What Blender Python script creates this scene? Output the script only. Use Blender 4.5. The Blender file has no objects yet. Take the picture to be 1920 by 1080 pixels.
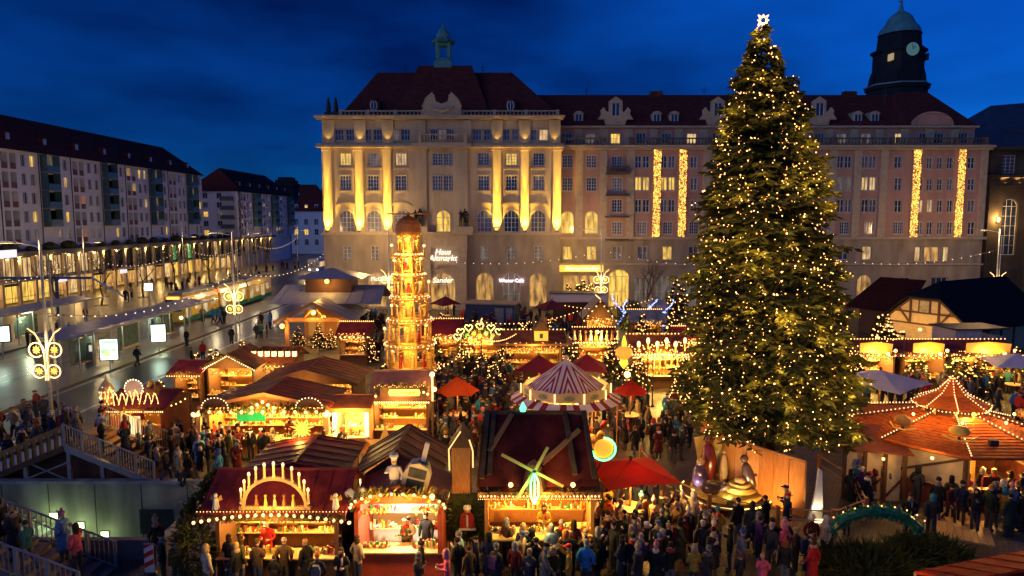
import bpy, bmesh, math, random
import numpy as np
from mathutils import Vector, Matrix, Euler, noise as mnoise
R = math.radians
SC = bpy.context.scene
COL = SC.collection
rnd = random.Random(7)

# ------------------------------------------------------------------ camera
FPX, CZ, PITCH = 1280.0, 12.0, R(5.8)          # focal length in photo pixels, eye height, tilt
cd = bpy.data.cameras.new('camera'); cam = bpy.data.objects.new('camera', cd); COL.objects.link(cam)
cd.sensor_width = 36.0; cd.lens = 36.0 * FPX / 1920.0; cd.clip_end = 3000; cd.clip_start = .2
cam.location = (0, 0, CZ); cam.rotation_euler = (R(90) - PITCH, 0, 0)
SC.camera = cam
# ------------------------------------------------------------------ sky: dusk, broken dark cloud
W = bpy.data.worlds.new('World'); SC.world = W; W.use_nodes = True
nt = W.node_tree; nt.nodes.clear()
def wn(t, **k):
    n = nt.nodes.new(t)
    for a, b in k.items(): setattr(n, a, b)
    return n
sky = wn('ShaderNodeTexSky', sky_type='NISHITA', sun_disc=False, sun_elevation=R(20), sun_rotation=R(230), air_density=1.0, dust_density=.4, ozone_density=6.0, altitude=100)
tint = wn('ShaderNodeMix', data_type='RGBA', blend_type='MULTIPLY'); tint.inputs[0].default_value = 1.0
tint.inputs[7].default_value = (.012, .31, .95, 1)
tc = wn('ShaderNodeTexCoord'); mp = wn('ShaderNodeMapping'); mp.inputs['Scale'].default_value = (1.1, 1.1, 3.2); mp.inputs['Location'].default_value = (4.6, .9, 2.3)
nz = wn('ShaderNodeTexNoise'); nz.inputs['Scale'].default_value = 1.0; nz.inputs['Detail'].default_value = 5; nz.inputs['Roughness'].default_value = .52
rp = wn('ShaderNodeValToRGB'); rp.color_ramp.elements[0].position = .35; rp.color_ramp.elements[0].color = (.12, .15, .22, 1); rp.color_ramp.elements[1].position = .60; rp.color_ramp.elements[1].color = (1, 1, 1, 1)
cl = wn('ShaderNodeMix', data_type='RGBA', blend_type='MULTIPLY'); cl.inputs[0].default_value = 1.0
bg = wn('ShaderNodeBackground'); bg.inputs[1].default_value = .094
wo = wn('ShaderNodeOutputWorld')
L = nt.links.new
L(sky.outputs[0], tint.inputs[6]); L(tc.outputs['Generated'], mp.inputs[0]); L(mp.outputs[0], nz.inputs['Vector']); L(nz.outputs[0], rp.inputs[0])
L(tint.outputs[2], cl.inputs[6]); L(rp.outputs[0], cl.inputs[7]); L(cl.outputs[2], bg.inputs[0]); L(bg.outputs[0], wo.inputs[0])
# the sun has set: only a weak warm afterglow on the cloud, coming over the camera's shoulder
sd = bpy.data.lights.new('sun', 'SUN'); sd.energy = .19; sd.angle = R(45); sd.color = (1.0, .78, .44)
sun = bpy.data.objects.new('sun', sd); COL.objects.link(sun); sun.rotation_euler = (R(70), 0, R(-50))
SC.view_settings.view_transform = 'Standard'; SC.view_settings.look = 'None'; SC.view_settings.exposure = 0.0; SC.view_settings.gamma = 1
SC.render.engine = 'CYCLES'
cy = SC.cycles
cy.use_denoising = True
try: cy.denoiser = 'OPENIMAGEDENOISE'
except Exception: pass
cy.max_bounces = 5; cy.diffuse_bounces = 3; cy.glossy_bounces = 3; cy.transmission_bounces = 4; cy.transparent_max_bounces = 6
cy.sample_clamp_indirect = 4.0; cy.caustics_reflective = False; cy.caustics_refractive = False
cy.use_light_tree = True; cy.use_adaptive_sampling = True; cy.adaptive_threshold = .02

# ------------------------------------------------------------------ where things stand (photo pixel -> place)
CS, SN = math.cos(PITCH), math.sin(PITCH)
def ray(px, py):
    dy = 540 - py
    return px - 960, FPX * CS + dy * SN, -FPX * SN + dy * CS
def at(px, py, Y):
    x, y, z = ray(px, py); return Vector((x / y * Y, Y, CZ + z / y * Y))
def onz(px, py, z=0.0):
    x, y, d = ray(px, py); t = (z - CZ) / d; return Vector((x * t, y * t, z))

# ------------------------------------------------------------------ mesh builder
class MB:
    def __init__(s): s.v = []; s.f = []; s.m = []; s.mi = 0
    def add(s, vs, fs):
        b = len(s.v); s.v.extend(tuple(v) for v in vs); s.f.extend(tuple(i + b for i in f) for f in fs); s.m.extend([s.mi] * len(fs)); return s
    def box(s, x0, x1, y0, y1, z0, z1):
        return s.add([(x0,y0,z0),(x1,y0,z0),(x1,y1,z0),(x0,y1,z0),(x0,y0,z1),(x1,y0,z1),(x1,y1,z1),(x0,y1,z1)],
                     [(3,2,1,0),(4,5,6,7),(0,1,5,4),(1,2,6,5),(2,3,7,6),(3,0,4,7)])
    def bx(s, c, d): return s.box(c[0]-d[0]/2, c[0]+d[0]/2, c[1]-d[1]/2, c[1]+d[1]/2, c[2]-d[2]/2, c[2]+d[2]/2)
    def bar(s, p, q, w, h, up=(0, 0, 1)):
        p = Vector(p); q = Vector(q); d = (q - p).normalized(); u = Vector(up)
        if abs(d.dot(u)) > .98: u = Vector((0, 1, 0))
        a = d.cross(u).normalized() * w / 2; b = a.cross(d).normalized() * h / 2
        return s.add([p-a-b, p+a-b, p+a+b, p-a+b, q-a-b, q+a-b, q+a+b, q-a+b], [(0,1,2,3),(7,6,5,4),(4,5,1,0),(5,6,2,1),(6,7,3,2),(7,4,0,3)])
    def cyl(s, p, q, r0, r1=None, n=8, caps=True):
        r1 = r0 if r1 is None else r1; p = Vector(p); q = Vector(q); d = (q - p).normalized()
        u = Vector((0, 0, 1)) if abs(d.z) < .95 else Vector((1, 0, 0)); a = d.cross(u).normalized(); b = d.cross(a)
        vs = []
        for c, r in ((p, r0), (q, r1)):
            for i in range(n):
                t = 2 * math.pi * i / n; vs.append(c + a * math.cos(t) * r + b * math.sin(t) * r)
        fs = [(i, (i+1) % n, n + (i+1) % n, n + i) for i in range(n)]
        if caps: fs += [tuple(range(n))[::-1], tuple(range(n, 2*n))]
        return s.add(vs, fs)
    def tube(s, pts, r, n=6):
        pts = [Vector(p) for p in pts]; m = len(pts); rr = r if isinstance(r, (list, tuple)) else [r] * m; vs = []
        for i, c in enumerate(pts):
            d = (pts[min(i+1, m-1)] - pts[max(i-1, 0)]).normalized(); u = Vector((0, 0, 1)) if abs(d.z) < .9 else Vector((0, 1, 0))
            a = d.cross(u).normalized(); b = d.cross(a)
            for k in range(n):
                t = 2 * math.pi * k / n; vs.append(c + (a * math.cos(t) + b * math.sin(t)) * rr[i])
        fs = [(i*n+k, i*n+(k+1) % n, (i+1)*n+(k+1) % n, (i+1)*n+k) for i in range(m-1) for k in range(n)]
        fs += [tuple(range(n))[::-1], tuple(range((m-1)*n, m*n))]
        return s.add(vs, fs)
    def lathe(s, prof, n=12, c=(0, 0, 0), a0=0.0, sx=1, sy=1):
        m = len(prof); vs = []
        for r, z in prof:
            for k in range(n):
                t = a0 + 2 * math.pi * k / n; vs.append((c[0] + r*math.cos(t)*sx, c[1] + r*math.sin(t)*sy, c[2] + z))
        fs = [(i*n+k, i*n+(k+1) % n, (i+1)*n+(k+1) % n, (i+1)*n+k) for i in range(m-1) for k in range(n)]
        fs += [tuple(range(n))[::-1], tuple(range((m-1)*n, m*n))]
        return s.add(vs, fs)
    def ball(s, c, r, n=8, m=5, sx=1, sy=1, sz=1):
        prof = [(max(.02, math.sin(math.pi*i/m)) * r, -math.cos(math.pi*i/m) * r * sz) for i in range(m+1)]
        return s.lathe(prof, n, c, 0, sx, sy)
    def octa(s, c, r):
        x, y, z = c
        return s.add([(x+r,y,z),(x-r,y,z),(x,y+r,z),(x,y-r,z),(x,y,z+r),(x,y,z-r)], [(0,2,4),(2,1,4),(1,3,4),(3,0,4),(2,0,5),(1,2,5),(3,1,5),(0,3,5)])
    def poly(s, pts): return s.add(pts, [tuple(range(len(pts)))])
    def slab(s, pts, off):
        """A flat polygon given thickness OFF (a vector)."""
        n = len(pts); o = Vector(off); vs = [Vector(p) for p in pts] + [Vector(p) + o for p in pts]
        return s.add(vs, [tuple(range(n))[::-1], tuple(range(n, 2*n))] + [(i, (i+1) % n, n + (i+1) % n, n + i) for i in range(n)])
    def mesh(s, name, mats, smooth=False):
        me = bpy.data.meshes.new(name); me.from_pydata([tuple(v) for v in s.v], [], s.f)
        for m in (mats if isinstance(mats, (list, tuple)) else [mats]): me.materials.append(m)
        if any(s.m): me.polygons.foreach_set('material_index', s.m)
        if smooth: me.polygons.foreach_set('use_smooth', [True] * len(s.f))
        me.update(); return me
    def build(s, name, mats, parent=None, loc=None, rz=0, smooth=False, kind=None):
        return put(name, s.mesh(name, mats, smooth), parent, loc, (0, 0, rz) if rz else None, kind=kind)

def put(name, me, parent=None, loc=None, rot=None, scale=None, kind=None, color=None):
    o = bpy.data.objects.new(name, me); COL.objects.link(o)
    if parent is not None: o.parent = parent
    if loc is not None: o.location = loc
    if rot is not None: o.rotation_euler = rot
    if scale is not None: o.scale = scale if isinstance(scale, (tuple, list, Vector)) else (scale,) * 3
    if kind: o['kind'] = kind
    if color is not None: o.color = (*color, 1)
    return o
def tag(o, label, cat, group=None):
    o['label'] = label; o['category'] = cat
    if group: o['group'] = group
    return o
def thing(name, label, cat, loc=(0, 0, 0), rz=0.0, group=None):
    o = put(name, None, None, loc, (0, 0, rz)); o.empty_display_size = .2
    return tag(o, label, cat, group)
def struct(name, mb, mats, parent=None, **k): return mb.build(name, mats, parent, kind='structure', **k)
CACHE = {}
def cached(key, fn):
    if key not in CACHE: CACHE[key] = fn()
    return CACHE[key]
ORD = 'first second third fourth fifth sixth seventh eighth ninth tenth eleventh twelfth'.split()

# ------------------------------------------------------------------ materials
MATS = {}
def _pb(name):
    m = bpy.data.materials.new(name); m.use_nodes = True; n = m.node_tree; b = n.nodes['Principled BSDF']; return m, n, b
def M(name, col, rough=.75, var=.25, vs=3.0, bump=0.0, bs=30.0, metal=0.0, spec=.4, coat=0.0, stretch=None, dirt=None, trans=0.0, lap=0.0):
    """A procedural surface: base colour broken up by two noises, optional relief."""
    if name in MATS: return MATS[name]
    m, n, b = _pb(name); tcn = n.nodes.new('ShaderNodeTexCoord'); mpn = n.nodes.new('ShaderNodeMapping'); n.links.new(tcn.outputs['Object'], mpn.inputs[0])
    if stretch: mpn.inputs['Scale'].default_value = stretch
    nz = n.nodes.new('ShaderNodeTexNoise'); nz.inputs['Scale'].default_value = vs; nz.inputs['Detail'].default_value = 5; n.links.new(mpn.outputs[0], nz.inputs['Vector'])
    r = n.nodes.new('ShaderNodeValToRGB'); e = r.color_ramp.elements
    e[0].position = .3; e[1].position = .72
    lo = [c * (1 - var) for c in col]; hi = [min(1, c * (1 + var * .8)) for c in col]
    if dirt: lo = list(dirt)
    e[0].color = (*lo, 1); e[1].color = (*hi, 1)
    n.links.new(nz.outputs[0], r.inputs[0]); n.links.new(r.outputs[0], b.inputs['Base Color'])
    b.inputs['Roughness'].default_value = rough; b.inputs['Metallic'].default_value = metal; b.inputs['Specular IOR Level'].default_value = spec
    if coat: b.inputs['Coat Weight'].default_value = coat; b.inputs['Coat Roughness'].default_value = .2
    if bump:
        nb = n.nodes.new('ShaderNodeTexNoise'); nb.inputs['Scale'].default_value = bs; nb.inputs['Detail'].default_value = 3; n.links.new(mpn.outputs[0], nb.inputs['Vector'])
        bn = n.nodes.new('ShaderNodeBump'); bn.inputs['Strength'].default_value = bump; bn.inputs['Distance'].default_value = .03
        n.links.new(nb.outputs[0], bn.inputs['Height']); n.links.new(bn.outputs[0], b.inputs['Normal'])
    if lap:
        wv = n.nodes.new('ShaderNodeTexWave'); wv.bands_direction = 'Z'; wv.wave_profile = 'SAW'; wv.inputs['Scale'].default_value = lap; wv.inputs['Distortion'].default_value = .5; wv.inputs['Detail'].default_value = 2; n.links.new(tcn.outputs['Object'], wv.inputs['Vector'])
        b2 = n.nodes.new('ShaderNodeBump'); b2.inputs['Strength'].default_value = .8; b2.inputs['Distance'].default_value = .03; n.links.new(wv.outputs[1], b2.inputs['Height']); n.links.new(b2.outputs[0], b.inputs['Normal'])
        if bump: n.links.new(bn.outputs[0], b2.inputs['Normal'])
    if trans:
        tr = n.nodes.new('ShaderNodeBsdfTranslucent'); mxs = n.nodes.new('ShaderNodeMixShader'); mxs.inputs[0].default_value = trans; n.links.new(r.outputs[0], tr.inputs[0]); n.links.new(b.outputs[0], mxs.inputs[1]); n.links.new(tr.outputs[0], mxs.inputs[2]); n.links.new(mxs.outputs[0], n.nodes['Material Output'].inputs[0])
    MATS[name] = m; return m
def E(name, col, s, base=None, sample=True):
    """Something that gives off light."""
    if name in MATS: return MATS[name]
    m, n, b = _pb(name); b.inputs['Base Color'].default_value = (*(base or col), 1); b.inputs['Emission Color'].default_value = (*col, 1); b.inputs['Emission Strength'].default_value = s
    b.inputs['Roughness'].default_value = .4
    if not sample: m.cycles.emission_sampling = 'NONE'
    MATS[name] = m; return m
def OC(name, rough=.85, mult=1.0):
    """Cloth that takes the object's own colour, with a woven mottling."""
    if name in MATS: return MATS[name]
    m, n, b = _pb(name); oi = n.nodes.new('ShaderNodeObjectInfo'); tcn = n.nodes.new('ShaderNodeTexCoord')
    nz = n.nodes.new('ShaderNodeTexNoise'); nz.inputs['Scale'].default_value = 9; nz.inputs['Detail'].default_value = 4; n.links.new(tcn.outputs['Object'], nz.inputs['Vector'])
    mr = n.nodes.new('ShaderNodeMapRange'); mr.inputs[1].default_value = .3; mr.inputs[2].default_value = .7; mr.inputs[3].default_value = .65 * mult; mr.inputs[4].default_value = 1.2 * mult
    n.links.new(nz.outputs[0], mr.inputs[0])
    mx = n.nodes.new('ShaderNodeVectorMath'); mx.operation = 'SCALE'; n.links.new(oi.outputs['Color'], mx.inputs[0]); n.links.new(mr.outputs[0], mx.inputs['Scale'])
    n.links.new(mx.outputs[0], b.inputs['Base Color']); b.inputs['Roughness'].default_value = rough; b.inputs['Specular IOR Level'].default_value = .25
    MATS[name] = m; return m
def RNDC(name, cols, rough=.8):
    """A colour picked per object from a short list."""
    if name in MATS: return MATS[name]
    m, n, b = _pb(name); oi = n.nodes.new('ShaderNodeObjectInfo'); r = n.nodes.new('ShaderNodeValToRGB'); r.color_ramp.interpolation = 'CONSTANT'
    e = r.color_ramp.elements
    while len(e) < len(cols): e.new(.5)
    for i, c in enumerate(cols): e[i].position = i / len(cols); e[i].color = (*c, 1)
    n.links.new(oi.outputs['Random'], r.inputs[0]); n.links.new(r.outputs[0], b.inputs['Base Color']); b.inputs['Roughness'].default_value = rough
    MATS[name] = m; return m
def LITWIN(name, col, s, dark=.35):
    """A lit room behind a pane: uneven curtains and furniture shapes, different in each window."""
    if name in MATS: return MATS[name]
    m, n, b = _pb(name); tcn = n.nodes.new('ShaderNodeTexCoord'); oi = n.nodes.new('ShaderNodeObjectInfo')
    ad = n.nodes.new('ShaderNodeVectorMath'); ad.operation = 'ADD'; sc = n.nodes.new('ShaderNodeVectorMath'); sc.operation = 'SCALE'; sc.inputs['Scale'].default_value = 1.0
    cmb = n.nodes.new('ShaderNodeCombineXYZ'); mul = n.nodes.new('ShaderNodeMath'); mul.operation = 'MULTIPLY'; mul.inputs[1].default_value = 57.0
    n.links.new(oi.outputs['Random'], mul.inputs[0]); n.links.new(mul.outputs[0], cmb.inputs[0]); n.links.new(mul.outputs[0], cmb.inputs[2])
    n.links.new(tcn.outputs['Object'], ad.inputs[0]); n.links.new(cmb.outputs[0], ad.inputs[1])
    nz = n.nodes.new('ShaderNodeTexNoise'); nz.inputs['Scale'].default_value = .9; nz.inputs['Detail'].default_value = 2; mst = n.nodes.new('ShaderNodeMapping'); mst.inputs['Scale'].default_value = (2.2, 1, .55); n.links.new(ad.outputs[0], mst.inputs[0]); n.links.new(mst.outputs[0], nz.inputs['Vector'])
    r = n.nodes.new('ShaderNodeValToRGB'); e = r.color_ramp.elements; e[0].position = .32; e[1].position = .62
    e[0].color = (col[0]*dark, col[1]*dark*.8, col[2]*dark*.6, 1); e[1].color = (*col, 1)
    n.links.new(nz.outputs[0], r.inputs[0]); n.links.new(r.outputs[0], b.inputs['Emission Color']); b.inputs['Emission Strength'].default_value = s
    b.inputs['Base Color'].default_value = (.1, .08, .05, 1); b.inputs['Roughness'].default_value = .15
    MATS[name] = m; return m

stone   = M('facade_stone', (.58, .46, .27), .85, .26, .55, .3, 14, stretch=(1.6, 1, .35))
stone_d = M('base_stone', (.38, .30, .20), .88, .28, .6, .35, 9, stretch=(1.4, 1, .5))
pinkw   = M('pink_render', (.50, .29, .21), .9, .2, .5, stretch=(1.6, 1, .35))
trimst  = M('trim_stone', (.52, .41, .26), .85, .15, 2, .2, 20)
roofr   = M('old_red_tile', (.15, .036, .028), .9, .4, 1.2, .5, 25, stretch=(1, 1, 6), spec=.1)
whitew  = M('white_render', (.86, .85, .84), .9, .1, .5)
copper  = M('green_copper', (.10, .33, .27), .6, .3, 2.5)
glassd  = M('dark_glass', (.035, .045, .07), .08, .5, 1.3, spec=.8)
framew  = M('white_frame', (.62, .60, .58), .6, .1)
darkm   = M('dark_metal', (.05, .05, .055), .5, .2, metal=.6)
greym   = M('galvanised', (.42, .42, .43), .4, .2, 6, metal=.7)
concr   = M('concrete', (.33, .34, .32), .85, .45, .9, .3, 20, stretch=(1.5, 1.5, .4))
wood_o  = M('orange_wood', (.42, .18, .055), .65, .3, 4, .25, 18, stretch=(8, 8, 1))
wood_d  = M('dark_wood', (.11, .048, .022), .7, .35, 4, .3, 18, stretch=(7, 7, 1))
wood_p  = M('pale_wood', (.52, .33, .15), .6, .25, 4, .2, 18, stretch=(8, 8, 1))
roofm   = M('maroon_roof', (.26, .032, .024), .5, .6, 1.1, .4, 9, spec=.22, lap=2.2)
roofb   = M('brown_roof', (.19, .06, .03), .6, .6, 1.2, .4, 10, spec=.2, lap=2.6)
redw    = M('red_board', (.30, .05, .025), .6, .3, 4)
creamw  = M('cream_panel', (.62, .46, .24), .8, .15, 3)
asphalt = M('wet_asphalt', (.045, .047, .052), .30, .5, .25, .04, 30, spec=.55)
paving  = M('pale_paving', (.15, .13, .11), .34, .25, .6, .15, 14)
bronze  = M('dark_bronze', (.035, .032, .03), .5, .3, metal=.5)
bark    = M('bark', (.075, .05, .035), .9, .35, 12, .6, 40)
leafd   = M('needles_dark', (.060, .072, .016), .75, .5, 1.1, spec=.2)
leafm   = M('needles_mid', (.125, .115, .024), .75, .45, 2.0, spec=.2)
redcloth = M('red_canvas', (.60, .045, .02), .85, .12, 2, trans=.5)
whitecloth = M('white_canvas', (.82, .78, .84), .85, .08, 2, trans=.15)
plumcloth = M('plum_canvas', (.24, .02, .05), .85, .12, 2, trans=.4)
goods   = RNDC('mixed_goods', [(.5,.12,.04), (.6,.42,.12), (.2,.08,.03), (.7,.6,.4), (.35,.02,.02), (.1,.2,.06), (.6,.3,.1)], .6)
WARM = (1.0, .55, .11); WARMW = (1.0, .48, .20); COOLW = (.85, .92, 1.0)
bulbw   = E('warm_bulb', WARMW, 3.2)
bulbt   = E('tree_bulb', (1.0, .49, .18), 6.0)
bulbs_far = E('fairy_bulb', (1.0, .46, .13), 5.0)
bulbpale = E('pale_bulb', (1.0, .68, .42), 3.2)
bulbblue = E('blue_bulb', (.32, .40, 1.0), 3.5)
glow    = E('lamp_glow', (1.0, .50, .13), 1.9)
neon_g  = E('green_neon', (.10, 1.0, .22), 7)
flame   = E('candle_flame', (1.0, .53, .30), 2.0)
starlit = E('lit_star', (1.0, .53, .06), 1.5)
lit_y   = LITWIN('lit_window', (1.0, .62, .10), 1.2)
lit_c   = LITWIN('lit_window_cream', (1.0, .66, .28), .95)
lit_o   = LITWIN('lit_window_orange', (1.0, .30, .07), .8)
shoplit = LITWIN('lit_shop', (1.0, .52, .13), .75, .15)
dimroom = LITWIN('dim_room', (.45, .36, .28), .30, .15)
signlit = E('lit_sign', (1.0, .58, .07), 1.15)
signwht = E('white_sign', (1.0, .85, .72), 1.8)
screenw = E('light_box', (.80, 1.0, .82), 1.7)
LG = 3.3          # how strongly the market lamps burn
def lamp_in(parent, loc, energy, col=WARM, size=.08, name='lamp_light'):
    """A point light"""
    d = bpy.data.lights.new(name, 'POINT'); d.energy = energy * LG; d.color = col; d.shadow_soft_size = size
    o = bpy.data.objects.new(name, d); COL.objects.link(o); o.location = loc
    if parent is not None: o.parent = parent
    return o
def spot(parent, loc, aim, energy, angle, col=WARM, size=.06, blend=.5):
    d = bpy.data.lights.new('flood_light', 'SPOT'); d.energy = energy; d.color = col; d.spot_size = R(angle); d.spot_blend = blend; d.shadow_soft_size = size
    o = bpy.data.objects.new('flood_light', d); COL.objects.link(o); o.location = loc
    if parent is not None: o.parent = parent
    o.rotation_euler = (Vector(aim) - Vector(loc)).to_track_quat('-Z', 'Y').to_euler()
    return o
def text(name, body, size, mat, parent, loc, rot=(R(90), 0, 0), ext=.02, shear=0.0, align='CENTER'):
    c = bpy.data.curves.new(name, 'FONT'); c.body = body; c.size = size; c.extrude = ext; c.align_x = align; c.align_y = 'CENTER'; c.shear = shear; c.resolution_u = 3; c.space_line = .8
    tmp = bpy.data.objects.new('tmp_text', c); COL.objects.link(tmp)
    me = bpy.data.meshes.new_from_object(tmp.evaluated_get(bpy.context.evaluated_depsgraph_get())); bpy.data.objects.remove(tmp); bpy.data.curves.remove(c)
    me.materials.clear(); me.materials.append(mat); me.name = name
    return put(name, me, parent, loc, rot)
bulb_me = lambda r, mat: cached(('bulb', r, mat.name), lambda: MB().ball((0,0,0), r, 6, 4).mesh('bulb', mat, True))
def bulbs(parent, pts, r, mat, single=True):
    """Bulbs: large ones are parts of their own, tiny ones one piece of stuff."""
    if single:
        for p in pts: put('bulb', bulb_me(r, mat), parent, p)
    else:
        mb = MB()
        for p in pts: mb.octa(p, r)
        mb.build('bulbs', mat, parent, kind='stuff')
def lerp(a, b, t): return Vector(a) * (1 - t) + Vector(b) * t
def line_pts(a, b, n, sag=0.0): return [lerp(a, b, i / (n - 1)) - Vector((0, 0, sag * 4 * (i/(n-1)) * (1 - i/(n-1)))) for i in range(n)]
BLOCK = []          # footprints where nobody can stand: (x0, x1, y0, y1) or (cx, cy, r)
# ================================================================== the setting
def cobble_mat():
    m, n, b = _pb('cobbles'); tcn = n.nodes.new('ShaderNodeTexCoord')
    br = n.nodes.new('ShaderNodeTexBrick'); br.inputs['Scale'].default_value = 1.0; br.inputs['Brick Width'].default_value = .19; br.inputs['Row Height'].default_value = .15; br.inputs['Mortar Size'].default_value = .016
    br.inputs['Color1'].default_value = (.17, .135, .10, 1); br.inputs['Color2'].default_value = (.105, .085, .065, 1); br.inputs['Mortar'].default_value = (.04, .033, .026, 1); br.inputs['Bias'].default_value = -.1
    nz = n.nodes.new('ShaderNodeTexNoise'); nz.inputs['Scale'].default_value = .8; nz.inputs['Detail'].default_value = 6
    wob = n.nodes.new('ShaderNodeTexNoise'); wob.inputs['Scale'].default_value = 2.5; sc = n.nodes.new('ShaderNodeVectorMath'); sc.operation = 'SCALE'; sc.inputs['Scale'].default_value = .16
    ad = n.nodes.new('ShaderNodeVectorMath'); ad.operation = 'ADD'
    l = n.links.new
    l(tcn.outputs['Object'], wob.inputs['Vector']); l(wob.outputs['Color'], sc.inputs[0]); l(tcn.outputs['Object'], ad.inputs[0]); l(sc.outputs[0], ad.inputs[1]); l(ad.outputs[0], br.inputs['Vector'])
    l(tcn.outputs['Object'], nz.inputs['Vector'])
    mr = n.nodes.new('ShaderNodeMapRange'); mr.inputs[1].default_value = .3; mr.inputs[2].default_value = .7; mr.inputs[3].default_value = .5; mr.inputs[4].default_value = 1.3
    l(nz.outputs[0], mr.inputs[0]); mx = n.nodes.new('ShaderNodeVectorMath'); mx.operation = 'SCALE'; l(br.outputs['Color'], mx.inputs[0]); l(mr.outputs[0], mx.inputs['Scale']); l(mx.outputs[0], b.inputs['Base Color'])
    rr = n.nodes.new('ShaderNodeMapRange'); rr.inputs[1].default_value = .35; rr.inputs[2].default_value = .65; rr.inputs[3].default_value = .3; rr.inputs[4].default_value = .6; l(nz.outputs[0], rr.inputs[0]); l(rr.outputs[0], b.inputs['Roughness'])
    bn = n.nodes.new('ShaderNodeBump'); bn.inputs['Strength'].default_value = .7; bn.inputs['Distance'].default_value = .03; bn.invert = True; l(br.outputs['Fac'], bn.inputs['Height']); l(bn.outputs[0], b.inputs['Normal'])
    return m
cobble = cobble_mat()
HX0, HX1, HY0, HY1, HZ = -27.0, -13.3, 23.3, 29.8, -3.4       # stairwell down to the garage
g = MB(); xs = [-500, HX0, HX1, 500]; ys = [-60, HY0, HY1, 900]
for i in range(3):
    for j in range(3):
        if (i, j) != (1, 1): g.poly([(xs[i], ys[j], 0), (xs[i+1], ys[j], 0), (xs[i+1], ys[j+1], 0), (xs[i], ys[j+1], 0)])
struct('ground', g, cobble)
BLOCK.append((HX0 - .3, HX1 + .3, HY0 - .5, HY1 + .3))
# street: lane, tram platforms, tracks, far pavement
def sheet(name, x0, x1, y0, y1, z, mat): return struct(name, MB().poly([(x0,y0,z),(x1,y0,z),(x1,y1,z),(x0,y1,z)]), mat)
sheet('road', -50.6, -26.5, 24, 400, .006, asphalt)
sheet('pavement', -68, -50.6, 24, 400, .008, paving)
struct('tram_platform', MB().box(-36.2, -31.6, 36, 108, 0, .16), paving)
struct('tram_platform', MB().box(-50.4, -45.4, 30, 108, 0, .16), paving)
for x in (-37.4, -38.85, -42.2, -43.65): struct('tram_rail', MB().box(x-.035, x+.035, 24, 380, 0, .018), M('polished_rail', (.4,.38,.35), .25, .1, metal=1))
for x in (-26.9, -31.2): struct('road_marking', MB().poly([(x-.09,24,.011),(x+.09,24,.011),(x+.09,200,.011),(x-.09,200,.011)]), M('road_paint', (.62,.6,.55), .6, .35, 2))
sheet('road', -26.5, -12.5, 92, 400, .005, asphalt)

# ---- facades: a wall with real openings, windows set back in them
def wall_open(parent, x0, x1, z0, z1, y, ops, mat, depth=.32, name='wall'):
    """Wall in the XZ plane at Y facing -Y with openings (cx, zbottom, w, h, rise); rise > 0 gives an arched head."""
    mb = MB(); xs = sorted({x0, x1, *[round(o[0]-o[2]/2, 4) for o in ops], *[round(o[0]+o[2]/2, 4) for o in ops]})
    zs = sorted({z0, z1, *[round(o[1], 4) for o in ops], *[round(o[1]+o[3], 4) for o in ops]})
    xs = [x for x in xs if x0 <= x <= x1]; zs = [z for z in zs if z0 <= z <= z1]
    for j in range(len(zs)-1):
        run = None
        for i in range(len(xs)-1):
            cx, cz = (xs[i]+xs[i+1])/2, (zs[j]+zs[j+1])/2
            hole = any(abs(cx-o[0]) < o[2]/2 and o[1] < cz < o[1]+o[3] for o in ops)
            if not hole and run is None: run = xs[i]
            if run is not None and (hole or i == len(xs)-2):
                e = xs[i] if hole else xs[i+1]
                mb.poly([(run,y,zs[j]),(e,y,zs[j]),(e,y,zs[j+1]),(run,y,zs[j+1])]); run = None
    for cx, zb, w, h, rise in ops:
        a, b, t = cx-w/2, cx+w/2, zb+h
        s = t - rise
        mb.poly([(a,y,zb),(a,y,s),(a,y+depth,s),(a,y+depth,zb)]); mb.poly([(b,y,zb),(b,y+depth,zb),(b,y+depth,s),(b,y,s)]); mb.poly([(a,y,zb),(a,y+depth,zb),(b,y+depth,zb),(b,y,zb)])
        if rise <= 0: mb.poly([(a,y,t),(b,y,t),(b,y+depth,t),(a,y+depth,t)])
        else:
            arc = [(cx + w/2*math.cos(math.pi*(1-k/10)), s + rise*math.sin(math.pi*k/10)) for k in range(11)]
            for k in range(10):
                p, q = arc[k], arc[k+1]; mb.poly([(p[0],y,p[1]),(q[0],y,q[1]),(q[0],y+depth,q[1]),(p[0],y+depth,p[1])])
                c = (a, t) if k < 5 else (b, t)
                mb.poly([(p[0],y,p[1]),(c[0],y,c[1]),(q[0],y,q[1])])
            mb.poly([(a,y,t),(b,y,t),(arc[5][0],y,arc[5][1])])
    return mb.build(name, mat, parent)
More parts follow.
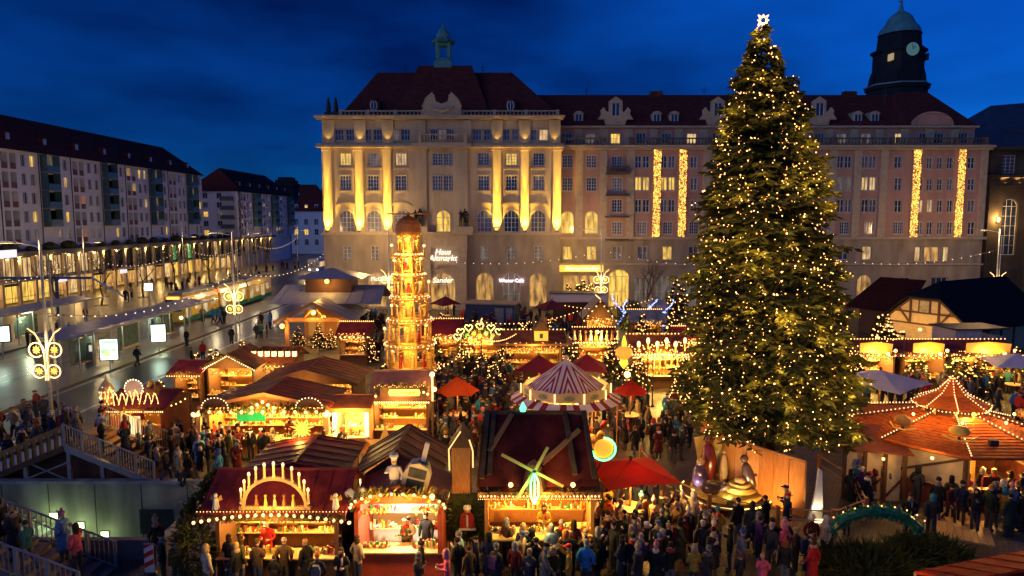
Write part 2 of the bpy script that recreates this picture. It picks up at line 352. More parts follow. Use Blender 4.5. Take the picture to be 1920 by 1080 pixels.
def win_mesh(w, h, rise, nx, nz, mat, surround):
    def f():
        mb = MB(); t = .07; y0, y1 = .10, .17
        mb.box(-w/2, -w/2+t, y0, y1, 0, h-rise); mb.box(w/2-t, w/2, y0, y1, 0, h-rise); mb.box(-w/2+t, w/2-t, y0, y1, 0, t)
        if rise <= 0: mb.box(-w/2+t, w/2-t, y0, y1, h-t, h)
        else:
            for k in range(10):
                p = Vector((w/2*math.cos(math.pi*(1-k/10)), (y0+y1)/2, h-rise+rise*math.sin(math.pi*k/10))); q = Vector((w/2*math.cos(math.pi*(1-(k+1)/10)), (y0+y1)/2, h-rise+rise*math.sin(math.pi*(k+1)/10)))
                mb.bar(p*.985, q*.985, t, t, (0,1,0))
            mb.box(-w/2+t, w/2-t, y0, y1, h-rise-t/2, h-rise+t/2)
        for i in range(1, nx):
            x = -w/2 + w*i/nx; tt = .055 if (nx % 2 == 0 and i == nx//2) or nx <= 2 else .028
            mb.box(x-tt, x+tt, y0+.01, y1+.01, t, h-t-(rise*.1 if rise else 0))
        for j in range(1, nz): z = (h-rise)*j/nz; mb.box(-w/2+t, w/2-t, y0+.015, y1-.005, z-.022, z+.022)
        if surround:
            mb.mi = 1; s = surround; mb.box(-w/2-s, w/2+s, -.10, .02, -.16, -.0)
            mb.box(-w/2-s, -w/2, -.05, .02, 0, h-rise); mb.box(w/2, w/2+s, -.05, .02, 0, h-rise)
            if rise <= 0: mb.box(-w/2-s, w/2+s, -.07, .02, h, h+s*1.1)
            else:
                for k in range(10):
                    p = Vector(((w/2+s/2)*math.cos(math.pi*(1-k/10)), -.03, h-rise+(rise+s/2)*math.sin(math.pi*k/10))); q = Vector(((w/2+s/2)*math.cos(math.pi*(1-(k+1)/10)), -.03, h-rise+(rise+s/2)*math.sin(math.pi*(k+1)/10)))
                    mb.bar(p, q, s, .08, (0,1,0))
        return mb.mesh('window', [framew, mat])
    return cached(('win', w, h, rise, nx, nz, mat.name, surround), f)
def pane_mesh(w, h, rise, gm):
    def f():
        mb = MB()
        if rise <= 0: mb.box(-w/2, w/2, .15, .19, 0, h)
        else: mb.slab([(-w/2,.15,0),(w/2,.15,0)] + [(w/2*math.cos(math.pi*k/10), .15, h-rise+rise*math.sin(math.pi*k/10)) for k in range(11)], (0,.04,0))
        return mb.mesh('pane', gm)
    return cached(('pane', w, h, rise, gm.name), f)
wrn = random.Random(99); curtain = M('curtained_glass', (.20,.20,.23), .15, .5, 1.6, spec=.7, stretch=(3,1,.7)); blindg = M('blind_glass', (.10,.10,.125), .12, .6, 2.5, spec=.8)
def window(parent, cx, zb, w, h, rise, y, nx=2, nz=3, trim=trimst, surround=.14, glass=glassd):
    if glass is glassd: q_ = wrn.random(); glass = curtain if q_ < .25 else blindg if q_ < .5 else dimroom if q_ < .56 else glassd
    o = put('window', win_mesh(w, h, rise, nx, nz, trim, surround), parent, (cx, y, zb)); put('pane', pane_mesh(w, h, rise, glass), o); return o
def balustrade(parent, x0, x1, y, z0, h, mat, step=.42, posts=4.0):
    mb = MB(); mb.box(x0, x1, y-.14, y+.14, z0, z0+.14); mb.box(x0, x1, y-.16, y+.16, z0+h-.16, z0+h)
    n = max(1, int((x1-x0)/posts))
    for i in range(n+1): x = x0 + .2 + (x1-x0-.4)*i/n; mb.box(x-.22, x+.22, y-.19, y+.19, z0+.0, z0+h+.06)
    o = mb.build('balustrade', mat, parent)
    me = cached(('bal', h, mat.name), lambda: MB().lathe([(.06,.13),(.11,.25),(.055,h*.55),(.08,h-.17)], 6).mesh('baluster', mat))
    k = int((x1-x0)/step)
    for i in range(k): put('baluster', me, o, (x0 + (i+.5)*(x1-x0)/k, y, z0))
    return o

# ================================================================== the long pale building across the square
YA, YB = 90.0, 92.0
def XA(px, py=400, Y=YA): return at(px, py, Y).x
def ZA(py, Y=YA): return at(960, py, Y).z
H = thing('department_building', 'long sandstone and pink building with red hipped roof and green copper lantern', 'building', (0, 0, 0))
zc, zt, za = ZA(440), ZA(277), ZA(270)            # cornice over the base, main cornice, attic floor
xl, xr = XA(606), XA(1050)
# base storey of the corner block
bop = []; bwin = []
for px in (653, 707, 909, 959, 1009): bop.append((XA(px, 540), .35, 2.35, ZA(511)-.35, 1.15))
door = (XA(831, 540), .05, 3.3, ZA(511)-.05, 1.6)
for px in (651, 703, 907, 958, 1009): bop.append((XA(px, 475), ZA(490), 1.05, ZA(461)-ZA(490), 0)); bwin.append(len(bop)-1)
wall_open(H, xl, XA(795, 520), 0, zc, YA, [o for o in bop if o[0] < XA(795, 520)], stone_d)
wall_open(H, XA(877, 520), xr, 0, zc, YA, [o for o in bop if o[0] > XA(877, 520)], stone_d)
# portal bay stands forward
xp0, xp1 = XA(795, 520), XA(877, 520)
wall_open(H, xp0, xp1, 0, zc, YA-.5, [door], trimst, .7, 'portal_wall')
mb = MB()
for x in (xp0+.55, xp1-.55):
    mb.box(x-.5, x+.5, YA-1.0, YA-.5, 0, .9); mb.box(x-.42, x+.42, YA-.95, YA-.5, .9, ZA(472)); mb.box(x-.55, x+.55, YA-1.1, YA-.5, ZA(472), ZA(464))
for k in range(12):
    a, b = math.pi*k/12, math.pi*(k+1)/12; cx = (xp0+xp1)/2; r = 2.5; z0 = ZA(511)-.9
    mb.bar((cx-r*math.cos(a), YA-.62, z0+r*.8*math.sin(a)), (cx-r*math.cos(b), YA-.62, z0+r*.8*math.sin(b)), .3, .25, (0,1,0))
mb.build('portal_surround', trimst, H)
# rusticated courses
mb = MB()
for z in np.arange(.9, zc-.6, .72):
    for a, b in ((xl, xp0), (xp1, xr)):
        segs = [a]
        for o in sorted(bop):
            if a < o[0] < b and o[1]-.1 < z < o[1]+o[3]+.05: segs += [o[0]-o[2]/2-.12, o[0]+o[2]/2+.12]
        segs.append(b)
        for s0, s1 in zip(segs[::2], segs[1::2]):
            if s1-s0 > .2: mb.box(s0, s1, YA-.05, YA+.01, z, z+.62)
mb.build('stone_course', stone_d, H)
for i, o in enumerate(bop):
    if i in bwin: window(H, o[0], o[1], o[2], o[3], 0, YA, 2, 4, stone_d, .12, dimroom)
for px, gm in ((653, dimroom), (707, shoplit), (909, shoplit), (959, dimroom), (1009, shoplit)): window(H, XA(px,540), .35, 2.35, ZA(511)-.35, 1.15, YA+.05, 3, 2, stone_d, 0, gm)
window(H, door[0], .05, door[2], door[3], door[4], YA-.2, 4, 2, trimst, 0, shoplit)
text('lettering', 'Haus\nAltmarkt', 1.02, signwht, H, (XA(831, 478), YA-.72, ZA(478)), shear=.25, ext=.05)
text('lettering', 'Sander', .95, signwht, H, (XA(831, 525), YA-.62, ZA(525)), shear=.2, ext=.05)
text('lettering', 'Wiener Café', .62, E('pinkish_sign', (1,.72,.85), 5), H, (XA(959, 526), YA-.25, ZA(526)), ext=.04)
text('lettering', 'McCafé', .72, signwht, H, (XA(712, 524), YA-.25, ZA(523)), ext=.04)
mb = MB(); cx, cz = XA(656, 525), ZA(527)
for s in (-1, 1): mb.tube([(cx + s*(.45-.45*math.cos(t))+0*s, YA-.25, cz-.55+1.3*math.sin(t)) for t in np.linspace(0, math.pi, 12)][::1], .09, 6)
mb.build('arches_sign', E('yellow_sign', (1,.55,.05), 4), H)
# mouldings
mb = MB(); mb.box(xl-.25, XA(775), YA-.45, YA+.3, zc, zc+.32); mb.box(XA(885), xr+.15, YA-.45, YA+.3, zc, zc+.32); mb.box(XA(775), XA(885), YA-1.2, YA+.3, zc-.02, zc+.36); mb.build('cornice', trimst, H)
# upper storeys
zu0 = zc + .33
ops = []; spec = []
for px in (650, 702, 753, 908, 959, 1009): spec.append((px, 439, 394, 1.95, 1.0, 4, 3))
for px in (648, 700, 752, 907, 959, 1010): spec.append((px, 357, 329, 1.45, 0, 4, 4)); spec.append((px, 310, 287, 1.45, 0, 4, 4))
spec.append((831, 440, 394, 1.9, .95, 2, 2))
for py0, py1 in ((357, 329), (310, 287)): spec += [(821, py0, py1, 1.35, 0, 4, 4), (841, py0, py1, 1.35, 0, 4, 4)]
litset = {(648, 310): lit_y, (752, 310): lit_c, (959, 310): lit_y, (831, 440): lit_y}
for px, p0, p1, w, rise, nx, nz in spec:
    zb = max(ZA(p0), zu0 + .02); ops.append((XA(px, (p0+p1)/2), zb, w, ZA(p1)-zb, rise))
wall_open(H, xl, xr, zu0, zt, YA, ops, stone)
for (px, p0, p1, w, rise, nx, nz), o in zip(spec, ops): window(H, o[0], o[1], o[2], o[3], o[4], YA, nx, nz, trimst, .2 if rise else .14, litset.get((px, p0), glassd))
for px in (616, 675, 727, 787, 863, 932, 984, 1044):
    x = XA(px, 360); mb = MB(); w = .55 if px not in (787, 863) else .95
    mb.box(x-w, x+w, YA-.28, YA+.05, zu0+.5, zt-.4); mb.box(x-w-.12, x+w+.12, YA-.38, YA+.05, zu0, zu0+.5); mb.box(x-w-.15, x+w+.15, YA-.42, YA+.05, zt-.4, zt)
    mb.build('pilaster', stone, H)
for px, p0, p1, w, rise, *_ in spec:
    if rise and px != 831:
        cx = XA(px, 390); mb = MB(); z0 = ZA(386); 
        for k in range(8):
            a, b = math.pi*(.14+.72*k/8), math.pi*(.14+.72*(k+1)/8); mb.bar((cx-1.5*math.cos(a), YA-.1, z0-.35+.75*math.sin(a)), (cx-1.5*math.cos(b), YA-.1, z0-.35+.75*math.sin(b)), .26, .22, (0,1,0))
        mb.build('hood_moulding', stone, H)
for px in (650, 702, 753, 908, 959, 1009):
    for py in (317,): mb = MB().box(XA(px,py)-.95, XA(px,py)+.95, YA-.16, YA+.02, ZA(py), ZA(py)+.22); mb.build('sill', trimst, H)
mb = MB()
for a, b in ((xl-.55, XA(775)), (XA(885), xr+.4)): mb.box(a, b, YA-.75, YA+.3, zt, zt+.28); mb.box(a, b, YA-.55, YA+.3, zt+.28, zt+.5)
mb.box(XA(775), XA(885), YA-1.0, YA+.3, zt-.02, zt+.52); mb.build('cornice', trimst, H)
# attic storey
z0, z1 = zt+.5, ZA(224); aops = []; asp = []
for px, n in ((646, 1), (698, 1), (750, 1), (905, 1), (958, 1), (1009, 1)):
    for d in (-.72, .72): aops.append((XA(px,252)+d, ZA(263), 1.15, ZA(242)-ZA(263), 0))
for d in (-1.05, 0.0, 1.05): aops.append((XA(829,252)+d, ZA(263), .95, ZA(242)-ZA(263), 0))
wall_open(H, xl+.1, xr-.1, z0, z1, YA+.15, aops, stone)
for i, o in enumerate(aops): window(H, o[0], o[1], o[2], o[3], 0, YA+.15, 3, 2, trimst, .08, lit_c if i == 11 else glassd)
for px in (616, 675, 727, 787, 873, 932, 984, 1040): x = XA(px, 248); MB().box(x-.75, x+.75, YA-.1, YA+.14, z0, z1-.1).build('attic_pilaster', stone, H)
mb = MB().box(xl-.5, xr+.35, YA-.65, YA+.4, z1, z1+.22); mb.box(xl-.7, xr+.5, YA-.85, YA+.4, z1+.22, z1+.46); mb.build('eaves_cornice', trimst, H)
balustrade(H, XA(787), XA(877), YA-.8, z0+.02, 1.15, trimst, .34)
balustrade(H, XA(640), XA(797), YA+.2, z1+.46, .72, trimst, .5, 3.6); balustrade(H, XA(866), xr-.2, YA+.2, z1+.46, .72, trimst, .5, 3.6)
mb = MB(); 
for px in (613, 627): x = XA(px, 205); mb.box(x-.45, x+.45, YA+.3, YA+1.2, z1+.4, z1+1.0); mb.lathe([(.28,0),(.34,.5),(.22,1.3),(.1,1.9)], 8, (x, YA+.75, z1+1.0))
mb.build('roof_finial', bronze, H)
# curved gable over the middle bay
mb = MB(); cx = XA(829, 205); zb = z1+.46; prof = [(-2.5,0),(-2.45,1.0),(-2.0,2.0),(-1.2,2.75),(-.9,2.3),(-.75,1.75),(0,1.45),(.75,1.75),(.9,2.3),(1.2,2.75),(2.0,2.0),(2.45,1.0),(2.5,0)]
mb.slab([(cx+a, YA-.5, zb+b) for a, b in prof], (0,.5,0)); mb.tube([(cx+a*1.02, YA-.5, zb+b*1.03) for a, b in prof[1:5]], .13, 5); mb.tube([(cx+a*1.02, YA-.5, zb+b*1.03) for a, b in prof[8:12]], .13, 5)
mb.tube([(cx-1.6, YA-.6, zb+1.2),(cx-1.0, YA-.65, zb+.75),(cx, YA-.65, zb+.5),(cx+1.0, YA-.65, zb+.75),(cx+1.6, YA-.6, zb+1.2)], [.05,.2,.28,.2,.05], 6)
mb.build('curved_gable', trimst, H)
# roofs
ye = YA+1.0; zr0 = z1+.5; YR = YA+9; zr1 = at(960, 136, YR).z; xa, xb = at(708,136,YR).x, at(960,136,YR).x; xe0, xe1 = XA(632, 213), xr+.2; yb = YA+18
mb = MB(); mb.add([(xe0,ye,zr0),(xe1,ye,zr0),(xe1,yb,zr0),(xe0,yb,zr0),(xa,YR,zr1),(xb,YR,zr1)], [(0,1,5,4),(1,2,5),(2,3,4,5),(3,0,4)])
YC = YA+7.2; zc1 = at(960, 123, YC).z; ca, cb = at(785,123,YC).x, at(885,123,YC).x; c0, c1 = XA(737, 214), XA(919, 214)
mb.add([(c0,ye-.15,zr0+.05),(c1,ye-.15,zr0+.05),(cb,YC,zc1),(ca,YC,zc1),(cb,YC+5,zc1),(ca,YC+5,zc1),(c0,yb-2,zr0),(c1,yb-2,zr0)], [(0,1,2,3),(3,2,4,5),(1,7,4,2),(6,0,3,5),(7,6,5,4)])
rf = mb.build('roof', roofr, H)
for px in (702, 957):
    p = at(px, 199, YA+2.2); mb = MB(); mb.box(p.x-.75, p.x+.75, p.y-.3, p.y+2.2, p.z-.9, p.z+.6); mb.lathe([(.75,0),(.6,.35),(.1,.6)], 10, (p.x, p.y+.4, p.z+.6), 0, 1, 1.4); dm = mb.build('dormer', roofr, rf)
    mb = MB(); mb.slab([(p.x+.42*math.cos(t), p.y-.4, p.z+.72*math.sin(t)) for t in np.linspace(0, 2*math.pi, 17)[:-1]], (0,.08,0)); mb.mi = 1
    mb.tube([(p.x+.42*math.cos(t), p.y-.42, p.z+.72*math.sin(t)) for t in np.linspace(0, 2*math.pi, 17)], .08, 5); mb.box(p.x-.05, p.x+.05, p.y-.45, p.y-.4, p.z-.7, p.z+.7); mb.build('oval_window', [glassd, framew], rf)
# copper lantern on the ridge
p = at(832, 138, YC+1.0); lan = MB(); s = YC/1300.0
def pz(py): return at(832, py, YC+1.0).z
lan.lathe([(1.75,pz(140)),(1.75,pz(120)),(1.2,pz(113)),(1.2,pz(111))], 4, (p.x,YC+1,0), math.pi/4); lant = lan.build('lantern_base', copper, H)
for sx in (-1, 1):
    for sy in (-1, 1): MB().box(p.x+sx*.78-.24, p.x+sx*.78+.24, YC+1+sy*.78-.24, YC+1+sy*.78+.24, pz(111), pz(82)).build('lantern_post', copper, H)
mb = MB().lathe([(1.55,pz(82)),(1.75,pz(79)),(1.1,pz(74)),(1.0,pz(66)),(.65,pz(58)),(.22,pz(52)),(.1,pz(46))], 8, (p.x,YC+1,0), math.pi/8); mb.ball((p.x,YC+1,pz(45)), .2); mb.build('lantern_dome', copper, H)
for sy in (-1, 1): MB().box(p.x-.75, p.x+.75, YC+1+sy*.75-.12, YC+1+sy*.75+.12, pz(88), pz(82.5)).build('lantern_lintel', copper, H)
# ---- long wing
def XB(px, py=350): return at(px, py, YB).x
def ZB(py): return at(960, py, YB).z
xw0, xw1 = xr, XB(1848, 360)
zb1, zb2, zb3, zb4 = ZB(448), ZB(277), ZB(266), ZB(239)
o1 = []; s1 = []
def ow(px, p0, p1, w, rise=0, nx=4, nz=4, g=glassd): o1.append((XB(px,(p0+p1)/2), ZB(p0), w, ZB(p1)-ZB(p0), rise)); s1.append((nx, nz, g))
for px in (1064, 1109): ow(px, 438, 396, 1.75, .7, 3, 3, lit_y); ow(px, 358, 333, 1.35); ow(px, 314, 291, 1.35)
for px in (1157,):
    for a, b in ((440, 416), (398, 374), (357, 333), (313, 293)): ow(px, a, b, 1.4)
for px in (1204, 1252, 1396, 1444, 1583, 1629):
    for a, b, g in ((398, 374, glassd), (357, 332, lit_y if px in (1204, 1252) else dimroom if px == 1583 else lit_c if px == 1629 else glassd), (315, 292, glassd)):
        for d in (-.52, .52): o1.append((XB(px,(a+b)/2)+d, ZB(a), .86, ZB(b)-ZB(a), 0)); s1.append((2, 2, g))
    ow(px, 439, 416, 1.25)
for px in (1301, 1349, 1491, 1537, 1684):
    for a, b in ((398, 375), (357, 333), (315, 293)): ow(px, a, b, .92, 0, 2, 2)
    ow(px, 439, 416, 1.25)
for px in (1725, 1743, 1762, 1781):
    for a, b in ((440, 416), (398, 375), (357, 335), (316, 295)): ow(px, a, b, .74, 0, 2, 2, lit_c if (a == 398 and px in (1725, 1743)) else glassd)
for a, b in ((440, 416), (398, 375), (357, 335), (316, 295)): ow(1821, a, b, .95, 0, 2, 2)
wall_open(H, xw0, xw1, zb1+.02, zb2, YB, o1, pinkw, name='wing_wall')
for o, (nx, nz, g) in zip(o1, s1): window(H, o[0], o[1], o[2], o[3], o[4], YB, nx, nz, trimst, .08, g)
for px in (1086, 1131, 1182, 1231, 1279, 1325, 1372, 1420, 1468, 1514, 1560, 1606, 1655, 1715, 1800, 1842):
    x = XB(px); w = .5 if px not in (1842,) else .4; MB().box(x-w, x+w, YB-.22, YB+.03, zb1+.3, zb2-.25).build('pilaster', trimst, H)
# base storey of the wing
o2 = []; s2 = []
for px, g in ((1064, lit_y), (1109, lit_y), (1157, dimroom), (1205, glassd), (1251, lit_y), (1300, glassd), (1536, glassd), (1581, glassd), (1625, lit_c)): o2.append((XB(px, 474), ZB(487), 1.25, ZB(462)-ZB(487), 0)); s2.append((2, 2, g))
o2 += [(XB(1720,474), ZB(490), .75, ZB(463)-ZB(490), 0), (XB(1746,474), ZB(490), 2.0, ZB(463)-ZB(490), 0), (XB(1773,474), ZB(490), .75, ZB(463)-ZB(490), 0)]; s2 += [(1, 2, lit_c), (2, 1, shoplit), (1, 2, lit_c)]
for px, w, top, g in ((1160, 2.8, 505, lit_y), (1205, 2.4, 520, dimroom), (1247, 2.6, 518, dimroom), (1300, 2.4, 520, glassd), (1620, 2.0, 515, shoplit), (1690, 2.2, 520, glassd), (1760, 2.2, 520, glassd)):
    o2.append((XB(px, 540), .1, w, ZB(top)-.1, 1.0 if px in (1160, 1620) else 0)); s2.append((3, 2, g))
o2.append((XB(1085, 545), .1, 4.2, ZB(516)-.1, 0)); s2.append((4, 2, shoplit))
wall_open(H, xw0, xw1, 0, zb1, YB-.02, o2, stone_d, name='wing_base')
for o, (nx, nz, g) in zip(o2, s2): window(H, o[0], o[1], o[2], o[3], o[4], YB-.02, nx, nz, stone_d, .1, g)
mb = MB().box(xw0, xw1+.3, YB-.5, YB+.3, zb1-.05, zb1+.28); mb.box(xw0, xw1+.2, YB-.25, YB+.2, ZB(497), ZB(494)); mb.build('string_course', trimst, H)
mb = MB().box(XB(1050), XB(1132), YB-.6, YB+.1, ZB(509), ZB(497)); mb.build('keller_sign', signlit, H)
text('lettering', 'Altmarktkeller', .78, E('pale_letters', (.9,1,.85), 1.3), H, (XB(1091, 503), YB-.66, ZB(503)), ext=.05)
# terrace balustrade and set-back attic
mb = MB().box(xw0, xw1+.5, YB-.75, YB+1.4, zb2, zb2+.3); mb.box(xw0, xw1+.3, YB-.5, YB+1.4, zb2-.3, zb2); mb.build('terrace', trimst, H)
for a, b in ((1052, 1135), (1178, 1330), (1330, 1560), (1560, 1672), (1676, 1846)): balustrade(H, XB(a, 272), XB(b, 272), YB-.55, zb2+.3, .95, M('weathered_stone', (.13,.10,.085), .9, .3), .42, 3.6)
YT = YB+1.2; o3 = []; 
for px, g in ((1063,glassd),(1107,glassd),(1154,lit_y),(1202,glassd),(1250,glassd),(1297,lit_c),(1345,glassd),(1393,glassd),(1440,glassd),(1490,glassd),(1537,glassd),(1578,dimroom),(1624,dimroom),(1687,lit_c),(1733,glassd),(1761,glassd),(1806,glassd)): o3.append((px, g))
oo = [(at(px,255,YT).x, zb3-.1, 1.3, at(960,250,YT).z-zb3+.1, 0) for px, g in o3]
zat = at(960, 240, YT).z
wall_open(H, xw0, xw1-1.2, zb2+.3, zat, YT, oo, pinkw, name='attic_wall')
for o, (px, g) in zip(oo, o3): window(H, o[0], o[1], o[2], o[3], 0, YT, 3, 2, trimst, .08, g)
for px in range(1085, 1820, 47): x = at(px,252,YT).x; MB().box(x-.5, x+.5, YT-.12, YT+.02, zb2+.3, zat-.1).build('attic_pilaster', trimst, H)
mb = MB().box(xw0, xw1-.9, YT-.5, YT+.3, zat, zat+.25); mb.build('eaves_cornice', trimst, H)
YR2 = YT+7.5; zr2 = at(960,178,YR2).z; xh = at(1690,178,YR2).x; xe = xw1-1.0
mb = MB(); mb.add([(xw0-1,YT-.3,zat+.25),(xe,YT-.3,zat+.25),(xe,YT+15,zat+.25),(xw0-1,YT+15,zat+.25),(xw0-3,YR2,zr2),(xh,YR2,zr2)], [(0,1,5,4),(1,2,5),(2,3,4,5),(3,0,4)])
ex0, ex1 = at(1672,240,YT).x, xe; mb.add([(ex0,YT-.35,zat+.27),(ex1,YT-.35,zat+.27),(at(1738,172,YR2-1).x,YR2-1,at(960,172,YR2-1).z),(at(1682,172,YR2-1).x,YR2-1,at(960,172,YR2-1).z),(ex1,YT+14,zat+.2),(ex0,YT+14,zat+.2)], [(0,1,2,3),(1,4,2),(5,0,3),(4,5,3,2)])
rf2 = mb.build('roof', roofr, H)
for px, w in ((1085,.62),(1231,.62),(1264,.62),(1396,.62),(1430,.62),(1608,.62),(1640,.62)):
    p = at(px, 222, YT+.9); mb = MB(); mb.box(p.x-w, p.x+w, p.y, p.y+2.6, p.z-.85, p.z+.62); mb.slab([(p.x-w-.12,p.y-.12,p.z+.62),(p.x+w+.12,p.y-.12,p.z+.62),(p.x+w*.6,p.y-.12,p.z+.9),(p.x,p.y-.12,p.z+1.0),(p.x-w*.6,p.y-.12,p.z+.9)], (0,2.6,0)); mb.build('dormer', [trimst], rf2)
    mb = MB(); mb.box(p.x-.42, p.x+.42, p.y-.05, p.y-.01, p.z-.7, p.z+.5); mb.mi = 1; mb.box(p.x-.05, p.x+.05, p.y-.09, p.y-.05, p.z-.7, p.z+.5); 
    for s in (-.44, .44): mb.box(p.x+s-.04, p.x+s+.04, p.y-.09, p.y, p.z-.7, p.z+.5)
    mb.build('dormer_window', [glassd, framew], rf2)
for px in (1154, 1345, 1535):
    p = at(px, 238, YT-.15); q = lambda a, b: (p.x+a, p.y, p.z+b); mb = MB()
    mb.slab([q(-1.2,0),q(1.2,0),q(1.5,1.0),q(2.4,1.0),q(1.9,1.7),q(2.0,2.2),q(1.6,2.6),q(1.2,2.0),q(.9,2.0),q(.9,3.4),q(0,4.0),q(-.9,3.4),q(-.9,2.0),q(-1.2,2.0),q(-1.6,2.6),q(-2.0,2.2),q(-1.9,1.7),q(-2.4,1.0),q(-1.5,1.0)], (0,.5,0)); mb.build('scrolled_gable', trimst, rf2)
    mb = MB(); mb.box(p.x-.5, p.x+.5, p.y-.05, p.y-.01, p.z+1.5, p.z+3.1); mb.mi = 1; mb.box(p.x-.05, p.x+.05, p.y-.1, p.y-.05, p.z+1.5, p.z+3.1)
    for s in (-.52, .52): mb.box(p.x+s-.05, p.x+s+.05, p.y-.1, p.y, p.z+1.5, p.z+3.1)
    mb.build('gable_window', [glassd, framew], rf2)
p = at(1748, 240, YT-.3); mb = MB(); mb.slab([(p.x-3.1,p.y,p.z+.2),(p.x+3.1,p.y,p.z+.2)] + [(p.x+2.7*math.cos(t), p.y, p.z+.3+1.75*math.sin(t)) for t in np.linspace(0, math.pi, 13)], (0,.5,0)); mb.tube([(p.x+2.7*math.cos(t), p.y-.05, p.z+.3+1.75*math.sin(t)) for t in np.linspace(0, math.pi, 13)], .16, 5); mb.build('round_gable', pinkw, rf2)
for px in (1230, 1592): p = at(px, 178, YR2); MB().box(p.x-.9, p.x+.9, p.y-.5, p.y+.5, p.z-.8, p.z+.45).build('chimney', roofb, rf2)
# bay with balconies
x = XB(1157); mb = MB()
for py in (326, 366, 407, 449): mb.box(x-1.55, x+1.55, YB-.9, YB+.02, ZB(py)-.08, ZB(py)+.12)
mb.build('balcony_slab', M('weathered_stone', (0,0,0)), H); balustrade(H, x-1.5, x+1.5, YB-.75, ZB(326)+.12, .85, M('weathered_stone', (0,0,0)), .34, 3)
# floodlights at the feet of the pilasters
for i, px in enumerate((616, 675, 727, 787, 863, 932, 984, 1044)):
    x = XA(px, 438); t = thing('floodlight', f'small amber floodlight at the foot of the {ORD[i]} facade pilaster, counted from the street corner', 'floodlight', (x, YA-.62, zu0), 0, 'facade floodlights')
    MB().box(-.2, .2, -.14, .14, 0, .16).build('housing', darkm, t); MB().box(-.16, .16, -.1, .1, .161, .175).build('lens', glow, t)
    big = px not in (787, 863)
    f = 1.0 if big else .22
    spot(t, (0, -.42, .2), (0, .34, 9.0), 30000*f, 9, (1.0, .58, .07), .05, .9); spot(t, (0, -.38, .2), (0, .34, 4.4), 14000*f, 17, (1.0, .57, .06), .05, .9); spot(t, (0, -.3, .2), (0, .34, 2.0), 3600*f, 64, (1.0, .57, .07), .05, .9); spot(t, (0, .02, .2), (0, .25, 1.0), 420*f, 100, (1.0, .56, .05), .04, .9)
for i, px in enumerate((616, 675, 727, 787, 873, 932, 984, 1040)):
    x = XA(px, 268); t = thing('attic_lamp', f'small amber uplight on the upper cornice below the {ORD[i]} attic pilaster', 'floodlight', (x, YA-.5 if px not in (787,873) else YA-.75, zt+.5), 0, 'attic uplights')
    MB().box(-.2, .2, -.12, .12, .02, .12).build('housing', darkm, t); MB().box(-.17, .17, -.09, .09, .121, .135).build('lens', glow, t)
    spot(t, (0, 0, .2), (0, .35, 2.0), 80, 80, (1.0, .62, .10), .05, .8)
# four curtains of fairy lights on the wing
for i, (px, a, b) in enumerate(((1231, 279, 448), (1279, 279, 448), (1715, 281, 448), (1798, 281, 448))):
    x = XB(px, 360); z0, z1 = ZB(b), ZB(a); lab = ('closest to the corner block', 'second from the corner block', 'third from the corner block', 'last one')[i]
    t = thing('light_curtain', f'hanging strip of amber fairy lights on the pink wing, {lab}', 'fairy lights', (x, YB-.24, 0), 0, 'light strips on the pink wing')
    mb = MB(); r2 = random.Random(i)
    for k in range(620): mb.octa((r2.uniform(-.5, .5), r2.uniform(-.12, -.02), r2.uniform(z0, z1)), r2.uniform(.03, .055))
    mb.build('bulbs', E('strip_bulb', (1.0, .50, .08), 4.5), t, kind='stuff')
    mb = MB()
    for k in range(9): mb.cyl((-.48+k*.12, -.02, z0), (-.48+k*.12, -.02, z1), .008, n=3)
    mb.build('wires', M('amber_wire', (.5,.3,.1), .5, .1), t)
# ================================================================== town hall tower, church, flats
YTW = 260.0
def tz(py): return at(1685, py, YTW).z
def tx(px, py=100): return at(px, py, YTW).x
T = thing('town_hall_tower', 'dark stone clock tower with green dome rising behind the red roof', 'tower', (tx(1685), YTW, 0))
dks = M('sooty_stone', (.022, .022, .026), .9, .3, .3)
sc = YTW/1300.0; w0 = 52*sc*.98
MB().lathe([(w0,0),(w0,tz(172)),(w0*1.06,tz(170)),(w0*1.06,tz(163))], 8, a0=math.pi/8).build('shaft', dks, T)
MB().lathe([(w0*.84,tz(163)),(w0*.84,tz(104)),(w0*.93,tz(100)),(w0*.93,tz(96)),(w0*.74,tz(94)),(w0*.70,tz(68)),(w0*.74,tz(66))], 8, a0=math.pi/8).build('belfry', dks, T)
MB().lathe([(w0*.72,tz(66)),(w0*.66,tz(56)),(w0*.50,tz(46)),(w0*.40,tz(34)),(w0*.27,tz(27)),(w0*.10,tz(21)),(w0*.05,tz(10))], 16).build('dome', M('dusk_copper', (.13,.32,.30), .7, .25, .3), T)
gm = MB(); gm.tube([(0,0,tz(12)),(0,0,tz(8)),(.1,0,tz(4)),(0,0,tz(-3))], [.5,.35,.45,.2], 6); gm.tube([(-.2,0,tz(5)),(-1.1,0,tz(1))], .16, 5); gm.build('gilded_statue', M('gilt', (.5,.42,.12), .4, .2, metal=.8), T)
mb = MB(); cy0 = -w0*.95*math.cos(math.pi/8)-.15
mb.slab([(11.5*sc*math.cos(t), cy0, tz(103)+11.5*sc*math.sin(t)) for t in np.linspace(0, 2*math.pi, 25)[:-1]], (0,.1,0)); ck = mb.build('clock_face', E('clock_glow', (.20,.42,.36), .22), T)
mb = MB(); mb.bar((0,cy0-.12,tz(103)), (.9,cy0-.12,tz(103)+1.2), .2, .1); mb.bar((0,cy0-.12,tz(103)), (-.3,cy0-.12,tz(103)+1.9), .14, .1); mb.build('clock_hands', dks, ck)
